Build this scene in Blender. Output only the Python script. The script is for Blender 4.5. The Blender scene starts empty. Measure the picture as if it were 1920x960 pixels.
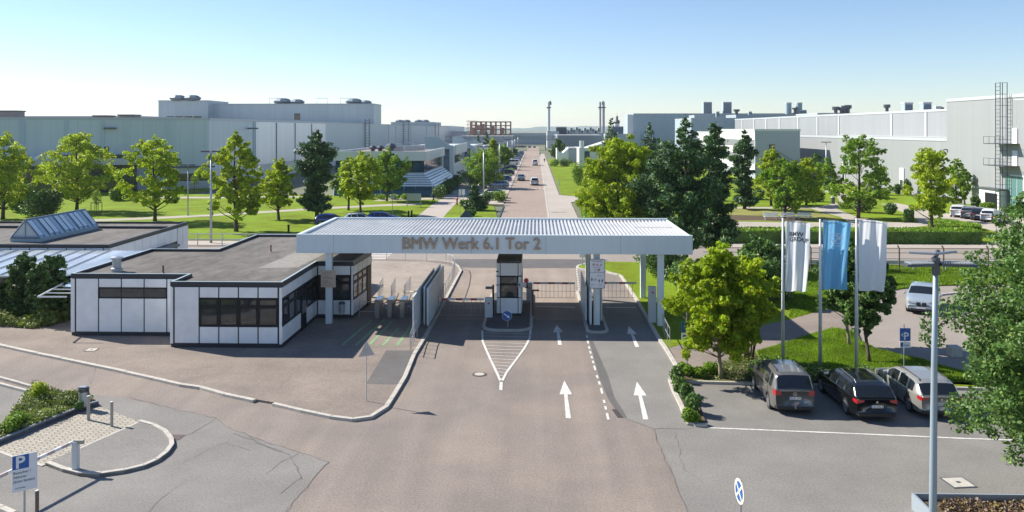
import bpy, bmesh, math, random
import numpy as np
from mathutils import Vector, Matrix
random.seed(7)
R = math.radians
S = bpy.context.scene
COL = S.collection
# ---------------------------------------------------------------- camera
F = 1550.0; H = 12.0; HY = 242.0
TH = math.atan(45 / F); CS = math.cos(TH); SN = math.sin(TH)
cd = bpy.data.cameras.new('camera'); cam = bpy.data.objects.new('camera', cd); COL.objects.link(cam)
cd.sensor_width = 36; cd.lens = F / 1920 * 36; cd.shift_y = -(480 - HY) / 1920
cd.clip_start = 0.5; cd.clip_end = 20000
cam.location = (0, 0, H); cam.rotation_euler = (R(90), 0, TH)
S.camera = cam
# ---------------------------------------------------------------- light
SUN = Vector((-1.207, 0.535, 1.0)).normalized()
w = bpy.data.worlds.new('World'); S.world = w; w.use_nodes = True
nt = w.node_tree; bg = nt.nodes['Background']
sky = nt.nodes.new('ShaderNodeTexSky'); sky.sky_type = 'NISHITA'; sky.sun_disc = False
sky.sun_elevation = math.asin(SUN.z); sky.sun_rotation = math.atan2(SUN.x, SUN.y)
sky.altitude = 400; sky.air_density = 1.0; sky.dust_density = 0.05; sky.ozone_density = 2.2
tn = nt.nodes.new('ShaderNodeMix'); tn.data_type = 'RGBA'; tn.blend_type = 'MULTIPLY'; tn.inputs[0].default_value = 1; tn.inputs[7].default_value = (0.87, 0.915, 1.02, 1)
nt.links.new(sky.outputs[0], tn.inputs[6]); nt.links.new(tn.outputs[2], bg.inputs[0]); bg.inputs[1].default_value = 0.086
sl = bpy.data.lights.new('sun', 'SUN'); sl.energy = 5.0; sl.angle = R(0.53); sl.color = (1.0, 0.94, 0.84)
so = bpy.data.objects.new('sun', sl); COL.objects.link(so); so.location = (0, 0, 60)
so.rotation_euler = SUN.to_track_quat('Z', 'Y').to_euler()
S.view_settings.view_transform = 'Standard'; S.view_settings.look = 'None'
S.view_settings.exposure = 0.80; S.view_settings.gamma = 1
S.view_settings.use_curve_mapping = False
S.render.resolution_x = 1024; S.render.resolution_y = 512
try: S.cycles.max_bounces = 6; S.cycles.transparent_max_bounces = 6
except Exception: pass

# ---------------------------------------------------------------- helpers
def P(px, py, z=0):
    d = F * (H - z) / (py - HY); X = (px - 960) * d / F
    return (X * CS - d * SN, X * SN + d * CS)
def XA(px, y):
    t = (px - 960) / F; d = y / (CS + t * SN); return d * (t * CS - SN)
def YB(px, x):
    t = (px - 960) / F; return x * (CS + t * SN) / (t * CS - SN)
def ZA(py, x, y):
    d = -x * SN + y * CS; return H - (py - HY) * d / F
def PP(lst, z=0): return [P(a, b, z) for a, b in lst]

MATS = {}
def mat(name, col, rough=0.6, metal=0.0, var=0.0, scale=2.0, bump=0.0, bscale=20.0, var2=0.0, scale2=0.15, coat=0.0, spec=0.5, tint=None, stretch=None, emit=None, ribs=None, streak=0):
    if name in MATS: return MATS[name]
    m = bpy.data.materials.new(name); m.use_nodes = True; n = m.node_tree; b = n.nodes['Principled BSDF']
    c = (*col, 1); b.inputs['Base Color'].default_value = c
    b.inputs['Roughness'].default_value = rough; b.inputs['Metallic'].default_value = metal
    b.inputs['Specular IOR Level'].default_value = spec; b.inputs['Coat Weight'].default_value = coat
    if var or var2 or bump or ribs or streak:
        tc = n.nodes.new('ShaderNodeTexCoord'); src = tc.outputs['Object']
        if stretch:
            mp = n.nodes.new('ShaderNodeMapping'); mp.inputs['Scale'].default_value = stretch
            n.links.new(src, mp.inputs[0]); src = mp.outputs[0]
        cur = None
        for v, sc, t2 in ((var, scale, None), (var2, scale2, tint)):
            if not v: continue
            no = n.nodes.new('ShaderNodeTexNoise'); no.inputs['Scale'].default_value = sc; no.inputs['Detail'].default_value = 5
            no.inputs['Roughness'].default_value = 0.65
            n.links.new(src, no.inputs[0])
            rp = n.nodes.new('ShaderNodeValToRGB'); n.links.new(no.outputs[0], rp.inputs[0])
            lo = tuple((1 - v) * x for x in (t2 or (1, 1, 1))); hi = tuple((1 + v) for x in (1, 1, 1))
            rp.color_ramp.elements[0].position = 0.32; rp.color_ramp.elements[1].position = 0.68
            rp.color_ramp.elements[0].color = (*lo, 1); rp.color_ramp.elements[1].color = (*hi, 1)
            mx = n.nodes.new('ShaderNodeMix'); mx.data_type = 'RGBA'; mx.blend_type = 'MULTIPLY'; mx.inputs[0].default_value = 1
            if cur is None: mx.inputs[6].default_value = c
            else: n.links.new(cur, mx.inputs[6])
            n.links.new(rp.outputs[0], mx.inputs[7]); cur = mx.outputs[2]
        def mulby(cur, fac):
            mx = n.nodes.new('ShaderNodeMix'); mx.data_type = 'RGBA'; mx.blend_type = 'MULTIPLY'; mx.inputs[0].default_value = 1
            if cur is None: mx.inputs[6].default_value = c
            else: n.links.new(cur, mx.inputs[6])
            n.links.new(fac, mx.inputs[7]); return mx.outputs[2]
        if streak:
            mp = n.nodes.new('ShaderNodeMapping'); mp.inputs['Scale'].default_value = (1.1, .05, 1); n.links.new(tc.outputs['Object'], mp.inputs[0])
            no = n.nodes.new('ShaderNodeTexNoise'); no.inputs['Scale'].default_value = .9; no.inputs['Detail'].default_value = 4; n.links.new(mp.outputs[0], no.inputs[0])
            mr = n.nodes.new('ShaderNodeMapRange'); mr.inputs[1].default_value = .3; mr.inputs[2].default_value = .7; mr.inputs[3].default_value = 1 - streak; mr.inputs[4].default_value = 1 + streak; n.links.new(no.outputs[0], mr.inputs[0]); cur = mulby(cur, mr.outputs[0])
        if ribs:
            sp = n.nodes.new('ShaderNodeSeparateXYZ'); n.links.new(tc.outputs['Object'], sp.inputs[0])
            ad = n.nodes.new('ShaderNodeMath'); ad.operation = 'ADD'; n.links.new(sp.outputs[0], ad.inputs[0]); n.links.new(sp.outputs[1], ad.inputs[1])
            for src_, per, wd, am in ((ad.outputs[0], ribs[0], ribs[1], ribs[2]), (sp.outputs[2], ribs[3], .05, ribs[2] * .8)):
                md = n.nodes.new('ShaderNodeMath'); md.operation = 'PINGPONG'; n.links.new(src_, md.inputs[0]); md.inputs[1].default_value = per / 2
                mr = n.nodes.new('ShaderNodeMapRange'); mr.inputs[1].default_value = 0; mr.inputs[2].default_value = wd; mr.inputs[3].default_value = 1 - am; mr.inputs[4].default_value = 1; n.links.new(md.outputs[0], mr.inputs[0]); cur = mulby(cur, mr.outputs[0])
        if cur: n.links.new(cur, b.inputs['Base Color'])
        if bump:
            no = n.nodes.new('ShaderNodeTexNoise'); no.inputs['Scale'].default_value = bscale; no.inputs['Detail'].default_value = 4
            n.links.new(src, no.inputs[0]); bp = n.nodes.new('ShaderNodeBump'); bp.inputs['Strength'].default_value = bump
            bp.inputs['Distance'].default_value = 0.05
            n.links.new(no.outputs[0], bp.inputs['Height']); n.links.new(bp.outputs[0], b.inputs['Normal'])
    if emit:
        b.inputs['Emission Color'].default_value = c; b.inputs['Emission Strength'].default_value = emit
    MATS[name] = m; return m

def leafmat(name, cols, trans=0.35, rough=0.5):
    if name in MATS: return MATS[name]
    m = bpy.data.materials.new(name); m.use_nodes = True; n = m.node_tree; n.nodes.clear()
    out = n.nodes.new('ShaderNodeOutputMaterial'); g = n.nodes.new('ShaderNodeNewGeometry')
    rp = n.nodes.new('ShaderNodeValToRGB'); n.links.new(g.outputs['Random Per Island'], rp.inputs[0])
    el = rp.color_ramp.elements; k = len(cols)
    el[0].position = 0; el[0].color = (*cols[0], 1); el[1].position = 1; el[1].color = (*cols[-1], 1)
    for i in range(1, k - 1):
        e = el.new(i / (k - 1)); e.color = (*cols[i], 1)
    tc = n.nodes.new('ShaderNodeTexCoord'); no = n.nodes.new('ShaderNodeTexNoise'); no.inputs['Scale'].default_value = 0.55; no.inputs['Detail'].default_value = 2
    n.links.new(tc.outputs['Object'], no.inputs[0])
    mr = n.nodes.new('ShaderNodeMapRange'); mr.inputs[1].default_value = 0.3; mr.inputs[2].default_value = 0.7; mr.inputs[3].default_value = 0.72; mr.inputs[4].default_value = 1.28
    n.links.new(no.outputs[0], mr.inputs[0])
    mx = n.nodes.new('ShaderNodeMix'); mx.data_type = 'RGBA'; mx.blend_type = 'MULTIPLY'; mx.inputs[0].default_value = 1
    n.links.new(rp.outputs[0], mx.inputs[6]); n.links.new(mr.outputs[0], mx.inputs[7])
    p = n.nodes.new('ShaderNodeBsdfPrincipled'); p.inputs['Roughness'].default_value = rough; p.inputs['Specular IOR Level'].default_value = 0.35
    t = n.nodes.new('ShaderNodeBsdfTranslucent'); ms = n.nodes.new('ShaderNodeMixShader'); ms.inputs[0].default_value = trans
    n.links.new(mx.outputs[2], p.inputs['Base Color']); n.links.new(mx.outputs[2], t.inputs['Color'])
    n.links.new(p.outputs[0], ms.inputs[1]); n.links.new(t.outputs[0], ms.inputs[2]); n.links.new(ms.outputs[0], out.inputs[0])
    MATS[name] = m; return m

def tag(o, label=None, cat=None, group=None, kind=None):
    if label: o['label'] = label
    if cat: o['category'] = cat
    if group: o['group'] = group
    if kind: o['kind'] = kind
    return o
def thing(name, label, cat, loc=(0, 0, 0), group=None, rz=0):
    o = bpy.data.objects.new(name, None); COL.objects.link(o); o.location = loc; o.rotation_euler = (0, 0, rz)
    o.empty_display_size = 0.3
    return tag(o, label, cat, group)
def org(o):
    v = Vector((0, 0, 0))
    while o is not None: v += o.location; o = o.parent
    return v
def link_mesh(name, me, m, parent=None, smooth=False):
    if m is not None:
        for x in (m if isinstance(m, (list, tuple)) else [m]): me.materials.append(x)
    o = bpy.data.objects.new(name, me); COL.objects.link(o); o.parent = parent
    if smooth: me.shade_smooth()
    return o
def kids(o): return [c for c in bpy.data.objects if c.parent == o]
def copy_tree(o, loc=None, rz=None, label=None):
    def rec(x, par):
        c = x.copy(); COL.objects.link(c)
        if par is not None: c.parent = par
        for ch in KID.get(x.name, []): rec(ch, c)
        return c
    r = rec(o, None)
    if loc is not None: r.location = loc
    if rz is not None: r.rotation_euler = (0, 0, rz)
    if label: r['label'] = label
    return r
KID = {}
def index_kids(o):
    KID[o.name] = [c for c in bpy.data.objects if c.parent == o]
    for c in KID[o.name]: index_kids(c)

class MB:
    def __init__(s): s.v = []; s.f = []; s.mi = []; s.cur = 0
    def add(s, vs, fs):
        b = len(s.v); s.v += [tuple(x) for x in vs]
        for f in fs: s.f.append(tuple(b + i for i in f)); s.mi.append(s.cur)
        return s
    def box(s, x0, x1, y0, y1, z0, z1):
        return s.add([(x0, y0, z0), (x1, y0, z0), (x1, y1, z0), (x0, y1, z0), (x0, y0, z1), (x1, y0, z1), (x1, y1, z1), (x0, y1, z1)],
                     [(0, 3, 2, 1), (4, 5, 6, 7), (0, 1, 5, 4), (1, 2, 6, 5), (2, 3, 7, 6), (3, 0, 4, 7)])
    def fbox(s, fr, u0, u1, n0, n1, z0, z1):
        ox, oy, ux, uy = fr; nx, ny = uy, -ux
        q = lambda u, n, z: (ox + u * ux + n * nx, oy + u * uy + n * ny, z)
        return s.add([q(u0, n1, z0), q(u1, n1, z0), q(u1, n0, z0), q(u0, n0, z0), q(u0, n1, z1), q(u1, n1, z1), q(u1, n0, z1), q(u0, n0, z1)],
                     [(0, 3, 2, 1), (4, 5, 6, 7), (0, 1, 5, 4), (1, 2, 6, 5), (2, 3, 7, 6), (3, 0, 4, 7)])
    def prism(s, poly, z0, z1):
        a = sum(poly[i][0] * poly[(i + 1) % len(poly)][1] - poly[(i + 1) % len(poly)][0] * poly[i][1] for i in range(len(poly)))
        if a < 0: poly = poly[::-1]
        n = len(poly)
        return s.add([(x, y, z0) for x, y in poly] + [(x, y, z1) for x, y in poly],
                     [tuple(range(n))[::-1], tuple(range(n, 2 * n))] + [(i, (i + 1) % n, n + (i + 1) % n, n + i) for i in range(n)])
    def prism_dir(s, poly3, d):
        n = len(poly3); d = Vector(d); a = [Vector(p) for p in poly3]
        return s.add(a + [p + d for p in a], [tuple(range(n))[::-1], tuple(range(n, 2 * n))] + [(i, (i + 1) % n, n + (i + 1) % n, n + i) for i in range(n)])
    def sheet(s, poly, z):
        a = sum(poly[i][0] * poly[(i + 1) % len(poly)][1] - poly[(i + 1) % len(poly)][0] * poly[i][1] for i in range(len(poly)))
        if a < 0: poly = poly[::-1]
        return s.add([(x, y, z) for x, y in poly], [tuple(range(len(poly)))])
    def tube(s, pts, r, n=8, cap=True):
        pts = [Vector(p) for p in pts]; k = len(pts); rs = r if isinstance(r, (list, tuple)) else [r] * k
        vs = []; fs = []
        for i, p in enumerate(pts):
            d = (pts[min(i + 1, k - 1)] - pts[max(i - 1, 0)]).normalized()
            a = d.cross(Vector((0, 0, 1)))
            a = a.normalized() if a.length > 1e-3 else Vector((1, 0, 0)); b = a.cross(d)
            for j in range(n):
                t = 2 * math.pi * j / n; vs.append(p + (a * math.cos(t) + b * math.sin(t)) * rs[i])
        for i in range(k - 1):
            for j in range(n):
                q = i * n + j; q2 = i * n + (j + 1) % n; fs.append((q, q + n, q2 + n, q2))
        if cap: fs.append(tuple(range(n))); fs.append(tuple(range((k - 1) * n, k * n))[::-1])
        return s.add(vs, fs)
    def lathe(s, c, prof, n=16):
        vs = []; fs = []; k = len(prof)
        for r, z in prof:
            for j in range(n):
                t = 2 * math.pi * j / n; vs.append((c[0] + r * math.cos(t), c[1] + r * math.sin(t), c[2] + z))
        for i in range(k - 1):
            for j in range(n):
                fs.append((i * n + j, i * n + (j + 1) % n, (i + 1) * n + (j + 1) % n, (i + 1) * n + j))
        fs.append(tuple(range(n))[::-1]); fs.append(tuple(range((k - 1) * n, k * n)))
        return s.add(vs, fs)
    def build(s, name, m, parent=None, smooth=False, bevel=0, loc=None):
        """vertices are in world coordinates; parent has no rotation"""
        o0 = org(parent) if parent is not None else Vector(loc or (0, 0, 0))
        me = bpy.data.meshes.new(name); me.from_pydata([tuple(Vector(v) - o0) for v in s.v], [], s.f)
        o = link_mesh(name, me, m, parent, smooth)
        if parent is None: o.location = o0
        if any(s.mi): me.polygons.foreach_set('material_index', s.mi)
        me.update()
        if bevel:
            b = bmesh.new(); b.from_mesh(me)
            bmesh.ops.bevel(b, geom=b.edges[:], offset=bevel, segments=1, affect='EDGES', clamp_overlap=True)
            b.to_mesh(me); b.free()
        return o
def each(name, mbs, m, parent):
    for x in mbs: x.build(name, m, parent)
def struct(name, mb, m, smooth=False): return tag(mb.build(name, m, smooth=smooth), kind='structure')

def text(s, size, mat_, parent, loc, rot, name='lettering', depth=0.01, sx=1.0, align='LEFT', bold=0.0, thick=0.0):
    cu = bpy.data.curves.new('t', 'FONT'); cu.body = s; cu.size = size; cu.extrude = depth; cu.align_x = align; cu.offset = bold
    cu.resolution_u = 3
    to = bpy.data.objects.new('t', cu); COL.objects.link(to)
    dg = bpy.context.evaluated_depsgraph_get(); me = bpy.data.meshes.new_from_object(to.evaluated_get(dg))
    bpy.data.objects.remove(to); bpy.data.curves.remove(cu)
    me.materials.clear(); me.transform(Matrix.Diagonal((sx, 1, 1, 1)))
    if thick:
        b = bmesh.new()
        for k, dx in enumerate((0, -thick, thick)):
            m2 = me.copy(); m2.transform(Matrix.Translation((dx, 0, 0)) @ Matrix.Diagonal((1, 1, 1 + .06 * k, 1))); b.from_mesh(m2)
        b.to_mesh(me); b.free()
    o = link_mesh(name, me, mat_, parent)
    o0 = org(parent) if parent is not None else Vector((0, 0, 0))
    o.location = Vector(loc) - o0; o.rotation_euler = rot
    return o

# ---------------------------------------------------------------- materials
ASPH = mat('asphalt_warm', (0.242, 0.203, 0.172), 0.92, var=0.24, scale=13, streak=.09, bump=0.25, bscale=60, var2=0.13, scale2=0.22, tint=(0.96, 0.98, 1.05), spec=0.25)
ASPG = mat('asphalt_grey', (0.218, 0.207, 0.192), 0.92, var=0.2, scale=13, bump=0.25, bscale=60, var2=0.12, scale2=0.3, spec=0.25)
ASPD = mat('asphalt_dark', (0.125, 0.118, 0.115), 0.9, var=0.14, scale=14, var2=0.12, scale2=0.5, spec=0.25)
ASPL = mat('asphalt_plaza', (0.235, 0.196, 0.166), 0.92, var=0.22, scale=13, bump=0.2, bscale=60, var2=0.16, scale2=0.35, tint=(0.98, 0.98, 1.0), spec=0.25)
ROADP = mat('road_pink', (0.31, 0.245, 0.205), 0.92, var=0.1, scale=3, var2=0.1, scale2=0.08, spec=0.25, stretch=(1, .2, 1))
PAVE = mat('pavement_pale', (0.40, 0.355, 0.31), 0.9, var=0.08, scale=3, var2=0.08, scale2=0.1, spec=0.3)
PATH = mat('path_gravel', (0.40, 0.36, 0.31), 0.95, var=0.1, scale=4, var2=0.1, scale2=0.2, spec=0.2)
KERB = mat('kerb_concrete', (0.46, 0.43, 0.38), 0.85, var=0.14, scale=5, bump=0.2, bscale=40)
PAINT = mat('road_paint', (0.60, 0.585, 0.55), 0.8, var=0.25, scale=7, var2=.15, scale2=.9)
GPAINT = mat('green_paint', (0.20, 0.33, 0.17), 0.8, var=0.25, scale=6)
LAWN = mat('lawn_green', (0.145, 0.235, 0.010), 0.95, var=0.28, scale=7, bump=0.6, bscale=25, var2=0.30, scale2=0.22, tint=(1.35, 1.0, 1.0), spec=0.15)
LAWND = mat('lawn_dry', (0.24, 0.235, 0.07), 0.95, var=0.25, scale=5, var2=0.2, scale2=0.3, spec=0.15)
EARTH = mat('earth_brown', (0.11, 0.085, 0.055), 0.95, var=0.35, scale=6, bump=0.6, bscale=20, spec=0.15)
CRACK = mat('joint_tar', (0.135, 0.122, 0.11), 0.9)
WHITE = mat('panel_white', (0.80, 0.82, 0.83), 0.35, var=0.05, scale=1.2, var2=0.05, scale2=0.3)
DARK = mat('trim_dark', (0.022, 0.026, 0.036), 0.4)
BLKFR = mat('frame_black', (0.012, 0.013, 0.017), 0.5, spec=.25)
GLASS = mat('glass_dark', (0.035, 0.04, 0.042), 0.04, spec=0.9, var=.5, scale=.9)
GLASSB = mat('glass_blue', (0.02, 0.06, 0.12), 0.06, spec=0.9)
GLASSL = mat('glass_light', (0.42, 0.54, 0.60), 0.12, spec=1.0, metal=0.2)
ROOFD = mat('roof_felt', (0.125, 0.115, 0.105), 0.9, var=0.22, scale=1.6, bump=0.2, bscale=30, var2=0.28, scale2=0.2, spec=0.3, stretch=(1.2, .5, 1))
FASC = mat('fascia_metal', (0.68, 0.755, 0.775), 0.4, var=0.03, scale=0.8, var2=.03, scale2=1.5, stretch=(1,1,.15))
CORR = mat('corrugated_metal', (0.50, 0.515, 0.53), 0.5, metal=0.0, var=0.12, scale=0.7)
STEEL = mat('galvanised_steel', (0.42, 0.45, 0.48), 0.38, metal=0.55, var=0.06, scale=4)
DSTEEL = mat('dark_steel', (0.09, 0.10, 0.115), 0.4, metal=0.3)
BRUSH = mat('brushed_steel', (0.5, 0.5, 0.5), 0.25, metal=0.9)
CHROME = mat('polished_letter', (0.34, 0.33, 0.315), 0.08, metal=1.0, bump=.3, bscale=1.5)
CLAD = mat('cladding_grey', (0.47, 0.545, 0.57), 0.4, metal=0.1, ribs=(3.0, .12, .14, 7.1), var=0.05, scale=0.5, var2=0.06, scale2=0.02, stretch=(1, 1, .05))
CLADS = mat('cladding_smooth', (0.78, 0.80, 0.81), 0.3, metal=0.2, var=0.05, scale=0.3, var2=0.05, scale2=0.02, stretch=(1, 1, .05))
CLADR = mat('cladding_silver', (0.32, 0.335, 0.34), 0.42, metal=0.1, ribs=(2.4, .1, .1, 5.2), var=0.04, scale=0.5, var2=0.05, scale2=0.02, stretch=(1, 1, .05))
CLADW = mat('cladding_white', (0.60, 0.62, 0.625), 0.45, ribs=(4.1, .08, .07, 6.3), var=0.04, scale=0.3)
CLADB = mat('cladding_blue', (0.36, 0.45, 0.48), 0.5, ribs=(3.2, .1, .1, 4.1), var=0.05, scale=0.3)
BEIGE = mat('render_beige', (0.46, 0.47, 0.46), 0.7, var=0.04, scale=0.5)
RUST = mat('rust_steel', (0.30, 0.17, 0.12), 0.8, var=0.2, scale=0.4)
BARK = mat('bark', (0.085, 0.068, 0.052), 0.9, var=0.3, scale=6, bump=0.6, bscale=18, stretch=(1, 1, .3))
BARKP = mat('bark_pale', (0.26, 0.21, 0.15), 0.9, var=0.3, scale=6, bump=0.6, bscale=18, stretch=(1, 1, .3))
BLUES = mat('sign_blue', (0.012, 0.10, 0.36), 0.4)
SWHITE = mat('sign_white', (0.76, 0.77, 0.78), 0.4)
SBLACK = mat('sign_black', (0.02, 0.02, 0.025), 0.5)
SRED = mat('sign_red', (0.45, 0.03, 0.035), 0.4)
RED = mat('barrier_red', (0.50, 0.05, 0.04), 0.45)
YL = leafmat('leaf_yellow_green', [(0.15, 0.25, 0.012), (0.28, 0.42, 0.014), (0.36, 0.49, 0.018), (0.44, 0.46, 0.022), (0.22, 0.36, 0.013)], 0.52)
YL2 = leafmat('leaf_spring_green', [(0.166, 0.273, 0.018), (0.332, 0.454, 0.023), (0.439, 0.544, 0.027), (0.514, 0.559, 0.039), (0.257, 0.378, 0.022)], 0.48)
ML = leafmat('leaf_mid_green', [(0.092, 0.203, 0.020), (0.151, 0.288, 0.024), (0.236, 0.389, 0.030), (0.355, 0.456, 0.034)], 0.42)
DL = leafmat('leaf_dark_green', [(0.046, 0.115, 0.025), (0.084, 0.179, 0.038), (0.126, 0.232, 0.046), (0.190, 0.274, 0.062)], 0.28)
PN = leafmat('needle_green', [(0.025, 0.070, 0.029), (0.046, 0.108, 0.042), (0.075, 0.156, 0.046), (0.146, 0.250, 0.055)], 0.15)
YN = leafmat('needle_yew', [(0.041, 0.091, 0.024), (0.072, 0.143, 0.032), (0.122, 0.204, 0.041)], 0.15)
GC = leafmat('groundcover_leaf', [(0.09, 0.15, 0.02), (0.17, 0.23, 0.05), (0.30, 0.34, 0.18), (0.12, 0.20, 0.02), (0.26, 0.28, 0.03), (0.10, 0.18, 0.02)], 0.35)
GRB = leafmat('grass_blade', [(0.14, 0.24, 0.012), (0.19, 0.32, 0.015), (0.25, 0.36, 0.025)], 0.5)
DRYL = leafmat('dry_leaf', [(0.10, 0.06, 0.05), (0.22, 0.15, 0.08), (0.30, 0.22, 0.06), (0.16, 0.10, 0.10), (0.3, 0.25, 0.2)], 0.1)

# ================================================================ GROUND
struct('ground', MB().sheet([(-3000, -60), (3000, -60), (3000, 7000), (-3000, 7000)], -0.03),
       mat('far_ground', (0.13, 0.14, 0.085), 0.95, var=0.2, scale=0.05))
def sheet(name, poly, z, m): return struct(name, MB().sheet(poly, z), m)
sheet('asphalt_forecourt', [(-95, 4), (75, 4), (75, 98), (-95, 98)], 0.0, ASPH)
sheet('road', [(-5.05, 98), (1.66, 98), (1.66, 560), (-5.05, 560)], 0.0, ROADP)
sheet('cross_road', [(-94, 74), (74, 74), (74, 83.5), (-94, 83.5)], 0.004, mat('asphalt_cross', (0.27, 0.235, 0.205), 0.92, var=0.1, scale=4, var2=0.1, scale2=0.1))
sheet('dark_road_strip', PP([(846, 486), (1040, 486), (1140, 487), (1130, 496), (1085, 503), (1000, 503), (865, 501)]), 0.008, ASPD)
sheet('pavement', [(1.8, 98), (6.6, 98), (5.65, 112), (5.7, 135), (7.5, 138), (7.5, 147), (4.2, 150), (4.0, 400), (1.8, 400)], 0.05, PAVE)
struct('kerb', MB().box(1.62, 1.82, 90, 400, 0, 0.08), KERB)
sheet('asphalt_patch', PP([(225, 746), (406, 783), (430, 803), (539, 841), (617, 865), (533, 960), (430, 1150), (-500, 1500), (-700, 900), (-300, 690)]), 0.004, ASPG)
sheet('right_lane_asphalt', PP([(1099, 560), (1099, 625), (1105, 660), (1122, 705), (1140, 745), (1168, 784), (1226, 804), (1260, 880), (1288, 960), (1350, 1200), (3400, 1200), (3400, 800), (1326, 801), (1300, 801), (1273, 762), (1255, 700), (1274, 692), (1239, 637), (1197, 565)]), 0.004, ASPG)
sheet('parking_bay', PP([(1292, 717), (1396, 721), (1509, 724), (1745, 729), (2500, 745), (2500, 842), (1793, 822), (1600, 814), (1327, 803)]), 0.008, mat('asphalt_parking', (0.20, 0.19, 0.175), 0.9, var=0.14, scale=14, var2=0.12, scale2=0.5, spec=0.25))
sheet('drain_strip', PP([(1105, 640), (1112, 640), (1140, 705), (1152, 745), (1176, 783), (1165, 784), (1140, 748), (1124, 709)]), 0.008, ASPD)
sheet('repair_patch', PP([(724, 657), (776, 657), (764, 690), (759, 705), (745, 721), (686, 720)], 0.1), 0.104, ASPD)

PLZ = [(-1500, 560), (-300, 590), (0, 648), (73, 664), (217, 694), (344, 723), (380, 728), (426, 741), (481, 753), (516, 759), (571, 772), (624, 783), (663, 788), (692, 784), (720, 766), (738, 738), (755, 710), (773, 667), (793, 635), (812, 601), (830, 568), (862, 509), (856, 500), (847, 494.5), (830, 491.5), (802, 489.5), (735, 487.5), (640, 487)]
plz = [P(a, b, 0) for a, b in PLZ] + [(-50, 74.5), (-94, 74.5), (-94, 60)]
struct('raised_pavement', MB().prism(plz, -0.02, 0.1), ASPL)
def kerb(pts, w=0.16, h=0.12, seg=1.0, name='kerb', side=1, m=KERB):
    """row of kerb stones along a polyline of world points"""
    mb = MB(); L = []; 
    for i in range(len(pts) - 1):
        a = Vector(pts[i]); b = Vector(pts[i + 1]); n = max(1, round((b - a).length / seg))
        for k in range(n): L.append((a.lerp(b, k / n), a.lerp(b, (k + 1) / n)))
    dirs = [(b - a).normalized() for a, b in L]
    nr = []
    for i in range(len(L) + 1):
        d = dirs[min(i, len(L) - 1)] + dirs[max(i - 1, 0)]; d.normalize(); nr.append(Vector((d.y, -d.x)) * side)
    for i, (a, b) in enumerate(L):
        g = 0.012; a2 = a + dirs[i] * g; b2 = b - dirs[i] * g
        hh = h + random.uniform(-.006, .006)
        mb.prism([tuple(a2), tuple(b2), tuple(b2 + nr[i + 1] * w), tuple(a2 + nr[i] * w)], -0.01, hh)
    return struct(name, mb, m)
kerb([P(a, b) for a, b in PLZ[1:9]], side=1, w=0.22)
kerb([P(a, b) for a, b in PLZ[9:26]], side=1, w=0.2)
sheet('inner_yard', [P(a, b, .1) for a, b in ((697, 489), (800, 491), (840, 496), (854, 505), (840, 535), (824, 562), (697, 562))], .104, mat('yard_concrete', (.31, .265, .225), .9, var=.12, scale=2, var2=.12, scale2=.3, spec=.25))
sheet('inner_road', PP([(868, 503), (1078, 503), (1083, 548), (1092, 600), (1000, 600), (996, 552), (905, 600), (835, 600), (850, 560)]), .006, mat('road_inner', (.285, .235, .195), .92, var=.14, scale=9, streak=.1, var2=.12, scale2=.3, spec=.25))
# painted markings -----------------------------------------------------------
mk = MB()
ZM = 0.014
def band(pts, w, z=ZM, mb=None):
    mb = mb or mk; pts = [Vector(p) for p in pts]; nr = []
    for i in range(len(pts)):
        d = (pts[min(i + 1, len(pts) - 1)] - pts[max(i - 1, 0)]).normalized(); nr.append(Vector((-d.y, d.x)))
    for i in range(len(pts) - 1):
        mb.sheet([tuple(pts[i] - nr[i] * w / 2), tuple(pts[i + 1] - nr[i + 1] * w / 2), tuple(pts[i + 1] + nr[i + 1] * w / 2), tuple(pts[i] + nr[i] * w / 2)], z)
lf = [(904, 620), (905, 640), (911, 655), (920, 675), (932, 700), (939, 716)]
rt = [(995, 618), (993, 635), (984, 652), (968, 674), (950, 698), (941, 716)]
band(PP(lf), 0.12); band(PP(rt), 0.12); band(PP([(940, 714), (939, 732)]), 0.15)
def ix(pl, y):
    for (a, b), (c, d) in zip(pl, pl[1:]):
        if b <= y <= d: return a + (c - a) * (y - b) / (d - b)
    return pl[-1][0]
for k in range(15):
    y = 624 + k * 6.1
    a = ix(lf, y) + 1.5; b = ix(rt, y + 2) - 1.5
    if b - a > 3: band(PP([(a, y), (b, y + 2.2)]), 0.055)
struct('lane_hatching', mk, PAINT)
def arrow(px, py0, py1, lean, name):
    x0, y0 = P(px + lean, py1); x1, y1 = P(px, py0); d = (Vector((x1, y1)) - Vector((x0, y0))); L = d.length; d.normalize(); n = Vector((-d.y, d.x))
    hl = L * 0.40; o = Vector((x0, y0)); q = lambda a, b: tuple(o + d * a + n * b)
    m = MB().sheet([q(0, -.11), q(0, .11), q(L - hl, .075), q(L - hl, .29), q(L, 0), q(L - hl, -.29), q(L - hl, -.075)], ZM)
    return struct(name, m, PAINT)
arrow(1058, 714, 785, 8, 'painted_arrow'); arrow(1194, 716, 787, 17, 'painted_arrow')
arrow(1044, 609, 647, 6, 'painted_arrow'); arrow(1179, 612, 651, 16, 'painted_arrow')
dm = MB()
dl = [(1100, 629), (1104, 650), (1109, 668), (1114, 686), (1119, 704), (1127, 728), (1132, 750), (1138, 775), (1144, 800)]
wl = PP(dl)
for (a, b) in zip(wl, wl[1:]):
    a = Vector(a); b = Vector(b); n = max(1, int((b - a).length / 0.85))
    for k in range(n): band([a.lerp(b, k / n), a.lerp(b, (k + .5) / n)], 0.10, ZM, dm)
struct('dashed_line', dm, PAINT)
dm = MB()
for k in range(13): band([P(1081 + k * .38, 505 + k * 3.2), P(1081.3 + k * .38, 506.6 + k * 3.2)], 0.14, ZM, dm)
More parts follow.
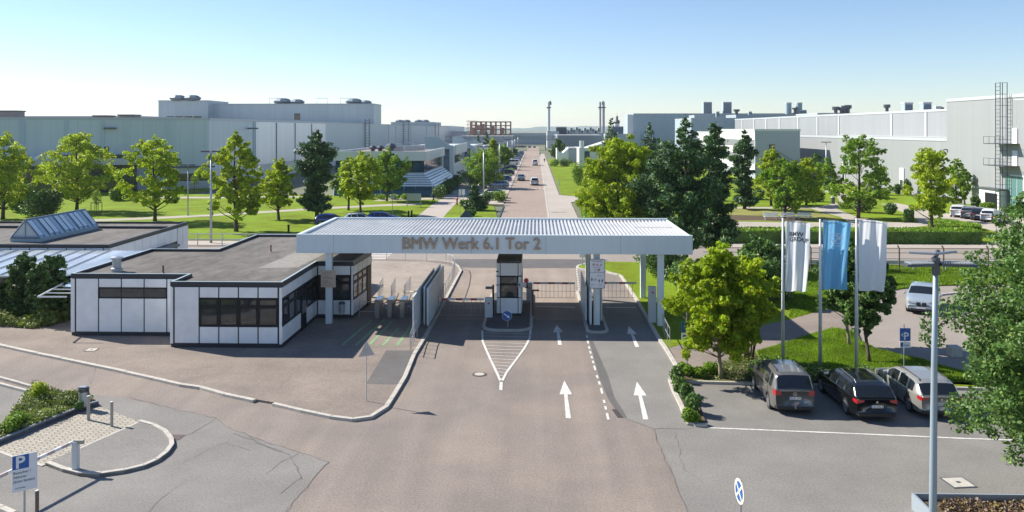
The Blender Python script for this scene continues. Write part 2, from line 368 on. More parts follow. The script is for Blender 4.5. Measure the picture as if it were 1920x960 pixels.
band(PP([(1003, 574.5), (1078, 576.5)]), 0.18, ZM, dm); band(PP([(1136, 576.5), (1193, 577)]), 0.18, ZM, dm)
struct('stop_lines', dm, PAINT)
dm = MB()
for yy in (137.5 * 1.21, 181.5 * 1.21, 228 * 1.21):
    for k in range(9): dm.sheet([(-4.9 + k * .78, yy), (-4.45 + k * .78, yy), (-4.45 + k * .78, yy + 1.1), (-4.9 + k * .78, yy + 1.1)], ZM)
struct('crossing_marks', dm, PAINT)
dm = MB()
for yy in (476, 479, 482, 485.2): band(PP([(560, yy), (735 - (yy - 476) * 1.2, yy)]), 0.42, ZM, dm)
struct('zebra_crossing', dm, PAINT)
band_pts = PP([(1327, 802.5), (1600, 813.5), (1693, 817.5), (1793, 822), (2300, 840)])
dm = MB(); band(band_pts, 0.11, ZM, dm); struct('parking_line', dm, PAINT)
dm = MB()
for a, b in (((642, 647), (697, 600)), ((668, 647), (722, 598)), ((694, 645), (735, 603)), ((718, 647), (748, 615)), ((745, 647), (770, 612))):
    band(PP([a, b], .1), 0.17, 0.106, dm)
band(PP([(640, 647), (750, 648)], .1), 0.06, 0.106, dm)
struct('green_floor_marks', dm, GPAINT)
dm = MB()
def wob(pts, w, z, amp=0.06):
    out = []
    for a, b in zip(pts, pts[1:]):
        a = Vector(a); b = Vector(b); n = max(2, int((b - a).length / 0.35))
        for k in range(n): out.append(a.lerp(b, k / n) + Vector((random.uniform(-amp, amp), random.uniform(-amp, amp))))
    out.append(Vector(pts[-1])); 
    for a, b in zip(out, out[1:]): band([a, b], w * random.uniform(.2, .7), z, dm)
for pl, wd in (([(406, 784), (425, 802), (539, 842), (617, 866), (533, 962), (500, 1010)], .045), ([(239, 744), (320, 766), (406, 784), (360, 812), (330, 827)], .04),
               ([(1226, 804), (1238, 840), (1258, 885), (1288, 962)], .05), ([(1168, 784), (1226, 804), (1300, 804)], .04), ([(1264, 808), (1272, 835), (1280, 880), (1320, 905)], .035),
               ([(466, 817), (500, 838), (540, 852), (552, 870), (566, 900)], .09), ([(440, 812), (480, 830), (530, 846)], .1), ([(530, 925), (552, 905), (566, 895)], .04),
               ([(500, 890), (520, 870), (560, 850)], .03), ([(340, 870), (420, 830), (470, 845)], .03), ([(280, 960), (300, 935), (345, 905)], .035)):
    wob(PP(pl), wd, 0.0115)
for pl, wd in (([(380, 700), (300, 702), (350, 690)], .03), ([(596, 648), (604, 646), (560, 690), (520, 730)], .03), ([(160, 735), (185, 665)], .025), ([(480, 678), (560, 665), (600, 650)], .03),
               ([(300, 690), (340, 680), (385, 688), (425, 690)], .03), ([(735, 530), (760, 512)], .05)):
    wob(PP(pl, .1), wd, 0.1035)
struct('surface_cracks', dm, CRACK)
# manhole covers ---------------------------------------------------------------
def cover(px, py, r, z, label, square=False, rz=0.0):
    x, y = P(px, py, z); t = thing('manhole_cover', label, 'manhole cover', (x, y, z))
    if square:
        q = lambda s: [(x + s * (a * math.cos(rz) - b * math.sin(rz)), y + s * (a * math.sin(rz) + b * math.cos(rz))) for a, b in ((-1, -1), (1, -1), (1, 1), (-1, 1))]
        MB().prism(q(r), z, z + .012).build('frame', DSTEEL, t); MB().prism(q(r * .86), z + .01, z + .02).build('lid', KERB, t); MB().prism(q(r * .16), z + .01, z + .026).build('lifting_hole', DSTEEL, t)
    else:
        MB().lathe((x, y, z), [(r, 0), (r, .014), (r * .7, .016)], 24).build('ring', mat('iron', (.10, .075, .06), .7), t)
        MB().lathe((x, y, z), [(r * .68, 0), (r * .68, .022)], 24).build('lid', KERB, t)
cover(899, 702, .36, .004, 'round manhole cover in the road left of the white hatching')
cover(1797, 905, .42, .008, 'square manhole cover with pale lid beside the planter in the corner', True, .12)
cover(172, 656, .3, .1, 'square manhole cover in the pavement before the gatehouse wall', True, .1)
cover(768, 547, .5, .1, 'round manhole cover inside the gate near the turnstiles')
x, y = P(330, 820); g = MB().box(x - .25, x + .25, y - .25, y + .25, 0, .014).build('drain_grate', mat('iron_grate', (.09, .065, .055), .7), loc=(x, y, 0)); tag(g, 'rusty square drain grate beside the curved kerb', 'drain')
x, y = P(1161, 774); g = MB().prism(PP([(1147, 768), (1156, 768), (1168, 783), (1158, 783)]), .004, .02).build('drain_grate', mat('iron2', (.06, .045, .045), .7), loc=(x, y, 0)); tag(g, 'dark iron drain grate at the end of the dashed line', 'drain')

# islands of the gate -----------------------------------------------------------
def rounded(x0, x1, y0, y1, r):
    o = []
    for cx, cy, a0 in ((x1 - r, y0 + r, -90), (x1 - r, y1 - r, 0), (x0 + r, y1 - r, 90), (x0 + r, y0 + r, 180)):
        for k in range(6): t = R(a0 + k * 18); o.append((cx + r * math.cos(t), cy + r * math.sin(t)))
    return o
for nm, b in (('gate_island', (-3.25, -.2, 48.9, 60.6, 1.0)), ('gate_island', (2.95, 4.3, 48.6, 61.2, .55))):
    struct(nm, MB().prism(rounded(*b), -0.01, .13), KERB)
    x0, x1, y0, y1, r = b; struct('island_paving', MB().prism(rounded(x0 + .18, x1 - .18, y0 + .18, y1 - .18, max(.2, r - .18)), 0, .136), ASPD)
# right side kerb, lawns, paths ----------------------------------------------------
RK = [(1139, 511), (1164, 517), (1168, 520), (1179, 537), (1197.5, 565), (1218, 600), (1239, 637), (1255, 660), (1274, 692)]
LZ = 0.10
struct('path_slab', MB().prism(PP([(1255.6, 655), (1274, 692), (1311, 693), (1348, 684), (1415, 662), (1457, 650), (1511, 632), (1563, 617), (1607, 624), (1590, 575), (1535, 586), (1480, 602), (1400, 618), (1340, 636), (1307, 641)]), -.02, .09), ASPL)
sheet('side_road', PP([(1563, 617), (1607, 625), (1614, 642), (1642, 656), (1693, 669), (1728, 676), (1770, 690), (1900, 720), (2600, 760), (2600, 528), (1830, 535), (1740, 537), (1685, 543), (1640, 556), (1590, 576)]), 0.012, mat('asphalt_side', (0.27, 0.235, 0.205), 0.92, var=0.1, scale=6, var2=0.1, scale2=0.2))
struct('lawn', MB().prism(PP([(1080, 502), (1095, 497), (1139, 492.5), (1300, 495.5), (1700, 498), (2600, 505), (2600, 528), (1830, 535), (1740, 537), (1685, 543), (1640, 556), (1590, 575), (1535, 586), (1480, 602), (1400, 618), (1340, 636), (1307, 641), (1255.6, 655), (1239, 637), (1197.5, 565), (1179, 537), (1168, 520), (1139, 511), (1100, 508)]), -.02, LZ), LAWN)
kerb([P(a, b) for a, b in RK], side=1, w=.2)
kerb(PP([(1139, 511), (1100, 508), (1083, 505), (1080, 502), (1083, 499), (1100, 495), (1139, 491.5)]), side=1, w=.2)
NL = [(1292, 717), (1300, 700), (1348, 684), (1415, 662), (1457, 650), (1511, 632), (1563, 617), (1607, 625), (1614, 642), (1642, 656), (1693, 669), (1728, 676), (1770, 690), (1900, 720), (2300, 750), (2300, 741), (1745, 727), (1509, 722), (1396, 719)]
struct('near_lawn', MB().prism(PP(NL), -.02, LZ), LAWN)
sheet('soil_bed', PP([(1292, 716), (1300, 703), (1348, 684), (1415, 664), (1440, 690), (1600, 700), (1745, 705), (1745, 727), (1509, 722), (1396, 719)]), LZ + .006, mat('verge_soil', (0.12, 0.105, 0.05), .95, var=.4, scale=3, bump=.5))
kerb(PP([(1276, 717.5), (1396, 720.5), (1509, 723.5), (1745, 728.5), (2300, 743)]), side=1, w=.14, h=.13)
kerb(PP([(1274, 692), (1252.5, 714), (1259, 733), (1273, 762), (1285, 793), (1304.6, 801), (1327, 801.5)]), side=-1, w=.18)
struct('planting_bed', MB().prism(PP([(1277, 696), (1257, 714), (1263, 733), (1277, 762), (1289, 791), (1323, 793), (1300, 745), (1292, 718), (1300, 697)]), 0, .1), EARTH)
kerb(PP([(1808, 551.7), (1790, 552), (1770, 554), (1752, 557)]), side=1, w=.18)
kerb(PP([(1808, 551.7), (2200, 556)]), side=1, w=.18)
# right park beyond the cross road
struct('lawn', MB().prism([(7.5, 91), (75, 87), (95, 87), (67, 136), (67, 240), (30, 330), (4.6, 330), (4.6, 151), (8, 147), (8, 138), (7, 135), (6.2, 112), (7.2, 98)], -.02, .04), LAWN)
sheet('pavement', [(9, 84.2), (74, 84.2), (74, 87), (9, 87)], 0.045, PAVE)
def rsheet(name, pl, z, m): return sheet(name, PP(pl), z, m)
rsheet('park_path', [(1300, 432), (1290, 415), (1400, 416.5), (1500, 418), (1590, 417), (1575, 407), (1545, 399.5), (1520, 391.5), (1345, 391.8), (1345, 388.8), (1530, 388.5), (1556, 384), (1574, 377), (1568, 368), (1545, 358.6), (1555, 357), (1590, 366), (1584, 373), (1580, 386), (1570, 392.5), (1603, 406), (1658, 417), (1723, 418), (1713, 405), (1668, 390), (1652, 383.5), (1680, 381), (1784, 402), (1920, 404), (2000, 450), (1870, 436), (1846, 429), (1778, 415), (1742, 410), (1739, 424), (1663, 431)], .048, PATH)
rsheet('dry_lawn', [(1335, 393), (1515, 392.5), (1545, 401), (1572, 410), (1580, 415.5), (1500, 416.5), (1400, 415), (1335, 414)], .052, LAWND)
rsheet('bare_soil', [(1352, 404), (1385, 404), (1500, 407), (1516, 415), (1500, 416.3), (1420, 414), (1352, 414)], .056, EARTH)
rsheet('forecourt_strip', [(1750, 398), (1960, 405), (1960, 385), (1780, 382)], .06, LAWN)
# left park
struct('lawn', MB().prism([(-94, 88), (-9, 88), (-5.25, 92), (-5.25, 112), (-6.5, 128), (-13, 140), (-25, 148), (-64, 150), (-64, 170), (-94, 170)], -.02, .05), LAWN)
kerb([(-5.1, 90), (-5.1, 128)], side=1, w=.2, m=DSTEEL)
rsheet('park_path', [(150, 417), (204, 415), (291, 411.5), (388, 406.5), (480, 401), (597, 393.5), (713, 387.5), (790, 385), (790, 381.5), (713, 384), (597, 390), (480, 397.5), (388, 403), (291, 407.5), (204, 411), (150, 413)], .058, PATH)
rsheet('park_path', [(280, 372.5), (388, 372.5), (560, 371), (560, 368.5), (388, 369.5), (280, 369.5)], .058, PATH)
rsheet('avenue_path', [(770, 414), (780, 408), (810, 384.5), (827, 374), (712, 377.5), (700, 377), (712, 373.5), (830, 371), (845, 350), (862, 330), (885, 330), (880, 345), (872, 360), (860, 374), (940, 380), (940, 384), (858, 379), (855, 382), (831, 408), (827, 416)], .062, PAVE)
sheet('parking_strip', [(-14, 133), (-5.15, 131), (-5.15, 440), (-14, 440)], .055, PAVE)
sheet('pavement', [(-48, 84.3), (-6, 84.3), (-6, 87.6), (-48, 87.6)], .045, PAVE)
# lower left parking entrance ---------------------------------------------------------
z7 = lambda a, b: (a / 3.4275, 680 + b / 3.4275)
pav = [z7(*q) for q in ((-300, 700), (0, 568), (110, 610), (290, 665), (500, 570), (820, 425), (905, 388), (640, 285), (560, 310), (0, 545), (-300, 660))]
pav = [z7(-200, 640), z7(0, 545), z7(560, 310), z7(640, 285), z7(905, 385), z7(820, 425), z7(500, 570), z7(290, 662), z7(110, 610), z7(0, 568)]
BRK = bpy.data.materials.new('paver_blocks'); BRK.use_nodes = True
n_ = BRK.node_tree; b_ = n_.nodes['Principled BSDF']; tc_ = n_.nodes.new('ShaderNodeTexCoord'); mp_ = n_.nodes.new('ShaderNodeMapping'); mp_.inputs['Rotation'].default_value = (0, 0, R(-42))
br_ = n_.nodes.new('ShaderNodeTexBrick'); br_.inputs['Scale'].default_value = 1; br_.inputs['Brick Width'].default_value = .3; br_.inputs['Row Height'].default_value = .2
br_.inputs['Mortar Size'].default_value = .022; br_.inputs['Color1'].default_value = (.42, .38, .31, 1); br_.inputs['Color2'].default_value = (.34, .31, .26, 1); br_.inputs['Mortar'].default_value = (.17, .15, .12, 1)
n_.links.new(tc_.outputs['Object'], mp_.inputs[0]); n_.links.new(mp_.outputs[0], br_.inputs[0]); n_.links.new(br_.outputs[0], b_.inputs['Base Color']); b_.inputs['Roughness'].default_value = .9
sheet('paver_strip', PP(pav), 0.012, BRK)
isl = [z7(*q) for q in ((905, 385), (1000, 410), (1075, 450), (1115, 500), (1120, 540), (1085, 590), (1020, 640), (930, 680), (800, 712), (640, 735), (500, 730), (400, 705), (290, 662), (500, 570), (820, 425))]
struct('parking_island', MB().prism(PP(isl), -.01, .1), ASPG)
kerb(PP(isl[:13]), side=1, w=.17, h=.13, seg=.8)
kerb(PP([isl[12], isl[13], isl[14], isl[0]]), side=1, w=.1, h=.104, seg=1)
gb = [z7(*q) for q in ((-250, 640), (0, 525), (300, 400), (545, 300), (635, 275), (600, 250), (430, 212), (330, 190), (205, 165), (110, 280), (20, 405), (-150, 560))]
struct('flower_bed', MB().prism(PP(gb), -.01, .14), EARTH)
kerb(PP([gb[0], gb[1], gb[2], gb[3], gb[4]]), side=-1, w=.14, h=.2, m=mat('kerb_dark', (.22, .24, .27), .8))
kerb(PP([z7(-250, 80), z7(0, 100), z7(205, 158), z7(330, 188), z7(430, 212), z7(520, 235)]), side=1, w=.14, h=.12)
kerb(PP([z7(-250, 110), z7(0, 142), z7(185, 190)]), side=1, w=.14, h=.12)
kerb(PP([z7(205, 165), z7(110, 280), z7(20, 405), z7(-150, 590)]), side=-1, w=.14, h=.16)
kerb(PP([z7(-60, 905), z7(30, 940), z7(110, 975)]), side=1, w=.2, h=.12)
kerb(PP([z7(0, 568), z7(110, 610), z7(290, 662)]), side=1, w=.12, h=.03)
# ================================================================ GATEHOUSE
def window(fr, u0, u1, z0, z1, parent, nout=0.03, fw=0.07, rows=(), cols=0, fm=None, gm=None, name='window'):
    fm = fm or BLKFR; gm = gm or GLASS; m = MB()
    m.fbox(fr, u0, u0 + fw, 0, nout, z0, z1); m.fbox(fr, u1 - fw, u1, 0, nout, z0, z1)
    m.fbox(fr, u0 + fw, u1 - fw, 0, nout, z0, z0 + fw); m.fbox(fr, u0 + fw, u1 - fw, 0, nout, z1 - fw, z1)
    for r in rows: m.fbox(fr, u0 + fw, u1 - fw, 0, nout - .004, r - fw * .9, r + fw * .9)
    for c in range(1, cols): 
        uu = u0 + (u1 - u0) * c / cols; m.fbox(fr, uu - fw * .3, uu + fw * .3, 0, nout - .006, z0 + fw, z1 - fw)
    f = m.build(name, fm, parent)
    MB().fbox(fr, u0 + fw * .9, u1 - fw * .9, -.02, nout * .35, z0 + fw * .9, z1 - fw * .9).build('pane', gm, f)
    return f
ZG = 0.1; ZT = 3.62
gh = thing('gatehouse', 'low white panelled gatehouse with black framed windows and flat felt roof beside the gate canopy', 'gatehouse', (-18, 50, 0))
foot = [(-26.8, 46.9), (-19.95, 46.9), (-19.95, 44.55), (-13.8, 44.55), (-13.8, 51.7), (-11.5, 51.7), (-11.25, 56.4), (-15.9, 56.4), (-15.9, 64.7), (-22.1, 64.7), (-22.1, 56.8), (-26.8, 56.8)]
def inset(poly, d):
    n = len(poly); out = []
    for i in range(n):
        p = Vector(poly[i]); a = (p - Vector(poly[i - 1])).normalized(); b = (Vector(poly[(i + 1) % n]) - p).normalized()
        na = Vector((-a.y, a.x)); nb = Vector((-b.y, b.x)); k = (na + nb) / (1 + na.dot(nb)); out.append(tuple(p + k * d))
    return out
MB().prism(inset(foot, .03), 0, 3.40).build('wall', DARK, gh)
MB().prism(inset(foot, .12), 3.38, 3.50).build('roof', ROOFD, gh)
mb = MB(); ins = inset(foot, .16)
n = len(foot)
for i in range(n): 
    j = (i + 1) % n; mb.add([(*foot[i], 3.42), (*foot[j], 3.42), (*ins[j], 3.42), (*ins[i], 3.42), (*foot[i], 3.66), (*foot[j], 3.66), (*ins[j], 3.66), (*ins[i], 3.66)],
                             [(0, 3, 2, 1), (4, 5, 6, 7), (0, 1, 5, 4), (2, 3, 7, 6), (1, 2, 6, 5), (3, 0, 4, 7)])
mb.build('roof_edge', DARK, gh)
mb = MB(); o2 = inset(foot, .01); i2 = inset(foot, .13)
for i in range(n):
    j = (i + 1) % n; mb.add([(*o2[i], 3.66), (*o2[j], 3.66), (*i2[j], 3.66), (*i2[i], 3.66), (*o2[i], 3.685), (*o2[j], 3.685), (*i2[j], 3.685), (*i2[i], 3.685)],
                             [(0, 3, 2, 1), (4, 5, 6, 7), (0, 1, 5, 4), (2, 3, 7, 6), (1, 2, 6, 5), (3, 0, 4, 7)])
mb.build('coping', CLADB, gh)
pm = MB()
def pwall(fr, L, cols, specs, par, zb=0.34, zt=3.38, pmb=None, g=.035):
    pmb = pmb or pm; wv = L / cols if isinstance(cols, int) else None
    edges = [i * wv for i in range(cols + 1)] if wv else cols
    for i, sp in enumerate(specs):
        a, b = edges[i], edges[i + 1]
        if sp == 'p': pmb.fbox(fr, a + g, b - g, -.02, .02, zb, zt)
        elif sp == 's': pmb.fbox(fr, a + g, b - g, -.02, .02, zb, 2.25); pmb.fbox(fr, a + g, b - g, -.02, .02, 2.9, zt)
        elif sp in 'wW': pmb.fbox(fr, a + g, b - g, -.02, .02, zb, 1.22); pmb.fbox(fr, a + g, b - g, -.02, .02, 2.82, zt); window(fr, a - .0, b - .0, 1.25, 2.80, par, rows=(2.33,), fw=.11)
        elif sp == 'd': pmb.fbox(fr, a + g, b - g, -.02, .02, 2.82, zt)
fA = (-26.8, 46.9, 1, 0); L = 6.85
pm.fbox(fA, 0.0, .22, -.02, .02, .3, 3.38)
pwall(fA, 0, [.28, 1.62, 2.95, 4.28, 5.6, 6.9], 'psssp', gh)
window(fA, 1.62, 5.6, 2.27, 2.88, gh, fw=.06, cols=3)
fB = (-19.95, 44.55, 1, 0)
pm.fbox(fB, 0.0, .16, -.02, .02, .3, 3.38); pm.fbox(fB, 6.0, 6.15, -.02, .02, .3, 3.38)
pwall(fB, 0, [.22, 1.6, 2.68, 3.76, 4.84, 5.94], 'pwwww', gh)
pwall((-19.95, 46.9, 0, -1), 2.35, 2, 'pp', gh)
fC = (-13.8, 44.55, 0, 1)
pwall(fC, 7.15, 6, 'wwwdww', gh)
dr = MB().fbox(fC, 3.62, 4.72, 0, .03, .14, 2.78).build('door', BLKFR, gh)
MB().fbox(fC, 3.75, 4.6, .01, .036, 1.1, 2.6).build('pane', GLASS, dr)
MB().fbox(fC, 4.45, 4.5, .03, .1, 1.0, 1.5).build('handle', BRUSH, dr)
fD = (-13.8, 51.7, 1, 0)
pwall(fD, 0, [0.05, 1.02, 2.14], 'ww', gh); pm.fbox(fD, 2.18, 2.3, -.02, .02, .3, 3.38)
fE = (-11.5, 51.7, .053, .9986)
pwall(fE, 4.7, [0, 1.1, 2.2, 3.3, 4.3], 'wwwd', gh)
dr = MB().fbox(fE, 3.4, 4.3, 0, .04, .14, 2.78).build('door', BLKFR, gh)
MB().fbox(fE, 3.35, 4.62, 0.01, .03, 2.9, 3.3).build('fascia_panel', WHITE, gh)
fW = (-26.8, 56.8, 0, -1); pwall(fW, 9.9, 8, 'pppppppp', gh)
fN = (-22.1, 64.7, 0, -1); pwall(fN, 7.8, 6, 'pppppp', gh)
pwall((-22.1, 56.8, -1, 0), 4.7, 4, 'pppp', gh); pwall((-15.9, 56.4, 0, 1), 8.2, 7, 'wwwwwww', gh); pwall((-11.3, 56.4, -1, 0), 4.5, 4, 'pwwp', gh)
pwall((-15.9, 64.7, -1, 0), 6.2, 5, 'ppppp', gh)
pm.build('wall_panel', WHITE, gh, bevel=.008)
MB().prism([(-17.4, 59.2), (-16.3, 59.4), (-16.4, 62.0), (-17.2, 62.2)], 3.50, 3.515).build('puddle', mat('water', (.03, .035, .04), .02, spec=1), gh)
MB().prism([(-17.0, 50), (-14.6, 50.3), (-14.3, 57.3), (-16.5, 57)], 3.50, 3.508).build('felt_patch', mat('felt_pale', (.21, .2, .18), .9, var=.2, scale=2), gh)
for a, b in (((-19.9, 47), (-19.9, 64.5)), ((-26.6, 52), (-14, 52.2)), ((-17.8, 45), (-17.8, 64))):
    pass
# roof fittings
def vent(px, py, label, kind):
    x, y = P(px, py, 3.5)
    if kind == 'box':
        t = thing('roof_vent', label, 'roof vent', (x, y, 3.5)); MB().lathe((x, y, 3.5), [(.33, 0), (.33, .2), (.25, .24), (.25, .75)], 10).build('shaft', STEEL, t); MB().lathe((x, y, 3.5), [(.36, .75), (.36, .85), (.1, .93)], 10).build('cap', STEEL, t)
    else:
        t = thing('vent_pipe', label, 'vent pipe', (x, y, 3.5)); MB().lathe((x, y, 3.5), [(.1, 0), (.06, .04), (.06, .42)], 8).build('pipe', RUST, t); MB().lathe((x, y, 3.5), [(.08, .42), (.08, .47)], 8).build('cap', RUST, t)
vent(219, 509, 'round grey metal roof vent near the left edge of the gatehouse roof', 'box')
vent(306, 512, 'short rusty vent pipe on the gatehouse roof beside the round grey vent', 'p')
vent(508, 472, 'short rusty vent pipe beside the puddle on the gatehouse roof', 'p')
# gas-spring small things: wall marker, bin, notice board
b = thing('wall_bin', 'small grey litter bin on the gatehouse wall beside the canopy post', 'litter bin', (-12.2, 51.4, .1))
MB().lathe((-12.15, 51.42, .5), [(.17, 0), (.19, .55)], 14).build('body', STEEL, b); MB().lathe((-12.15, 51.42, 1.05), [(.21, 0), (.21, .08), (.12, .14)], 14).build('lid', DSTEEL, b)
# perched glazed lean-to at the left of the gatehouse
t = thing('glass_awning', 'small slatted white glass awning on the left wall of the gatehouse', 'awning', (-28, 49, 2.4))
m = MB(); pts = [(-28.5, 46.5), (-26.82, 46.5), (-26.82, 54), (-30.2, 54)]
m.tube([(*pts[0], 2.4), (*pts[1], 2.4)], .05, 6); m.tube([(*pts[0], 2.4), (*pts[3], 2.4)], .05, 6)
for k in range(1, 7):
    yy = 46.5 + k * 1.1; xl = -28.5 - 1.7 * (yy - 46.5) / 7.5; m.tube([(xl, yy, 2.4), (-26.83, yy, 2.4)], .035, 6)
m.build('frame', CLADW, t)
MB().prism([(-28.6, 49.2), (-26.85, 49.2), (-26.85, 54), (-30.1, 54)], 2.44, 2.46).build('glazing', GLASSL, t)
# ---------------------------------------------------------------- second pavilion with skylight
b2 = thing('office_pavilion', 'flat roofed white pavilion with a glass skylight left of the gatehouse', 'office building', (-45, 66, 0))
ft2 = [(-70, 58.6), (-30.7, 58.6), (-31.2, 73.3), (-70, 73.3)]
MB().prism(inset(ft2, .05), 0, 3.45).build('wall', DARK, b2); MB().prism(inset(ft2, .15), 3.44, 3.52).build('roof', ROOFD, b2)
mb = MB(); ins = inset(ft2, .2)
for i in range(4):
    j = (i + 1) % 4; mb.add([(*ft2[i], 3.45), (*ft2[j], 3.45), (*ins[j], 3.45), (*ins[i], 3.45), (*ft2[i], 3.68), (*ft2[j], 3.68), (*ins[j], 3.68), (*ins[i], 3.68)],
                            [(0, 3, 2, 1), (4, 5, 6, 7), (0, 1, 5, 4), (2, 3, 7, 6), (1, 2, 6, 5), (3, 0, 4, 7)])
mb.box(-70, -31.4, 69.4, 69.6, 3.5, 3.72); mb.build('roof_edge', DARK, b2)
pm2 = MB(); k = 0
fr = (-70, 58.6, 1, 0); x_ = 39.3
while x_ > 1.5:
    if k == 0: pm2.fbox(fr, x_ - .35, x_, -.02, .04, 2.6, 3.42); x_ -= .4
    pm2.fbox(fr, x_ - 1.3, x_ - .03, -.02, .04, 2.75, 3.42); x_ -= 1.36; k += 1
fr = (-30.7, 58.6, -.034, .9994)
for k in range(9):
    z0 = 2.3 if k not in (0, 4) else .3
    pm2.fbox(fr, .05 + k * 1.35, 1.35 + k * 1.35, -.02, .03, z0, 3.4)
pm2.fbox(fr, 12.3, 13.4, -.02, .03, .3, 3.4); pm2.fbox(fr, 13.45, 14.6, -.02, .03, .3, 3.4)
pm2.build('wall_panel', WHITE, b2)
for u0, u1 in ((1.5, 5.3), (6.9, 10.6)): 
    MB().fbox(fr, u0, u1, .04, .9, 2.1, 2.26).build('sun_shade', DSTEEL, b2)
    window(fr, u0, u1, .9, 2.08, b2, cols=3)
MB().fbox((-70, 58.6, 1, 0), .2, 39.2, .05, .3, 2.62, 2.72).build('gutter', CLADB, b2)
sk = thing('roof_skylight', 'long pitched glass skylight on the roof of the white pavilion', 'skylight', (-38.4, 65, 3.5))
xa, xb, xm, ya, yb, zb_, zr = -39.5, -37.2, -38.35, 61.0, 69.2, 3.5, 5.15
MB().box(xa, xb, ya, yb, zb_, zb_ + .3).build('curb', GLASSL if False else CLADB, sk)
MB().add([(xa + .04, ya + .04, 3.8), (xb - .04, ya + .04, 3.8), (xm, ya + .04, zr), (xa + .04, yb - .04, 3.8), (xb - .04, yb - .04, 3.8), (xm, yb - .04, zr)],
         [(0, 1, 2), (5, 4, 3), (1, 4, 5, 2), (0, 2, 5, 3)]).build('glazing', GLASSL, sk)
m = MB()
for k in range(12):
    if k % 3 != 1:
        y0_, y1_ = ya + (yb - ya) * (k + .12) / 12, ya + (yb - ya) * (k + .88) / 12; f0, f1 = .12, .93
        q_ = lambda f, y: (xb + .03 + (xm - xb) * f, y, 3.8 + (zr - 3.8) * f + .035)
        MB().add([q_(f0, y0_), q_(f0, y1_), q_(f1, y1_), q_(f1, y0_)], [(0, 1, 2, 3)]).build('blind', mat('blind_pale', (.72, .82, .86), .3), sk)
for k in range(13):
    yy = ya + (yb - ya) * k / 12; r = .055 if k % 3 == 0 else .03
    m.tube([(xb, yy, 3.8), (xm, yy, zr + .03)], r, 4); m.tube([(xa, yy, 3.8), (xm, yy, zr + .03)], r, 4)
m.tube([(xm, ya - .05, zr + .03), (xm, yb + .05, zr + .03)], .07, 6); m.tube([(xm, ya, 3.8), (xm, ya, zr)], .03, 4); m.tube([(xa, ya - .02, 3.83), (xb, ya - .02, 3.83)], .06, 4)
m.build('frame', mat('frame_blue_grey', (.22, .27, .32), .4, metal=.3), sk)
# glass arcade roof in front of it
ar = thing('glass_arcade', 'sloping glass arcade roof in front of the pavilion at the left edge', 'arcade', (-45, 53, 0))
MB().add([(-60, 51.2, 2.72), (-29.8, 51.2, 2.72), (-27.0, 56.4, 3.3), (-27.0, 58.2, 3.32), (-60, 58.2, 3.32), (-60, 51.2, 2.66), (-29.8, 51.2, 2.66), (-27, 56.4, 3.24), (-27, 58.2, 3.26), (-60, 58.2, 3.26)],
         [(0, 1, 2, 3, 4), (9, 8, 7, 6, 5), (0, 5, 6, 1), (1, 6, 7, 2), (2, 7, 8, 3), (4, 9, 5, 0)]).build('glazing', mat('glass_milky', (.42, .46, .49), .18, metal=.2, var=.35, scale=.35, stretch=(1, .4, 1)), ar)
m = MB()
for k in range(28):
    xx = -59.5 + k * 1.12
    if xx < -29.5: m.tube([(xx - .2, 51.15, 2.76), (xx, 58.2, 3.37)], .035, 5)
m.tube([(-60, 51.15, 2.72), (-29.8, 51.15, 2.72)], .07, 6); m.build('glazing_bar', CLADW, ar)
for k in range(9): MB().box(-60 + k * 3.6, -59.88 + k * 3.6, 51.3, 51.42, 0, 2.66).build('post', DSTEEL, ar)
wl_ = thing('arcade_wall', 'dark glazed wall under the arcade at the left edge of the picture', 'wall', (-45, 54.5, 0))
MB().box(-60, -33.5, 54.5, 54.8, 0, 2.9).build('wall', BEIGE, wl_)
for k in range(9): window((-60 + k * 2.8, 54.5, 1, 0), .2, 2.4, .9, 2.6, wl_, cols=2)

# ================================================================ GATE CANOPY
X0, X1, Y0, Y1, Z0, Z1 = -14.58, 9.4, 49.9, 59.6, 4.46, 5.6
cn = thing('gate_canopy', 'wide flat silver gate canopy with mirrored lettering on its fascia', 'canopy', ((X0 + X1) / 2, 54.7, 0))
m = MB(); th_ = .22
m.box(X0, X1, Y0, Y0 + th_, Z0, Z1); m.box(X0, X1, Y1 - th_, Y1, Z0, Z1); m.box(X0, X0 + th_, Y0 + th_, Y1 - th_, Z0, Z1); m.box(X1 - .1, X1, Y0 + th_, Y1 - th_, Z0, Z1 - .08)
m.build('fascia', FASC, cn)
m = MB()
for xx in (-12.3, -8.1, -3.9, .6, 5.1): m.box(xx - .01, xx + .01, Y0 - .003, Y0 + .01, Z0, Z1 + .002)
m.build('panel_joint', mat('joint_grey', (.36, .39, .41), .5), cn)
# corrugated roof
vs = []; fs = []; prof = []; x_ = X0 + th_
while x_ < X1 - .12:
    prof += [(x_, 0), (x_ + .11, 0), (x_ + .125, .13), (x_ + .225, .13)]; x_ += .25
zr = Z1 - .24
for (a, z) in prof: vs += [(a, Y0 + th_, zr - .06 + z), (a, Y1 - th_, zr + z)]
for i in range(len(prof) - 1): fs.append((2 * i, 2 * i + 2, 2 * i + 3, 2 * i + 1))
MB().add(vs, fs).build('roof_sheet', CORR, cn)
m = MB().box(X0 + th_ - .01, X1 - .09, Y0 + th_ - .01, Y1 - th_ + .01, Z0 + .12, Z0 + .3); m.build('soffit', CLADW, cn)
m = MB()
for a, b in ((X0 + .9, 3.2),): pass
m.box(6.5, X1 - .3, 55.3, 55.4, zr + .09, zr + .11); m.box(5.2, 8.3, Y1 - .5, Y1 - .24, zr + .06, zr + .1)
m.build('leaf_debris', RUST, cn)
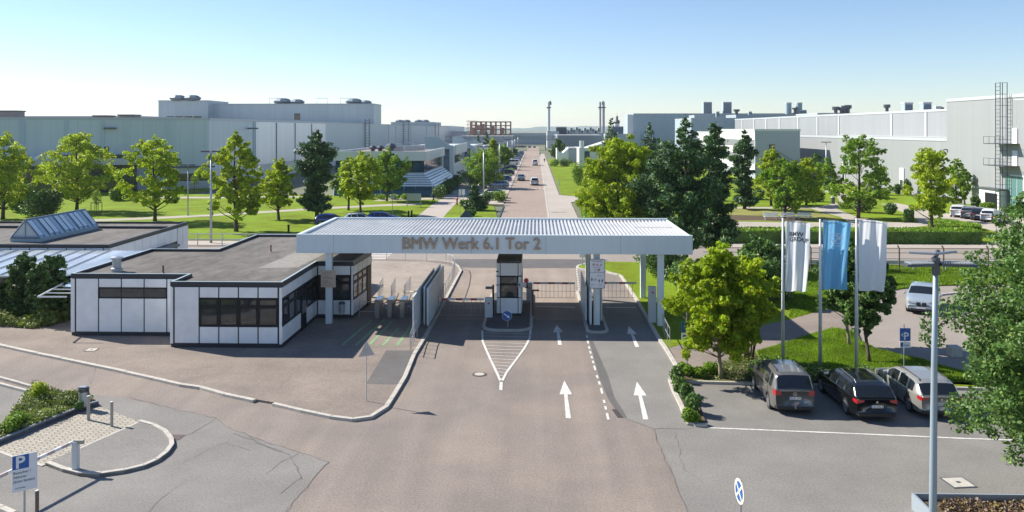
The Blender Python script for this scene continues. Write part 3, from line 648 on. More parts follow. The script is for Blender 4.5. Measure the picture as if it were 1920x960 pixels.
for (x, y) in ((-12.68, 50.35), (3.68, 50.35), (7.55, 50.35), (-12.68, 58.6), (3.68, 58.6), (7.55, 58.6)):
    m = MB().box(x - .19, x + .19, y - .17, y + .17, 0.05, Z0 + .02); m.build('post', FASC, cn, bevel=.015)
t_ = text('BMW Werk 6.1 Tor 2', 1.0, CHROME, cn, (XA(754, Y0), Y0 - .05, 4.74), (R(90), 0, 0), depth=.035, sx=1.0, thick=.02)
bb = [v.co.x for v in t_.data.vertices]; hh = [v.co.y for v in t_.data.vertices if v.co.x < .7]
want = XA(1012, Y0) - XA(754, Y0); wh = .70
t_.data.transform(Matrix.Diagonal((want / (max(bb) - min(bb)), wh / max(hh), 1, 1)))
# notice board on left post
t = thing('notice_board', 'beige notice board full of small print on the left canopy post', 'notice board', (-12.66, 50.1, 2.8))
MB().box(-13.12, -12.22, 50.08, 50.14, 2.35, 3.38).build('board', mat('board_beige', (.55, .44, .33), .6), t)
m = MB()
for k in range(13): 
    if k % 4 != 3: m.box(-13.02, -12.32 - random.random() * .35, 50.072, 50.079, 3.27 - k * .066, 3.288 - k * .066)
m.build('print', mat('print_brown', (.2, .15, .12), .8), t)
# ---------------------------------------------------------------- control booth
bt = thing('control_booth', 'narrow white gate booth with black frames on the middle island', 'booth', (-1.71, 54, .13))
bx0, bx1, by0, by1 = -2.48, -.94, 52.6, 57.0
MB().box(bx0 + .03, bx1 - .03, by0 + .03, by1 - .03, .1, 3.55).build('wall', DARK, bt)
MB().box(bx0 - .03, bx1 + .03, by0 - .03, by1 + .03, 3.5, 3.62).build('roof', ROOFD, bt)
pmb = MB()
for fr, L in (((bx0, by0, 1, 0), 1.54), ((bx1, by0, 0, 1), 4.4), ((bx0, by1, 0, -1), 4.4), ((bx1, by1, -1, 0), 1.54)):
    e = [0, .2, L - .2, L] if L < 2 else [0, .2, 1.5, 2.9, 4.2, 4.4]
    for i in range(len(e) - 1):
        a, b = e[i] + .025, e[i + 1] - .025
        side = (i == 0 or i == len(e) - 2)
        pmb.fbox(fr, a, b, -.02, .025, .28, 1.24); pmb.fbox(fr, a, b, -.02, .025, 2.66, 3.46)
        if side: pmb.fbox(fr, a, b, -.02, .025, 1.3, 2.6)
        else: window(fr, e[i], e[i + 1], 1.26, 2.64, bt, rows=(2.12,), fw=.07)
pmb.build('wall_panel', WHITE, bt)
m = MB(); m.box(bx0 - .06, bx0 + .1, by0 - .05, by0 + .1, 2.9, 2.97)
for fr in ((bx0, by0, 1, 0),): m.fbox(fr, -.08, 1.62, .0, .05, 2.62, 2.67); m.fbox(fr, -.08, 1.62, 0, .05, 2.08 + .55 - .04 - .0 - .0 + 0 - .0 - .53, 2.1)
m.build('trim', BLKFR, bt)
# red lamp, camera arm, small plates
t = thing('signal_lamp', 'red signal lamp on an arm right of the booth', 'signal', (-.7, 52.8, 2.1))
MB().tube([(-.9, 52.9, 2.15), (-.55, 52.8, 2.15)], .03, 6).build('arm', BLKFR, t); MB().tube([(-.62, 52.62, 2.33), (-.62, 52.85, 2.33)], .15, 14).build('lens', SRED, t); MB().lathe((-.62, 52.8, 1.85), [(.1, 0), (.1, .2)], 10).build('housing', BLKFR, t)
t = thing('intercom_arm', 'dark intercom arm on a post left of the booth', 'intercom', (-2.75, 52.4, .13))
MB().box(-2.78, -2.66, 52.4, 52.52, .13, 2.1).build('post', BLKFR, t); MB().box(-3.2, -2.7, 52.35, 52.5, 1.85, 2.0).build('head', DSTEEL, t)
def cabinet(x, y, label, h=1.35, wd=.5, m_=None):
    t = thing('gate_cabinet', label, 'cabinet', (x, y, .1)); b = MB().box(x - wd / 2, x + wd / 2, y - .2, y + .2, .1, h).build('body', m_ or CLADW, t, bevel=.02)
    MB().box(x - wd * .42, x + wd * .42, y - .21, y - .203, .3, h - .12).build('door', m_ or CLADW, t)
    MB().box(x - .05, x + .07, y - .22, y - .212, h - .38, h - .28).build('sticker', SRED, t)
    return t
cabinet(-2.98, 52.2, 'white barrier cabinet left of the booth')
cabinet(-.45, 56.6, 'grey barrier cabinet behind the right side of the booth', 1.5, .42, STEEL)
cabinet(7.15, 51.2, 'tall white cabinet leaning on the right canopy post', 2.3, .45)
t = thing('ticket_reader', 'thin post with a small card reader at the right edge of the booth island', 'card reader', (-.2, 52.6, .13))
MB().box(-.26, -.16, 52.6, 52.7, .13, 1.75).build('post', mat('maroon', (.12, .04, .05), .5), t); MB().box(-.3, .2, 52.55, 52.7, 1.7, 1.78).build('arm', mat('maroon', (.12, .04, .05), .5), t); MB().box(-.85, -.35, 52.45, 52.6, .95, 1.12).build('reader', DSTEEL, t)
t = thing('hanging_plate', 'pale rectangular plate fixed on the right side of the booth', 'sign', (-.8, 52.4, 2)); MB().box(-1.15, -.62, 52.42, 52.46, 1.95, 2.28).build('plate', STEEL, t); MB().box(-1.12, -1.0, 52.41, 52.42, 2.05, 2.2).build('symbol', BLUES, t)
# ---------------------------------------------------------------- keep-right sign
def disc(mb, c, r, n=28, th=.02, ny=-1): mb.tube([(c[0], c[1] + th / 2, c[2]), (c[0], c[1] - th / 2, c[2])], r, n); return mb
t = thing('direction_sign', 'round blue sign with white arrow at the nose of the booth island', 'road sign', (-1.72, 49.6, .13))
sx, sz = XA(950.5, 49.6), ZA(592, -1.7, 49.6)
MB().tube([(sx + .05, 49.65, .13), (sx + .05, 49.65, sz + .28)], .03, 8).build('post', STEEL, t)
disc(MB(), (sx, 49.6, sz), .30).build('disc', SWHITE, t); disc(MB(), (sx, 49.588, sz), .285).build('face', BLUES, t)
a = R(-35); q = lambda u, v: (sx + u * math.cos(a) - v * math.sin(a), 49.57, sz + u * math.sin(a) + v * math.cos(a))
MB().prism_dir([q(-.22, -.03), q(.06, -.03), q(.06, -.1), q(.22, 0), q(.06, .1), q(.06, .03), q(-.22, .03)], (0, -.006, 0)).build('arrow', SWHITE, t)
# ---------------------------------------------------------------- traffic board on middle post
t = thing('information_board', 'white rules board with warning symbols and lane arrows on the middle canopy post', 'sign', (3.63, 49.95, 3))
yb_ = 49.62; x0 = XA(1105, yb_); x1 = XA(1134.5, yb_); z1 = ZA(485.5, 3.6, yb_); z0 = ZA(541, 3.6, yb_)
def rrect(x0, x1, z0, z1, r, y, d): 
    o = []
    for cx, cz, a0 in ((x1 - r, z0 + r, -90), (x1 - r, z1 - r, 0), (x0 + r, z1 - r, 90), (x0 + r, z0 + r, 180)):
        for k in range(5): tt = R(a0 + k * 22.5); o.append((cx + r * math.cos(tt), y, cz + r * math.sin(tt)))
    return MB().prism_dir(o, (0, d, 0))
rrect(x0, x1, z0, z1, .1, yb_ + .03, -.03).build('board', mat('board_rim', (.02, .03, .08), .4), t)
rrect(x0 + .03, x1 - .03, z0 + .03, z1 - .03, .08, yb_, -.006).build('face', SWHITE, t)
W_ = x1 - x0; Hh = z1 - z0; yf = yb_ - .008
def ring(mb, cx, cz, r, w_=.02, y=None, th=.005):
    y = yf if y is None else y; n = 20; vs = []; fs = []
    for k in range(n):
        a = 2 * math.pi * k / n
        for rr in (r, r - w_): vs += [(cx + rr * math.cos(a), y, cz + rr * math.sin(a))]
    for k in range(n): fs.append((2 * k, 2 * ((k + 1) % n), 2 * ((k + 1) % n) + 1, 2 * k + 1))
    return mb.add(vs, fs)
def tri(mb, cx, cz, r, w_=.025):
    o = [(cx + r * math.cos(R(90 + 120 * k)), cz + r * math.sin(R(90 + 120 * k))) for k in range(3)]
    i = [(cx + (r - 2 * w_) * math.cos(R(90 + 120 * k)), cz + (r - 2 * w_) * math.sin(R(90 + 120 * k))) for k in range(3)]
    for k in range(3):
        j = (k + 1) % 3; mb.add([(o[k][0], yf, o[k][1]), (o[j][0], yf, o[j][1]), (i[j][0], yf, i[j][1]), (i[k][0], yf, i[k][1])], [(0, 1, 2, 3)])
m = MB(); px_ = lambda f_: x0 + W_ * f_; pz_ = lambda f_: z1 - Hh * f_
ring(m, px_(.28), pz_(.19), .085, .018); tri(m, px_(.51), pz_(.2), .1); tri(m, px_(.74), pz_(.2), .09); ring(m, px_(.39), pz_(.37), .085, .02); ring(m, px_(.6), pz_(.37), .085, .02)
m.build('warning_symbol', SRED, t)
m = MB(); B = lambda a, b, c, d: m.box(px_(a), px_(b), yf - .001, yf, pz_(d), pz_(c))
B(.12, .85, .055, .065); B(.22, .8, .085, .095); B(.2, .72, .275, .285); B(.04, .96, .447, .458); B(.5, .78, .565, .575); B(.08, .32, .865, .875); B(.58, .78, .865, .875); B(.55, .66, .35, .385); B(.24, .32, .175, .205)
for cx, s_ in ((.16, -1), (.62, 1), (.82, 1)):
    for a, b in ((-.035, .035),):
        X_ = px_(cx); Z_ = pz_(.74 if s_ > 0 else .69)
        m.add([(X_ - .02, yf, Z_ - .11 * s_), (X_ + .02, yf, Z_ - .11 * s_), (X_ + .02, yf, Z_), (X_ - .02, yf, Z_)], [(0, 1, 2, 3)]); m.add([(X_ - .06, yf - .001, Z_ - .01 * s_), (X_ + .06, yf - .001, Z_ - .01 * s_), (X_, yf - .001, Z_ + .12 * s_)], [(0, 1, 2)])
m.build('print', SBLACK, t)
m = MB(); ring(m, px_(.38), pz_(.70), .075, .05); m.build('grey_symbol', mat('sym_grey', (.35, .38, .4), .5), t)
# ---------------------------------------------------------------- sliding gate leaves on middle island
def leaf(x, y0, y1, h, label, th=.07, zb=.25, grp='sliding gate leaves parked by the barriers', mat_=None):
    t = thing('gate_leaf', label, 'gate leaf', (x, y0, .1), grp); m = MB()
    n_ = max(3, int((y1 - y0) / .45))
    MB().box(x - th * .35, x + th * .35, y0 + .06, y1 - .06, zb + .05, h - .05).build('sheet', mat_ or CLADW, t)
    for yy in (y0, y1 - .06): m.box(x - th / 2, x + th / 2, yy, yy + .06, zb, h)
    m.box(x - th / 2, x + th / 2, y0 + .06, y1 - .06, zb, zb + .06); m.box(x - th / 2, x + th / 2, y0 + .06, y1 - .06, h - .06, h)
    for k in range(1, n_): yy = y0 + (y1 - y0) * k / n_; m.box(x - th * .48, x + th * .48, yy - .012, yy + .012, zb + .06, h - .06)
    m.build('frame', FASC, t)
    for yy in (y0 + .3, y1 - .3): MB().box(x - .04, x + .04, yy - .06, yy + .06, .1, zb + .02).build('foot', STEEL, t)
leaf(3.08, 50.9, 56.5, 2.3, 'outer left gate leaf standing against the middle post'); leaf(3.3, 49.9, 54.5, 2.25, 'inner left gate leaf beside the middle post', .1)
leaf(4.02, 50.9, 56.5, 2.25, 'white gate leaf right of the middle post under the rules board', .1)
leaf(-6.48, 49.3, 57.6, 2.45, 'tall white gate leaf facing the left barrier', .12); leaf(-6.72, 49.6, 57.8, 2.5, 'middle of the three white gate leaves by the turnstiles', .1); leaf(-7.0, 46.9, 56.6, 2.45, 'front white gate leaf nearest the turnstiles', .08)
# ---------------------------------------------------------------- barriers
def boom(x0, x1, y, label, z=1.25, red=True):
    t = thing('boom_barrier', label, 'barrier', (x0, y, 0)); MB().box(x0, x1, y - .04, y + .04, z, z + .13).build('boom', SWHITE, t)
    n_ = max(2, int((x1 - x0) / .9))
    for k in range(n_):
        a = x0 + (x1 - x0) * (k + .1) / n_; MB().box(a, a + .4, y - .044, y + .044, z + .003, z + .127).build('stripe', RED, t)
    m = MB(); k = x0 + .05
    m.tube([(x0, y, z - .95), (x1, y, z - .95)], .015, 5); m.tube([(x0, y, z - .5), (x1, y, z - .5)], .01, 5)
    while k < x1: m.tube([(k, y, z), (k, y, z - .95)], .013, 5); k += .28
    m.build('skirt', STEEL, t)
boom(-6.1, -3.3, 52.3, 'lowered red and white barrier with rail skirt between gate leaves and booth', 1.15)
boom(-.2, 2.7, 57.4, 'lowered barrier with rail skirt between booth and middle post'); boom(4.4, 6.95, 57.6, 'lowered barrier with rail skirt across the right lane')
# railings
def railing(pts, label, h=1.05, sp=1.3, rails=(1.0,), r=.022, z=.1, post=.02, grp=None, m_=None, vert=0):
    m_ = m_ or STEEL; t = thing('railing', label, 'railing', (pts[0][0], pts[0][1], z), grp); done = set()
    for a, b in zip(pts, pts[1:]):
        a = Vector(a); b = Vector(b); n_ = max(1, round((b - a).length / sp))
        for k in range(n_ + 1):
            p = a.lerp(b, k / n_); key = (round(p.x, 2), round(p.y, 2))
            if key in done: continue
            done.add(key); MB().tube([(p.x, p.y, z), (p.x, p.y, z + h)], post, 6).build('upright', m_, t)
    for f_ in rails: MB().tube([(p[0], p[1], z + h * f_) for p in pts], r, 6).build('rail', m_, t)
    return t
railing([P(822, 585, .1), P(838, 552, .1), P(848, 530, .1), P(853, 512, .1), P(851, 503, .1), P(836, 497.5, .1)], 'steel railing along the kerb left of the exit lane', rails=(1.0,), sp=1.1)
railing([P(836, 495, .1), P(800, 489.5, .1), P(760, 488, .1), P(725, 487.5, .1)], 'steel railing at the far edge of the inner yard under the canopy', sp=2.2)
railing([P(769, 663, .1), P(777, 640, .1), P(782, 633, .1)], 'short steel handrail at the kerb end in front of the gate leaves', rails=(1.0, .5), sp=.9)
railing([P(1243, 622, .1), P(1247, 633, .1), P(1256, 652, .1)], 'short steel handrail on the grass by the right kerb', rails=(1.0, .5), sp=.9)
for k, (a, b) in enumerate((((709, 565), (718, 547)), ((733.5, 565), (741, 548)), ((758, 565), (770, 545)))):
    railing([P(*a, .1), P(*b, .1)], ('short lane railing nearest the gatehouse behind the turnstiles', 'middle short lane railing behind the turnstiles', 'short lane railing behind the turnstiles nearest the gate leaves')[k], rails=(1, .6), sp=.8, grp='lane railings behind the turnstiles')
# turnstiles
for k, px in enumerate((708, 731, 755)):
    x, y = P(px - 1, 596, .1)
    t = thing('turnstile', ('turnstile nearest the gatehouse with a lit steel top', 'middle turnstile of the row beside the gatehouse', 'turnstile nearest the white gate leaves')[k], 'turnstile', (x, y, .1), 'turnstiles beside the gatehouse')
    MB().box(x - .14, x + .14, y, y + .3, .1, 1.05).build('pillar', BRUSH, t); MB().box(x - .13, x + .13, y + .3, y + 1.5, .35, 1.0).build('body', STEEL, t)
    MB().prism_dir([(x - .18, y - .1, 1.05), (x - .18, y - .1, 1.12), (x - .18, y + .2, 1.2), (x - .18, y + 1.5, 1.2), (x - .18, y + 1.5, 1.05)], (.36, 0, 0)).build('lid', BRUSH, t)
    for a in (0, 120, 240): MB().tube([(x + .14, y + .5, .85), (x + .65, y + .5 + .2 * math.cos(R(a)), .85 + .3 * math.sin(R(a + 20)))], .02, 6).build('arm', BRUSH, t)
t = railing([(-11.2, 52.2), (-10.2, 52.2)], 'crowd bar linking the gatehouse to the first turnstile', rails=(.9, .3), sp=1)
# ================================================================ FACTORY BUILDINGS
def bldg(name, label, x0, x1, y0, y1, z, m=CLAD, strips=(), strip_m=None, rim=True, cat='factory hall'):
    t = thing(name, label, cat, ((x0 + x1) / 2, y0, 0))
    MB().box(x0, x1, y0, y1, 0, z).build('wall', m, t)
    MB().box(x0 + .3, x1 - .3, y0 + .3, y1 - .3, z, z + .15).build('roof', mat('roof_grey', (.30, .30, .29), .9, var=.1, scale=.2), t)
    if rim: 
        mm = MB(); mm.box(x0 - .1, x1 + .1, y0 - .1, y0 + .15, z - .25, z + .25); mm.box(x0 - .1, x0 + .15, y0 + .15, y1, z - .25, z + .25); mm.box(x1 - .15, x1 + .1, y0 + .15, y1, z - .25, z + .25); mm.build('roof_edge', mat('edge_metal', (.44,.47,.49), .45), t)
    return t
# left long hall, wall parallel to the road at x=-66
hl = thing('factory_hall', 'long grey clad factory hall behind the park on the left', 'factory hall', (-100, 84, 0))
KX, KY = -66.0, 165.0; SK = 2.29
hpoly = [(-66, 165), (-66, 360), (-190, 360), (-190, 110.9)]
MB().prism(hpoly, 0, 14).build('wall', CLAD, hl); MB().prism(inset(hpoly, .3), 14, 14.15).build('roof', mat('roof_grey', (.30, .30, .29), .9, var=.1, scale=.2), hl)
def skew(px, off=0):
    t = (px - 960) / F; k = (t * CS - SN) / (CS + t * SN); y = (KX + off - KY * SK) / (k - SK); return (KX + off - (KY - y) * SK, y)
LN = math.hypot(SK, 1); UX, UY = SK / LN, 1 / LN
for p in (36, 41, 122, 190, 311):
    a = skew(p); MB().fbox((a[0], a[1], UX, UY), 0, .5, 0, .18, .5, 13.6).build('downpipe', mat('strip_blue', (.42, .52, .58), .4), hl)
MB().fbox((-190, 110.9, UX, UY), 0, 135.2, -.1, .12, 13.75, 14.25).build('roof_edge', mat('edge_metal', (.44,.47,.49), .45), hl)
MB().box(-66.1, -65.88, 165.1, 336, 13.75, 14.25).build('roof_edge', mat('edge_metal', (.44,.47,.49), .45), hl)
def side_strips(t, x, pxs, z0, z1, m, nm='downpipe', w_=.5, sgn=1):
    for p in pxs:
        y = YB(p, x); MB().box(x, x + .18 * sgn, y - w_ / 2, y + w_ / 2, z0, z1).build(nm, m, t) if sgn > 0 else MB().box(x - .18, x, y - w_ / 2, y + w_ / 2, z0, z1).build(nm, m, t)
side_strips(hl, -66, (475,), .5, 13.6, mat('strip_blue', (.42, .52, .58), .4))
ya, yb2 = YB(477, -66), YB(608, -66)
MB().box(-66, -65.6, ya, yb2, 3.5, 13.7).build('glare_cladding', CLADS, hl)  # sun glare on the hall wall, put in as a paler, glossier section
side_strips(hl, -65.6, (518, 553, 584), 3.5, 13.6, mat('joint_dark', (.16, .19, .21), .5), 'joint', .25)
fs_ = (*skew(312), UX, UY); MB().fbox(fs_, 0, 8.6, 0, .25, .3, 1.4).build('plinth', BEIGE, hl); window(fs_, 0, 8.6, 1.6, 3.1, hl, cols=4, nout=.1); MB().fbox(fs_, -3, 9, 0, .8, 4.3, 4.6).build('ledge', DSTEEL, hl)
window((*skew(155), UX, UY), 0, 4.5, 6.9, 8.6, hl, cols=2, nout=.1)
for p in (195, 465): a = skew(p) if p < 300 else (-66, YB(p, -66)); MB().fbox((*a, UX, UY), 0, 2.2, 0, .9, 12.0, 12.3).build('wall_bracket', DSTEEL, hl)
an = thing('entrance_annex', 'low annex with pale fascia and dark glazing before the left hall', 'annex', (-74, 100, 0))
fa_ = (*skew(73, 3.9 * LN), UX, UY); fl_ = (Vector(skew(262, 3.9 * LN)) - Vector(skew(73, 3.9 * LN))).length; MB().fbox(fa_, -20, fl_ - .5, -3.8, -.3, 0, 5.2).build('glazing', GLASS, an); MB().fbox(fa_, -20, fl_, -3.85, .4, 5.2, 6.4).build('fascia', BEIGE, an); MB().fbox(fa_, 1, 14, -3.8, -2.6, 6.4, 7.1).build('rooflight', GLASS, an)
dx_, dy_ = skew(82, 2.4 * LN); MB().lathe((dx_, dy_, 6.4), [(1.9, 0), (1.6, .5), (1.0, .75), (.2, .85)], 14).build('dome', SWHITE, an)
tw = bldg('factory_tower', 'tall windowless grey factory block rising behind the left hall', XA(390, 336), -66.2, 336, 352, 22.2, CLAD)
MB().box(XA(390, 336), -66.0, 336.0, 337, 14, 14.01).build('flashing', CLADS, tw)
window((XA(552, 336), 335.9, 1, 0), 0, 2.4, 15.8, 18.4, tw)
tw2 = bldg('factory_tower', 'grey factory block with a dark window band behind the left hall', XA(297, 330), XA(390, 330), 330, 352, 23.4, CLAD)
for k in range(4): window((XA(312 + k * 17, 330), 329.9, 1, 0), 0, 3.2, 14.4, 17.2, tw2)
hb = bldg('factory_hall', 'white clad factory hall continuing along the avenue behind the blue glass office', -150, -66, 360.5, 760, 13.9, CLADW)
side_strips(hb, -66, (728, 742, 770, 800, 822), .5, 13.6, mat('joint_pale', (.5, .52, .53), .5), 'joint', 1.0)
def ladder_tower(x, y, z0, z1, label, ax='y', w_=1.6, m_=DSTEEL):
    t = thing('ladder_tower', label, 'ladder', (x, y, z0)); m = MB(); k = z0
    for a, b in ((0, 0), (w_, 0), (0, w_), (w_, w_)): m.tube([(x + a, y + b, z0), (x + a, y + b, z1)], .09, 5)
    m.build('frame', m_, t); m = MB()
    while k < z1: m.tube([(x, y, k), (x + w_, y, k), (x + w_, y + w_, k), (x, y + w_, k), (x, y, k)], .05, 4); k += 1.1
    m.build('rung', m_, t); return t
ladder_tower(-65.8, YB(688, -65), 2, 16, 'dark ladder tower at the corner of the left hall'); ladder_tower(-65.8, YB(759, -65), 2, 16.5, 'dark ladder tower on the white hall behind the office roof', w_=2.5)
ladder_tower(-65.8, YB(818, -65), 2, 16, 'thin ladder tower on the far end of the white hall', w_=2.2)
def pod(x, y, z, s, label, grp='large metal roof ventilators'):
    t = thing('roof_ventilator', label, 'roof ventilator', (x, y, z), grp); MB().lathe((x, y, z), [(s * .8, 0), (s * .9, s * .08), (s * 1.15, s * .28), (s * 1.15, s * .4), (s * .75, s * .68), (s * .6, s * .72)], 8).build('hood', mat('vent_blue', (.17, .22, .26), .45, metal=.3), t)
    MB().lathe((x, y, z), [(s * .5, s * .72), (s * .5, s * .78)], 8).build('cap', CLADS, t)
for p, yy, z, s, l in ((334, 331, 23.4, 3.1, 'left ventilator of the pair on the highest left block'), (361, 331, 23.4, 3.1, 'right ventilator of the pair on the highest left block'), (530, 340, 22.2, 3.4, 'tilted dark ventilator on the roof of the windowless block'), (557, 340, 22.2, 2.8, 'flat ventilator beside the tilted one on the windowless block'),
                        (664, 340, 22.2, 3.2, 'dark ventilator near the right end of the windowless block'), (686, 340, 22.2, 2.2, 'small ventilator at the right end of the windowless block')):
    pod(XA(p, yy), yy, z, s, l)
for p in (515, 604, 648): x = XA(p, 345); t = thing('roof_frame', 'pale pipe frame on the windowless block, %s' % {515: 'left of the ventilators', 604: 'in the middle of the roof', 648: 'next to the right ventilators'}[p], 'roof frame', (x, 345, 22.2), 'pale frames on the left roof'); MB().tube([(x - 2.2, 345, 22.2), (x - 2.2, 345, 25), (x + 2.2, 345, 25), (x + 2.2, 345, 22.2)], .15, 5).build('frame', CLADW, t)
for pa, pb_, zt_, l in ((-40, 31, 207, 'low roof unit at the far left of the hall roof'), (175, 202, 216, 'low roof unit in the middle of the left hall roof'), (222, 251, 214.5, 'low roof unit right of the middle on the left hall roof')):
    y = 182; xa, xb = XA(pa, y), XA(pb_, y); zt = ZA(zt_, xa, y); t = thing('roof_unit', l, 'roof unit', (xa, y, 14), 'low roof units'); MB().box(xa, xb, y, y + 3, 14, zt - .3).build('body', mat('rusty_grey', (.28, .24, .23), .7), t); MB().box(xa - .2, xb + .2, y - .2, y + 3.2, zt - .3, zt).build('cover', DSTEEL, t)
bldg('factory_hall', 'far low pale hall roof behind the left hall at the edge', XA(30, 215), XA(262, 215), 215, 260, 15.2, CLADS)
def farbox(name, label, p0, p1, ptop, y, dep, m, cat='factory hall', z0=0, **k):
    x0, x1 = XA(p0, y), XA(p1, y); return bldg(name, label, x0, x1, y, y + dep, ZA(ptop, (x0 + x1) / 2, y), m, cat=cat, **k)
pb = farbox('plant_room', 'grey plant room with ventilators on the roof line behind the office', 733, 814, 229.5, 545, 40, CLADB, 'plant room')
for p, l in ((749, 'leftmost of four small ventilators on the plant room'), (762, 'second of four small ventilators on the plant room'), (785, 'third of four small ventilators on the plant room'), (797, 'rightmost of four small ventilators on the plant room')):
    pod(XA(p, 548), 548, ZA(230, 0, 548), 2.6, l, 'small ventilators on the plant room')
# blue glass office -----------------------------------------------------------------
of = thing('glass_office', 'two storey office with blue window band, white parapet and sloping glass louvres', 'office building', (-28, 149, 0))
ox0, ox1, oy0, oy1, oz = -36.2, -20.2, 148.2, 178, 8.0
MB().box(ox0, ox1, oy0 + .3, oy1, 0, 6.3).build('wall', CLADB, of)
m = MB(); m.box(ox0 - .3, ox1 + .5, oy0 - .1, oy0 + .3, 6.3, oz); m.box(ox1 + .1, ox1 + .5, oy0 + .3, oy1, 6.3, oz); m.box(ox0 - .3, ox0, oy0 + .3, oy1, 6.3, oz); m.build('parapet', CLADW, of)
MB().box(ox0, ox1 + .1, oy0 + .3, oy1, 6.3, 7.65).build('roof', mat('roof_brown', (.24, .2, .17), .9, var=.15, scale=.5), of)
for k in range(8): window((ox0 + k * 2.0, oy0 + .3, 1, 0), 0, 2.0, 4.2, 6.28, of, gm=GLASSB, fw=.08)
for k in range(8): window((ox1, oy0 + .3 + k * 3.6, 0, 1), 0, 3.6, 4.2, 6.28, of, gm=GLASSB, fw=.1, cols=2)
m = MB()
for k in range(6):
    z = 3.95 - k * .38; o = .3 + k * .42
    m.add([(ox0, oy0 + .25 - o, z - .2), (ox1 + o, oy0 + .25 - o, z - .2), (ox1 + o - .3, oy0 + .45 - o, z + .06), (ox0, oy0 + .45 - o, z + .06)], [(0, 1, 2, 3)])
    m.add([(ox1 + o, oy0 + .25 - o, z - .2), (ox1 + o, oy1, z - .2), (ox1 + o - .3, oy1, z + .06), (ox1 + o - .3, oy0 + .45 - o, z + .06)], [(0, 1, 2, 3)])
m.build('louvre', CLADS, of)
MB().add([(ox0, oy0 - 1.2, 0), (ox1 + 2.4, oy0 - 1.6, 0), (ox1 + 1.4, oy0 - .6, 2.6), (ox0, oy0 - .4, 2.6)], [(0, 1, 2, 3)]).add([(ox1 + 2.4, oy0 - 1.6, 0), (ox1 + 2.4, oy1, 0), (ox1 + 1.4, oy1, 2.6), (ox1 + 1.4, oy0 - .6, 2.6)], [(0, 1, 2, 3)]).build('sloping_glazing', mat('glass_teal', (.03, .10, .13), .08, spec=.9), of)
m = MB()
for k in range(9):
    xx = ox0 + k * 2.1; m.tube([(xx, oy0 - 1.25 - .022 * k, 0), (xx, oy0 - .42 - .02 * k, 2.6)], .06, 4)
    yy = oy0 - 1.5 + k * 3.7; m.tube([(ox1 + 2.42, yy, 0), (ox1 + 1.42, yy, 2.6)], .07, 4)
m.build('glazing_bar', CLADW, of)
def dish(x, y, s, l):
    t = thing('roof_machine', l, 'roof unit', (x, y, 7.7), 'machines on the office roof'); MB().lathe((x, y, 7.65), [(s * .5, 0), (s * .5, s * .5), (s, s * .8), (s * .9, s * 1.1), (s * .4, s * 1.5)], 8).build('hood', DSTEEL, t)
dish(XA(699, 158), 158, .8, 'left round ventilator on the office roof'); dish(XA(713, 158), 158, .8, 'second round ventilator on the office roof'); dish(XA(733, 156), 156, 1.1, 'broad ventilator on the office roof near its front edge')
for k, (p, y) in enumerate(((745, 160), (768, 166), (785, 170))):
    x = XA(p, y); t = thing('roof_machine', ('grey roof unit right of the broad ventilator', 'grey roof unit in the middle of the office roof end', 'grey roof unit nearest the sloped gable wall')[k], 'roof unit', (x, y, 7.7), 'machines on the office roof')
    MB().box(x - 1.3, x + 1.3, y - .8, y + .8, 7.65, 8.7).build('body', STEEL, t); MB().tube([(x - 1, y, 8.7), (x - 1, y, 9.2), (x + 1, y, 9.2), (x + 1, y, 8.7)], .08, 5).build('pipe', STEEL, t)
def fin(y, pl, pr, ps, y2, label, pz0=256, pz1=273):
    x0, xs, x1 = XA(pl, y), XA(ps, y), XA(pr, y); za, zb = ZA(pz0, x0, y), ZA(pz1, x1, y)
    t = thing('gable_building', label, 'office building', (x1, y, 0)); MB().prism_dir([(x0, y, 0), (x1, y, 0), (x1, y, zb), ((x1 + xs) / 2 + 1, y, zb + .1), (xs, y, za), (x0, y, za)], (0, 1.2, 0)).build('gable_wall', CLADB, t)
    MB().box(x0 - 4, x1 - .02, y + 1.2, y2, 0, zb - .2).build('wall', CLADW, t)
    MB().box(x1 - .01, x1 + .25, y + 3, y2, zb - 2.2, zb + .1).build('parapet', CLADW, t)
    window((x1, y + 3, 0, 1), 0, y2 - y - 3, zb - 4.1, zb - 2.3, t, gm=GLASSB, cols=6); window((x1 - 2.2, y, 1, 0), 0, 1.3, 1.5, zb - .8, t, gm=GLASSB, rows=(3.2, 5.4))
    return t
fin(187, 796, 850, 820, 222, 'white office wing with a sloped grey gable wall beside the glass office'); fin(226, 848, 888, 864, 262, 'second office wing with sloped grey gable wall farther along the avenue'); fin(268, 885, 905, 893, 300, 'third and farthest office wing with sloped gable wall', 262, 274)
# right halls ------------------------------------------------------------------------
hr = bldg('factory_hall', 'tall silver clad hall at the right edge with a caged escape ladder', 69, 210, 55, 141, 16.8, CLADR)
hr2 = bldg('factory_hall', 'lower silver hall wall with narrow white doors behind the right park', 69.3, 79.9, 141.2, 222, 10.2, CLADR)
hr3 = bldg('factory_hall', 'long silver hall with white strips set back behind the lower right hall', 80, 230, 222.2, 335, 15.8, CLADR)
hr4 = bldg('factory_hall', 'upper silver wall with white strips directly above the lower right hall', 80, 230, 141.2, 222, 15.75, CLADR)
side_strips(hr3, 80, (1392, 1414, 1437, 1462, 1497), 10, 15.6, CLADW, 'white_strip', .9, -1)
side_strips(hr4, 80, (1573, 1672, 1737), 10.2, 15.4, CLADW, 'white_strip', .7, -1); side_strips(hr3, 80, (1533,), 10.2, 15.4, CLADW, 'white_strip', .7, -1)
for p in (1554, 1583, 1648, 1692):
    y = YB(p, 69.3); d_ = MB().box(69.1, 69.32, y - .9, y + .9, .3, 4.6).build('door', SWHITE, hr2); MB().box(69.05, 69.1, y - .6, y + .6, .3, 2.4).build('pane', GLASS, d_)
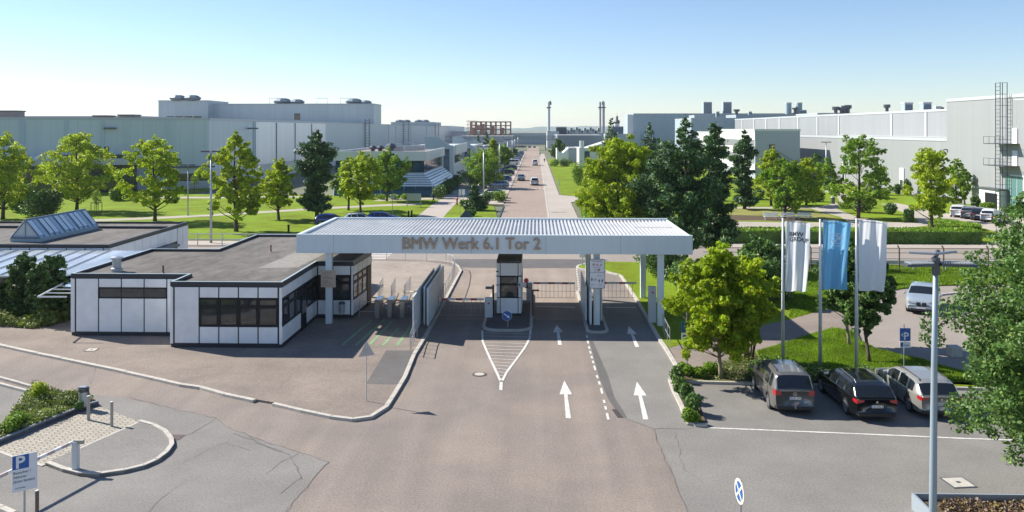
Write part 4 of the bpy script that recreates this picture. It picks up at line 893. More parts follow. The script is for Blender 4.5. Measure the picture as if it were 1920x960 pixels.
MB().box(68.96, 69.1, YB(1920, 69), YB(1893, 69), .2, 5.4).build('entrance_frame', SWHITE, hr)
for k in range(3): 
    ya = YB(1918, 69) + k * 1.5; MB().box(68.9, 68.97, ya, ya + 1.3, .3, 5.2).build('window', mat('glass_green', (.10, .22, .22), .08, spec=.9), hr)
MB().box(68.5, 69, YB(1762, 69) - 1.5, YB(1762, 69) - .8, 15.4, 15.7).build('wall_lamp', DSTEEL, hr)
MB().box(68.98, 69.0, 62, YB(1893, 69) - 1, 16.2, 16.3).build('joint', CLADW, hr)
sh = thing('garage_box', 'small white annex with a dark open gate before the right hall', 'garage', (65, 128, 0))
yy = YB(1842, 66.5); MB().box(67.6, 69, yy - 2.4, yy + 3, 0, 3.0).build('wall', CLADW, sh); MB().box(67.4, 69, yy - 2.6, yy + 3.3, 3.0, 3.2).build('roof', DSTEEL, sh); MB().box(67.5, 67.6, yy - 1.9, yy + 1.2, 0, 2.5).build('gate', BLKFR, sh)

# escape ladder
yl = YB(1874, 67.5)
el = thing('escape_ladder', 'tall caged steel escape ladder with two platforms on the right hall', 'ladder', (67.8, yl, 0))
m = MB()
for a in (0, 1.2):
    for b in (0, 1.0): m.tube([(67.6 + b, yl + a, 0), (67.6 + b, yl + a, 18.8)], .06, 5)
m.build('cage', DSTEEL, el); m = MB()
for k in range(34): z = .6 + k * .55; m.tube([(67.6, yl, z), (67.6, yl + 1.2, z)], .035, 4); m.tube([(68.6, yl, z), (67.6, yl, z)], .03, 4) if k % 3 == 0 else None
m.build('rung', DSTEEL, el)
for z in (6.6, 9.8):
    pf = MB().box(66.8, 69, yl - 2.4, yl + 3.0, z, z + .12).build('platform', DSTEEL, el); m = MB()
    for yy in (-2.4, -1.2, 0, 1.5, 3): m.tube([(66.8, yl + yy, z), (66.8, yl + yy, z + 1.1)], .03, 4)
    m.tube([(66.8, yl - 2.4, z + 1.1), (66.8, yl + 3, z + 1.1)], .03, 4); m.build('guard_rail', DSTEEL, pf)
    MB().box(68.85, 69, yl - 2.0, yl - .8, z + .12, z + 2.3).build('door', SWHITE, el)
for p, x, y, z0, z1, l in ((1719, 84, None, 16, 19.6, 'a'),): pass
def stack(px, y, z0, ptop, w_, label, kind='box', grp='roof stacks of the right halls'):
    x = XA(px, y); zt = ZA(ptop, x, y); t = thing('roof_stack', label, 'roof stack', (x, y, z0), grp)
    if kind == 'box': MB().box(x - w_ / 2, x + w_ / 2, y, y + w_, z0, zt).build('shaft', CLADB, t); MB().box(x - w_ / 2 - .1, x + w_ / 2 + .1, y - .1, y + w_ + .1, zt - .3, zt).build('rim', CLADW, t); MB().box(x - w_ / 2 + .2, x + w_ / 2, y - .02, y, z0 + .4, zt - .5).build('panel', mat('stack_dark', (.16, .20, .24), .5), t)
    elif kind == 'cyl': MB().lathe((x, y, z0), [(w_ / 2, 0), (w_ / 2, zt - z0)], 14).build('shaft', CLADB, t); MB().lathe((x, y, z0), [(w_ / 2 + .1, zt - z0 - .5), (w_ / 2 + .1, zt - z0 + .05)], 14).build('rim', CLADW, t)
    else: MB().lathe((x, y, z0), [(w_ / 2, 0), (w_ / 2, (zt - z0) * .7), (w_, (zt - z0) * .75), (w_, zt - z0)], 10).build('shaft', DSTEEL, t); MB().box(x - w_, x + w_, y - w_, y + w_, z0, z0 + .6).build('base', DSTEEL, t)
stack(1704, 190, 15.5, 192, 1.8, 'left of the two square stacks near the tall right hall'); stack(1739, 190, 15.5, 191.5, 1.8, 'right of the two square stacks near the tall right hall'); stack(1760, 200, 15.5, 199, 1.2, 'small square stack next to the tall right hall')
stack(1663, 230, 15.5, 196, .9, 'single mushroom vent between the ladder and the square stacks', 'm')
for p, pt, l in ((1567, 200, 'leftmost mushroom vent of the cluster on the right roof'), (1578, 201, 'second mushroom vent of the cluster on the right roof'), (1584, 198, 'third mushroom vent of the cluster on the right roof'), (1590, 197, 'rightmost mushroom vent of the cluster on the right roof')): stack(p, 300, 15.8, pt, 1.3, l, 'm')
rd = farbox('roof_house', 'dark low roof house under the mushroom vents on the right hall', 1533, 1635, 213, 305, 25, CLADB, 'plant room')
stack(1327, 440, 19.5, 191, 4.4, 'left tall square stack on the far right hall'); stack(1364, 440, 19.5, 191, 4.4, 'right tall square stack on the far right hall')
stack(1478, 420, 19.5, 192.5, 3.2, 'left round silver stack on the far right hall', 'cyl'); stack(1498, 420, 19.5, 192.5, 3.2, 'right round silver stack on the far right hall', 'cyl'); stack(1491, 416, 19.5, 202, 1.6, 'dark vent between the two round stacks', 'm'); stack(1506, 416, 18, 206, 3.4, 'grey square hopper right of the round stacks'); stack(1381, 420, 18, 205, 1.6, 'thin vent right of the tall square stacks', 'm'); stack(1346, 420, 18, 209, 1.6, 'short stub between the tall square stacks'); stack(1407, 420, 18, 209, 1.6, 'short stub right of the thin vent')
fh = bldg('factory_hall', 'large flat grey hall in the distance behind the dark pines', XA(1188, 430), XA(1640, 430), 430, 480, ZA(213.5, 60, 430), CLADB)
MB().box(XA(1176.5, 430) + .0, XA(1188, 430) - .01, 430.3, 434, 0, ZA(213.5, 60, 430) - .3).build('lit_end_wall', CLADW, fh)  # sunlit side of the grey hall, its light put into the whiter cladding
farbox('factory_hall', 'mid grey hall block in front of the large flat hall', 1296, 1400, 222, 345, 40, CLADB); farbox('factory_hall', 'dark roof edge block behind the long silver hall', 1380, 1520, 216, 380, 20, CLADB)
farbox('plant_room', 'low blue grey block on the mid grey hall roof', 1302, 1332, 217, 350, 12, CLADB, 'plant room')
# white office right
ro = thing('stair_office', 'white banded office with grey end wall and dark outdoor stairs behind the pines', 'office building', (58, 200, 0))
xa, xb = XA(1416, 200), XA(1500, 200); MB().box(xa, xb, 200, 245, 0, 11.6).build('wall', mat('end_wall_grey', (.36, .40, .46), .5, ribs=(4, .08, .08, 3.8)), ro); MB().box(xa - .2, xb + .1, 199.9, 245, 11.5, 12).build('parapet', CLADW, ro)
for z0, z1 in ((9.3, 11.5), (5.8, 7.6), (1.8, 3.6)): MB().box(xa - .12, xa, 200.1, 245, z0, z1).build('white_band', SWHITE, ro)
for z0, z1 in ((7.6, 9.3), (3.6, 5.8)): window((xa, 245, 0, -1), 0, 44, z0, z1, ro, cols=16, gm=mat('glass_grey', (.25, .26, .27), .3))
m = MB(); xs = XA(1444, 199)
for z in (6.1, 3.2): window((xs, 199.95, 1, 0), 0, 1.4, z, z + 2.2, ro)
sr = thing('outdoor_stairs', 'dark steel outdoor stairs on the grey end wall of the white office', 'stairs', (xs + 3, 199, 0)); m = MB()
m.tube([(xs + 1, 199.2, 6.1), (xs + 6, 199.2, 3.2)], .18, 4); m.tube([(xs + 1, 199.2, 7.1), (xs + 6, 199.2, 4.2)], .06, 4); m.box(xs + 6, xs + 9, 198.6, 199.8, 3.1, 3.3); m.tube([(xs + 6, 199.2, 3.1), (xs + 3, 199.2, 0)], .18, 4); m.tube([(xs + 6, 199.2, 4.3), (xs + 9, 199.2, 4.3)], .06, 4)
for k in range(4): m.tube([(xs + 6 + k, 198.7, 0), (xs + 6 + k, 198.7, 4.3)], .06, 4)
m.build('stair_flight', DSTEEL, sr)
farbox('office_building', 'low white office block hidden behind the dark pines', 1330, 1392, 248, 262, 20, CLADW, 'office building')
# centre distance -----------------------------------------------------------------
farbox('factory_hall', 'dark grey low hall behind the white sheds right of the road', 1045, 1128, 254, 430, 60, mat('clad_dark', (.21, .25, .28), .5))
farbox('white_shed', 'white shed with blue glazing right of the road behind bushes', 1066, 1086, 279, 300, 30, CLADW, 'shed')
t = thing('gable_building', 'white office with sloping roof line behind the yellow tree', 'office building', (XA(1100, 255), 255, 0)); xa, xb, xc = XA(1086, 255), XA(1094, 255), XA(1150, 255)
MB().prism_dir([(xa, 255, 0), (xc, 255, 0), (xc, 255, ZA(262, 30, 255)), (xb + 1, 255, ZA(278, 25, 255)), (xa, 255, ZA(277, 25, 255))], (0, 16, 0)).build('wall', CLADW, t); window((xb + .3, 255, 1, 0), 0, 1.6, 2, 5.2, t, gm=GLASSB); MB().tube([(xb - .5, 256, 5), (xb - .5, 256, ZA(264, 25, 255))], .7, 10).build('chimney', CLADW, t)
t = thing('white_shed', 'white saw tooth shed roof behind the bushes right of the road', 'shed', (XA(1050, 290), 290, 0)); xa, xb = XA(1044, 290), XA(1066, 290)
MB().prism_dir([(xa, 290, 0), (xb, 290, 0), (xb, 290, ZA(278, 15, 290)), (xa + 1.5, 290, ZA(290, 15, 290)), (xa, 290, ZA(278, 15, 290))], (0, 14, 0)).build('wall', SWHITE, t)
tech = farbox('processing_plant', 'pale processing plant crowded with roof machinery between the chimneys', 1050, 1130, 250, 560, 60, mat('clad_pale_blue', (.42, .48, .5), .6), 'plant')
for k in range(14):
    p = 1056 + k * 5.1; x = XA(p, 555); t = thing('roof_machine', 'roof machine number %s along the processing plant' % ['one', 'two', 'three', 'four', 'five', 'six', 'seven', 'eight', 'nine', 'ten', 'eleven', 'twelve', 'thirteen', 'fourteen'][k], 'roof unit', (x, 556, 9), 'machines on the processing plant'); t['label'] = 'small pale roof machine on the distant processing plant'
    zt = ZA(238.5 + (k * 7 % 5) * 1.4, x, 556); MB().box(x - .8, x + .8, 553, 556, 9, zt).build('body', CLADW if k % 3 else CLADB, t); MB().box(x - .5, x + .3, 552.5, 553, zt - 2, zt - .5).build('grille', DSTEEL, t)
farbox('plant_room', 'dark windowed plant room at the left end of the processing plant', 1043, 1062, 238.5, 552, 10, mat('plant_dark', (.06, .075, .09), .5), 'plant room')
farbox('factory_hall', 'white hall at the end of the road beside the first chimney', 1026, 1048, 247, 520, 40, CLADW); farbox('factory_hall', 'grey hall closing the end of the road', 955, 1027, 250, 640, 60, CLADB)
farbox('factory_hall', 'pale hall across the far left side of the road', 858, 960, 256, 540, 60, CLADW); farbox('factory_hall', 'pale long hall behind the office wings', 822, 912, 247, 640, 60, CLADW)
farbox('office_building', 'blue glass block beside the church tower', 1148, 1178, 237.5, 620, 30, mat('far_blue', (.05, .11, .17), .3), 'office building')
farbox('factory_hall', 'low grey hall below the blue glass block', 1135, 1200, 252, 420, 10, CLADB)
pbg = thing('pipe_bridge', 'long pipe bridge crossing over the far end of the road', 'pipe bridge', (0, 470, 0)); xa, xb = XA(835, 470), XA(1045, 470)
m = MB(); m.box(xa, xb, 469, 472, 5.6, 5.9); m.box(xa, xb, 469, 472, 8.3, 8.5)
for k in range(24): xx = xa + (xb - xa) * k / 23; m.box(xx, xx + .25, 469, 469.3, 5.9, 8.3)
for xx in (xa, xa + 20, XA(960, 470), XA(1022, 470), xb): m.box(xx, xx + .6, 470, 471, 0, 5.6)
m.build('frame', mat('bridge_grey', (.34, .36, .37), .5), pbg)
m = MB()
for k in range(3): m.tube([(xa, 470.5, 6.3 + k * .7), (xb, 470.5, 6.3 + k * .7)], .22, 6)
m.build('pipe', CLADB, pbg)
# rust coloured steel frame
sf = thing('steel_frame', 'rust coloured steel frame of a building under construction on the horizon', 'steel frame', (-50, 600, 0)); xa, xb = XA(882, 600), XA(957, 600); zt = ZA(227.5, -50, 600); m = MB()
for j in range(3):
    for k in range(9): xx = xa + (xb - xa) * k / 8; m.box(xx - .3, xx + .3, 600 + j * 7, 600.6 + j * 7, 0, zt)
    for z in (8, 11.5, 14.5, zt - .4): m.box(xa, xb, 600 + j * 7, 600.5 + j * 7, z - .35, z + .35)
m.build('frame', RUST, sf); m = MB()
for k in range(7):
    if k != 5: m.box(xa + .5 + k * 3.6, xa + 3.0 + k * 3.6, 604, 604.3, 8.5 + (k % 2) * 3, 13 + (k % 3) * 1.4)
for k in range(8): m.tube([(xa - 2 + k * .9, 599, 7), (xa - 2 + k * .9, 599, zt + 1)], .12, 4)
for k in range(5): m.tube([(xa - 3, 599, 8 + k * 2.4), (xa + 9, 599, 8 + k * 2.4)], .12, 4)
m.build('scaffold', mat('scaffold', (.34, .22, .17), .8), sf)
def chimney(px, y, ptop, w_, label, n=1):
    x = XA(px, y); zt = ZA(ptop, x, y); t = thing('chimney', label, 'chimney', (x, y, 0)); m = MB()
    for k in range(n): m.lathe((x + (k - (n - 1) / 2) * w_ * 1.5, y, 0), [(w_ / 2, 0), (w_ / 2, zt)], 12)
    m.build('shaft', CLADW if n == 1 else mat('chimney_pink', (.48, .46, .47), .5), t)
    MB().box(x - w_ * (n * .8), x + w_ * (n * .8), y - w_, y + w_, zt - 5.2, zt - 4.4).build('platform', DSTEEL, t); MB().lathe((x + .5 * w_, y, zt - 2.5), [(w_ * .5, 0), (w_ * .42, 2), (w_ * .2, 3.4)], 8).build('mouth', DSTEEL, t)
chimney(1029, 700, 191, 2.4, 'single white chimney at the end of the road'); chimney(1128.5, 700, 191, 2.0, 'twin flue chimney right of the single one', 2)
ch = thing('church_tower', 'white church tower with a dark onion dome on the horizon', 'church', (XA(1157, 900), 900, 0)); x = XA(1157, 900)
MB().box(x - 2.4, x + 2.4, 898, 903, 0, ZA(232, x, 900)).build('tower', SWHITE, ch); zz = ZA(232, x, 900)
MB().lathe((x, 900.5, zz), [(2.6, 0), (2.9, .8), (3.3, 2.2), (2.4, 3.8), (1.2, 4.6), (1.1, 6.4), (1.4, 7.2), (.6, 8.6), (.15, 9.4), (.1, 12)], 12).build('onion_dome', mat('slate', (.06, .07, .09), .5), ch)
MB().box(x - .6, x + .6, 897.9, 898, zz - 5, zz - 2).build('window', DARK, ch)
# hills and far woods
vs = []; fs = []; nx = 120
for i in range(nx + 1):
    xx = -2600 + 5200 * i / nx; hgt = 22 + 5 * math.sin(i * .31) + 3 * math.sin(i * .83 + 1) + 2 * math.sin(i * 1.9)
    vs += [(xx, 4200, -5), (xx, 4600, max(12, hgt)), (xx, 5600, max(12, hgt) * 1.15), (xx, 6200, -5)]
for i in range(nx):
    for j in range(3): fs.append((i * 4 + j, (i + 1) * 4 + j, (i + 1) * 4 + j + 1, i * 4 + j + 1))
struct('hills', MB().add(vs, fs), mat('hill_green', (0.12, 0.18, 0.15), .95, var=.3, scale=.01), smooth=True)
# ================================================================ VEGETATION
def leaf_mesh(cen, rad, n, size, rng, flat=0.6, elong=1.0, up=0.3, shell=0.45, drop=0.0):
    """n little leaf faces spread over clumps (centres cen, radii rad[x,y,z])"""
    cen = np.asarray(cen, float); rad = np.asarray(rad, float)
    wgt = rad[:, 0] * rad[:, 1] + rad[:, 0] * rad[:, 2]; wgt /= wgt.sum()
    idx = rng.choice(len(cen), n, p=wgt)
    d = rng.normal(size=(n, 3)); d /= np.linalg.norm(d, axis=1)[:, None]
    rr = shell + (1.06 - shell) * rng.random(n) ** 0.7
    pos = cen[idx] + d * rad[idx] * rr[:, None]
    nrm = d * 0.7 + rng.normal(size=(n, 3)) * flat; nrm[:, 2] += up; nrm /= np.linalg.norm(nrm, axis=1)[:, None]
    a = np.cross(nrm, rng.normal(size=(n, 3))); a /= np.linalg.norm(a, axis=1)[:, None]; b = np.cross(nrm, a)
    s = size * rng.uniform(.6, 1.3, n)[:, None]
    a = a * s * elong; b = b * s / elong ** .5
    v = np.empty((n, 4, 3)); v[:, 0] = pos - a; v[:, 1] = pos + b * .62 - a * .1 + nrm * s * .12; v[:, 2] = pos + a; v[:, 3] = pos - b * .62 - a * .1 + nrm * s * .12
    return v.reshape(-1, 3)
def quad_mesh(name, v):
    n = len(v) // 4; me = bpy.data.meshes.new(name); me.vertices.add(n * 4); me.loops.add(n * 4); me.polygons.add(n)
    me.vertices.foreach_set('co', v.astype(np.float32).ravel()); me.loops.foreach_set('vertex_index', np.arange(n * 4, dtype=np.int32))
    me.polygons.foreach_set('loop_start', np.arange(0, n * 4, 4, dtype=np.int32)); me.update(calc_edges=True); return me
def tree(label, x, y, h, r, base, m=YL, n=7000, size=.17, seed=1, bark=BARK, name='broadleaf_tree', clumps=46, cr=.22, grp=None, tr=None, z=0.03, lean=(0, 0), shape='round', gap=0, cat='tree'):
    rng = np.random.default_rng(seed); t = thing(name, label, cat, (x, y, z), grp)
    tr = tr or .018 * h + .04; cen = []; rad = []; wood = MB()
    def tp(f): return Vector((x + lean[0] * f + .12 * math.sin(f * 5 + seed), y + lean[1] * f + .1 * math.cos(f * 4 + seed), z + f * h))
    wood.tube([tp(f) for f in (0, .08, .25, .45, .65, .85, .96)], [tr * 1.25, tr, tr * .85, tr * .7, tr * .5, tr * .25, tr * .08], 8)
    wood_o = wood; limbs = MB()
    for k in range(clumps):
        f = (k + .5) / clumps; f = f + rng.uniform(-.03, .03); zz = base + (h - base) * f
        if shape == 'round': env = math.sin(math.pi * min(1, max(0, f * .86 + .12))) ** .62
        elif shape == 'cone': env = (1 - f) ** .8 * .95 + .08
        elif shape == 'tall': env = math.sin(math.pi * min(1, f * .9 + .1)) ** .45
        ang = k * 2.39996 + rng.uniform(-.5, .5); rd = r * env * math.sqrt(rng.uniform(.10, 1.0)) * rng.uniform(.78, 1.2)
        c = r * cr * rng.uniform(.5, 1.15) * (.75 + .25 * env)
        rd = max(0, rd - c * .45)
        tx = tp(max(0, zz / h)); px = tx.x + math.cos(ang) * rd; py = tx.y + math.sin(ang) * rd
        cen.append((px, py, z + zz)); rad.append((c * 1.0, c * 1.0, c * .62))
        if rd > r * .18:
            a = tp(max(base * .6, zz - rd * .75) / h); b = Vector((px, py, z + zz)); q = tr * .35 * (1 - f * .6)
            mid = a.lerp(b, .55) + Vector((0, 0, -.06 * rd)); limbs.tube([a, mid, b], [q, q * .6, q * .2], 5)
        for _ in range(4):
            d = rng.normal(size=3) + np.array([math.cos(ang), math.sin(ang), .35]) * .5; d /= np.linalg.norm(d); g = rng.uniform(.9, 1.5)
            cen.append((px + d[0] * c * g, py + d[1] * c * g, z + zz + d[2] * c * g)); rad.append((c * .42, c * .42, c * .34))
    v = leaf_mesh(cen, rad, n, size * 1.15, rng, flat=.8) - np.array([x, y, z])
    link_mesh('crown', quad_mesh('crown', v), m, t); tk = wood_o.build('trunk', bark, t, smooth=True)
    limbs.build('limb', bark, t, smooth=True); return t
def conifer(label, x, y, h, r, base=.06, m=PN, n=9000, seed=1, kind='spruce', name='conifer_tree', size=.2, grp=None, z=.03):
    rng = np.random.default_rng(seed); t = thing(name, label, 'tree', (x, y, z), grp); tr = .016 * h + .05
    MB().tube([(x, y, z), (x + .05, y, z + h * .5), (x, y, z + h * .97)], [tr * 1.2, tr * .7, .02], 8).build('trunk', BARK, t, smooth=True)
    cen = []; rad = []; lm = MB(); f = base
    while f < .99:
        env = ((1 - f) ** .85 * r + .12) if kind == 'spruce' else r * (min(1, (1 - f) * 1.75) ** .8) * (.72 + .28 * math.sin(f * 6 + seed))
        nb = max(3, int(5 + 4 * (1 - f)))
        for k in range(nb):
            ang = rng.uniform(0, 6.283); L = env * rng.uniform(.62, 1.12) * (1 if kind == 'spruce' else rng.uniform(.6, 1.15)); zz = z + h * (f + rng.uniform(-.02, .02)); up = (.12 if kind == 'spruce' else .35) * L
            ex, ey = x + math.cos(ang) * L, y + math.sin(ang) * L
            q = .03 + .02 * (1 - f); lm.tube([(x, y, zz - up * .3), (x + (ex - x) * .6, y + (ey - y) * .6, zz + up * .2), (ex, ey, zz + up)], [q, q * .6, .01], 4)
            ns = max(1, int(L / .55)) + 1
            for s_ in range(ns):
                g = .35 + .65 * (s_ + .5) / ns; c = (.16 + .20 * L * (1 - abs(g - .7))) * rng.uniform(.7, 1.15)
                c = min(c, .62) * (1.25 if kind == 'pine' else 1)
                cen.append((x + (ex - x) * g, y + (ey - y) * g, zz + up * g * g)); rad.append((c * 1.15, c * 1.15, c * (.42 if kind == 'spruce' else .6)))
        f += (.042 if kind == 'spruce' else .05) * (9 / h) ** .4
    cen.append((x, y, z + h * .98)); rad.append((.14, .14, .5))
    v = leaf_mesh(cen, rad, n, size, rng, flat=.7, elong=1.5, up=.1, shell=.2) - np.array([x, y, z])
    link_mesh('foliage', quad_mesh('foliage', v), m, t); lm.build('branch', BARK, t); return t
def shrub(label, x, y, h, r, m=DL, n=1200, size=.09, seed=1, name='shrub', grp=None, z=.05, ry=None, kind=None, cat='shrub'):
    rng = np.random.default_rng(seed); t = thing(name, label, cat, (x, y, z), grp); cen = []; rad = []; w_ = MB()
    for k in range(9):
        a = rng.uniform(0, 6.28); d = rng.uniform(0, .6); c = rng.uniform(.4, .6)
        zz = h * rng.uniform(.25, .68); cx, cy = x + math.cos(a) * d * r, y + math.sin(a) * d * (ry or r); cen.append((cx, cy, z + zz)); rad.append((c * r, c * (ry or r), min(h * .42, h - zz)))
        w_.tube([(x + (cx - x) * .3, y + (cy - y) * .3, z), (cx, cy, z + zz)], [.025, .01], 4)
    v = leaf_mesh(cen, rad, n, size, rng, shell=.35); v[:, 2] = np.maximum(v[:, 2], z); v -= np.array([x, y, z]); link_mesh('foliage', quad_mesh('foliage', v), m, t); w_.build('stem', BARK, t); return t
def hedge(label, poly, z0, h, m=ML, seed=1, dens=120, size=.07, name='hedge'):
    """clipped hedge over a convex world polygon"""
    rng = np.random.default_rng(seed); c = np.mean(poly, axis=0); t = thing(name, label, 'hedge', (c[0], c[1], z0))
    pin = [tuple(np.array(p) + (c - np.array(p)) * (.12 / max(.5, np.linalg.norm(np.array(p) - c)))) for p in poly]
    MB().prism(pin, z0, z0 + h - .12).build('core', DL, t); vs = []
    k = len(poly)
    for i in range(k):
        a = np.array(poly[i]); b = np.array(poly[(i + 1) % k]); L = np.linalg.norm(b - a); n = int(L * h * dens); u = rng.random(n)[:, None]
        p = a + (b - a) * u; vs.append(np.column_stack([p, z0 + rng.random(n) * h]) + rng.normal(size=(n, 3)) * .035)
    x0, y0 = np.min(poly, axis=0); x1, y1 = np.max(poly, axis=0); n = int((x1 - x0) * (y1 - y0) * dens); q = np.column_stack([rng.uniform(x0, x1, n), rng.uniform(y0, y1, n)])
    ins = np.zeros(n, bool)
    for i in range(k):
        a = poly[i]; b = poly[i - 1]
        cnd = ((a[1] > q[:, 1]) != (b[1] > q[:, 1])) & (q[:, 0] < (b[0] - a[0]) * (q[:, 1] - a[1]) / ((b[1] - a[1]) or 1e-9) + a[0]); ins ^= cnd
    q = q[ins]; vs.append(np.column_stack([q, np.full(len(q), z0 + h)]) + rng.normal(size=(len(q), 3)) * [.02, .02, .05])
    P0 = np.vstack(vs); n = len(P0); nr = rng.normal(size=(n, 3)); nr[:, 2] += .5; nr /= np.linalg.norm(nr, axis=1)[:, None]; a = np.cross(nr, rng.normal(size=(n, 3))); a /= np.linalg.norm(a, axis=1)[:, None]; b = np.cross(nr, a); s = size * rng.uniform(.6, 1.4, n)[:, None]
    v = np.stack([P0 - a * s, P0 + b * s * .7, P0 + a * s, P0 - b * s * .7], 1).reshape(-1, 3) - np.array([c[0], c[1], z0]); link_mesh('leaves', quad_mesh('leaves', v), m, t); return t
def inpoly(q, poly):
    ins = np.zeros(len(q), bool)
    for i in range(len(poly)):
        a = poly[i]; b = poly[i - 1]; ins ^= ((a[1] > q[:, 1]) != (b[1] > q[:, 1])) & (q[:, 0] < (b[0] - a[0]) * (q[:, 1] - a[1]) / ((b[1] - a[1]) or 1e-9) + a[0])
    return ins
def blades(name, label, poly, z, dens, h, m, seed=1, w_=.012, kind='stuff', cat='grass', size=None, clump=0):
    rng = np.random.default_rng(seed); x0, y0 = np.min(poly, axis=0); x1, y1 = np.max(poly, axis=0); n = int((x1 - x0) * (y1 - y0) * dens)
    q = np.column_stack([rng.uniform(x0, x1, n), rng.uniform(y0, y1, n)]); q = q[inpoly(q, poly)]; n = len(q)
    hh = h * rng.uniform(.5, 1.3, n)
    if clump: hh *= .35 + .65 * np.clip(.5 + .5 * np.sin(q[:, 0] * clump + 2 * np.sin(q[:, 1] * clump * .8)) + .3 * np.cos(q[:, 1] * clump * 1.7), 0, 1.2)
    if size:
        p = np.column_stack([q, z + rng.random(n) * hh]); nr = rng.normal(size=(n, 3)); nr[:, 2] += .8; nr /= np.linalg.norm(nr, axis=1)[:, None]; a = np.cross(nr, rng.normal(size=(n, 3))); a /= np.linalg.norm(a, axis=1)[:, None]; b = np.cross(nr, a); s = size * rng.uniform(.5, 1.4, n)[:, None]
        v = np.stack([p - a * s, p + b * s * .7, p + a * s, p - b * s * .7], 1)
    else:
        an = rng.uniform(0, 6.28, n); d = np.column_stack([np.cos(an), np.sin(an), np.zeros(n)]) * w_ * rng.uniform(.6, 1.4, n)[:, None]; ln = np.column_stack([rng.normal(size=n) * hh * .35, rng.normal(size=n) * hh * .35, hh]); p = np.column_stack([q, np.full(n, z)])
        v = np.stack([p - d, p + d, p + ln + d * .25, p + ln - d * .25], 1)
    o = link_mesh(name, quad_mesh(name, v.reshape(-1, 3)), m); return tag(o, label, cat, kind=kind)
# left park trees
def at(px, py, z=.05): return P(px, py, z)
def htop(ptop, x, y): return ZA(ptop, x, y)
def btree(px, pbase, ptop, halfpx, label, bfrac=.28, **k):
    k['n'] = int(k.get('n', 7000) * 1.35); k['size'] = k.get('size', .17) * .85
    x, y = at(px, pbase); d = -x * SN + y * CS; h = htop(ptop, x, y) - .05
    return tree(label, x, y, h, halfpx * d / F, h * bfrac, **k)
btree(7, 411, 262, 66, 'broad yellow green maple at the left edge of the park', .2, seed=11, n=9000, m=YL2)
btree(144, 396, 256, 68, 'wide yellow green maple, second from the left in the park', .2, seed=12, n=9500, m=YL2)
btree(289, 415, 266, 64, 'open crowned yellow green maple behind the skylight pavilion', .22, seed=13, n=7500, clumps=38, cr=.23, m=YL)
btree(441, 434, 262, 54, 'dense yellow green maple beside the tall left street lamp', .2, seed=14, n=9500, m=YL2, shape='tall')
btree(522, 412, 304, 42, 'smaller bright green maple left of the dark conifer', .25, seed=15, n=6000, m=YL2)
btree(677, 402, 292, 44, 'bright green maple right of the dark conifer', .28, seed=16, n=7500, m=YL2)
btree(655, 394, 302, 34, 'slim green maple close behind the dark conifer', .3, seed=17, n=4500, m=ML)
btree(726, 377, 290, 48, 'dark green maple in front of the blue glass office', .3, seed=18, n=8500, m=ML)
btree(905, 352, 288, 38, 'round green tree between the office wings and the road', .12, seed=19, n=8000, m=ML, cr=.36)
for px, pb, pt, hw, l, m_, s in ((88, 404, 352, 44, 'dark bushy thicket between the two left maples', DL, 31), (222, 376, 352, 16, 'round olive bush beside the dark annex windows', ML, 32), (40, 398, 345, 30, 'dark bushy thicket at the left edge of the park', DL, 33)):
    x, y = at(px, pb); d = y; shrub(l, x, y, htop(pt, x, y), hw * d / F, m_, 5000, .16, s, z=.05)
x, y = at(594, 414); conifer('dark shaggy conifer in the middle of the left park', x, y, htop(244, x, y), 4.1, m=PN, n=15000, seed=3, kind='pine', size=.17, base=.12)
x, y = at(890, 394); conifer('small spruce on the lawn triangle beside the road', x, y, htop(345, x, y), 1.75, n=3500, seed=5, size=.16)
for px, pb, pt, hw, l, s in ((896, 300, 254, 11, 'left of the two dark spruces behind the third office wing', 6), (912, 300, 247, 13, 'right of the two dark spruces behind the third office wing', 7)):
    x, y = at(px, pb); conifer(l, x, y, htop(pt, x, y), hw * y / F, n=3500, seed=s, size=.3)
for k, (px, pb, pt, hw, l, m_) in enumerate(((925, 318, 264, 12, 'yellowish street tree beside the farther lamp posts', YL2), (945, 312, 276, 16, 'brownish green street tree left of the road', ML), (905, 312, 285, 14, 'green street tree in front of the spruces', ML), (962, 296, 279, 8, 'small dark street tree near the far end of the parked row', DL))):
    x, y = at(px, pb); d = y; tree(l, x, y, htop(pt, x, y), hw * d / F, 1.2, m=m_, n=3500, size=.3, seed=50 + k, cr=.36)
# bushes along the parked row
k = 0
for px, pb, hh, hw, m_, nm in ((911, 384, 2.2, 18, DL, 'large dark bush behind the small spruce'), (936, 379, 1.9, 15, ML, 'olive bush at the corner beside the road'), (895, 383, 1.0, 12, ML, 'low olive bush beside the small spruce'), (872, 384, .9, 10, ML, 'low yellowish bush left of the small spruce'), (940, 347, 2.6, 13, DL, 'clipped dark bush between the nearest parked cars'), (952, 338, 1.4, 10, ML, 'olive bush after the second group of parked cars'), (958, 326, 1.6, 9, ML, 'olive bush beside the third lamp post'), (963, 317, 1.6, 8, ML, 'olive bush in the middle of the parked row'), (966, 308, 1.6, 7, DL, 'dark bush near the white van'), (882, 405, .9, 12, DL, 'low grey bush at the near end of the lawn triangle')):
    x, y = at(px, pb); shrub(nm, x, y, hh, hw * y / F, m_, 1500, .13, 60 + k); k += 1
for i, px in enumerate((690, 712, 733, 755, 762)): x, y = at(px + 5, 374); shrub('low round bush in the row at the foot of the glass office', x, y, 1.0, 1.3, ML, 500, .12, 90 + i, grp='round bushes along the glass office')
for i, (px, pb) in enumerate(((828, 372), (838, 364), (846, 356), (855, 349))): x, y = at(px, pb); shrub(('nearest', 'second', 'third', 'farthest')[i] + ' dark bush along the wall of the sloped gable wing', x, y, 2.4, 1.9, DL, 1400, .15, 95 + i, grp='dark bushes along the gable wing')
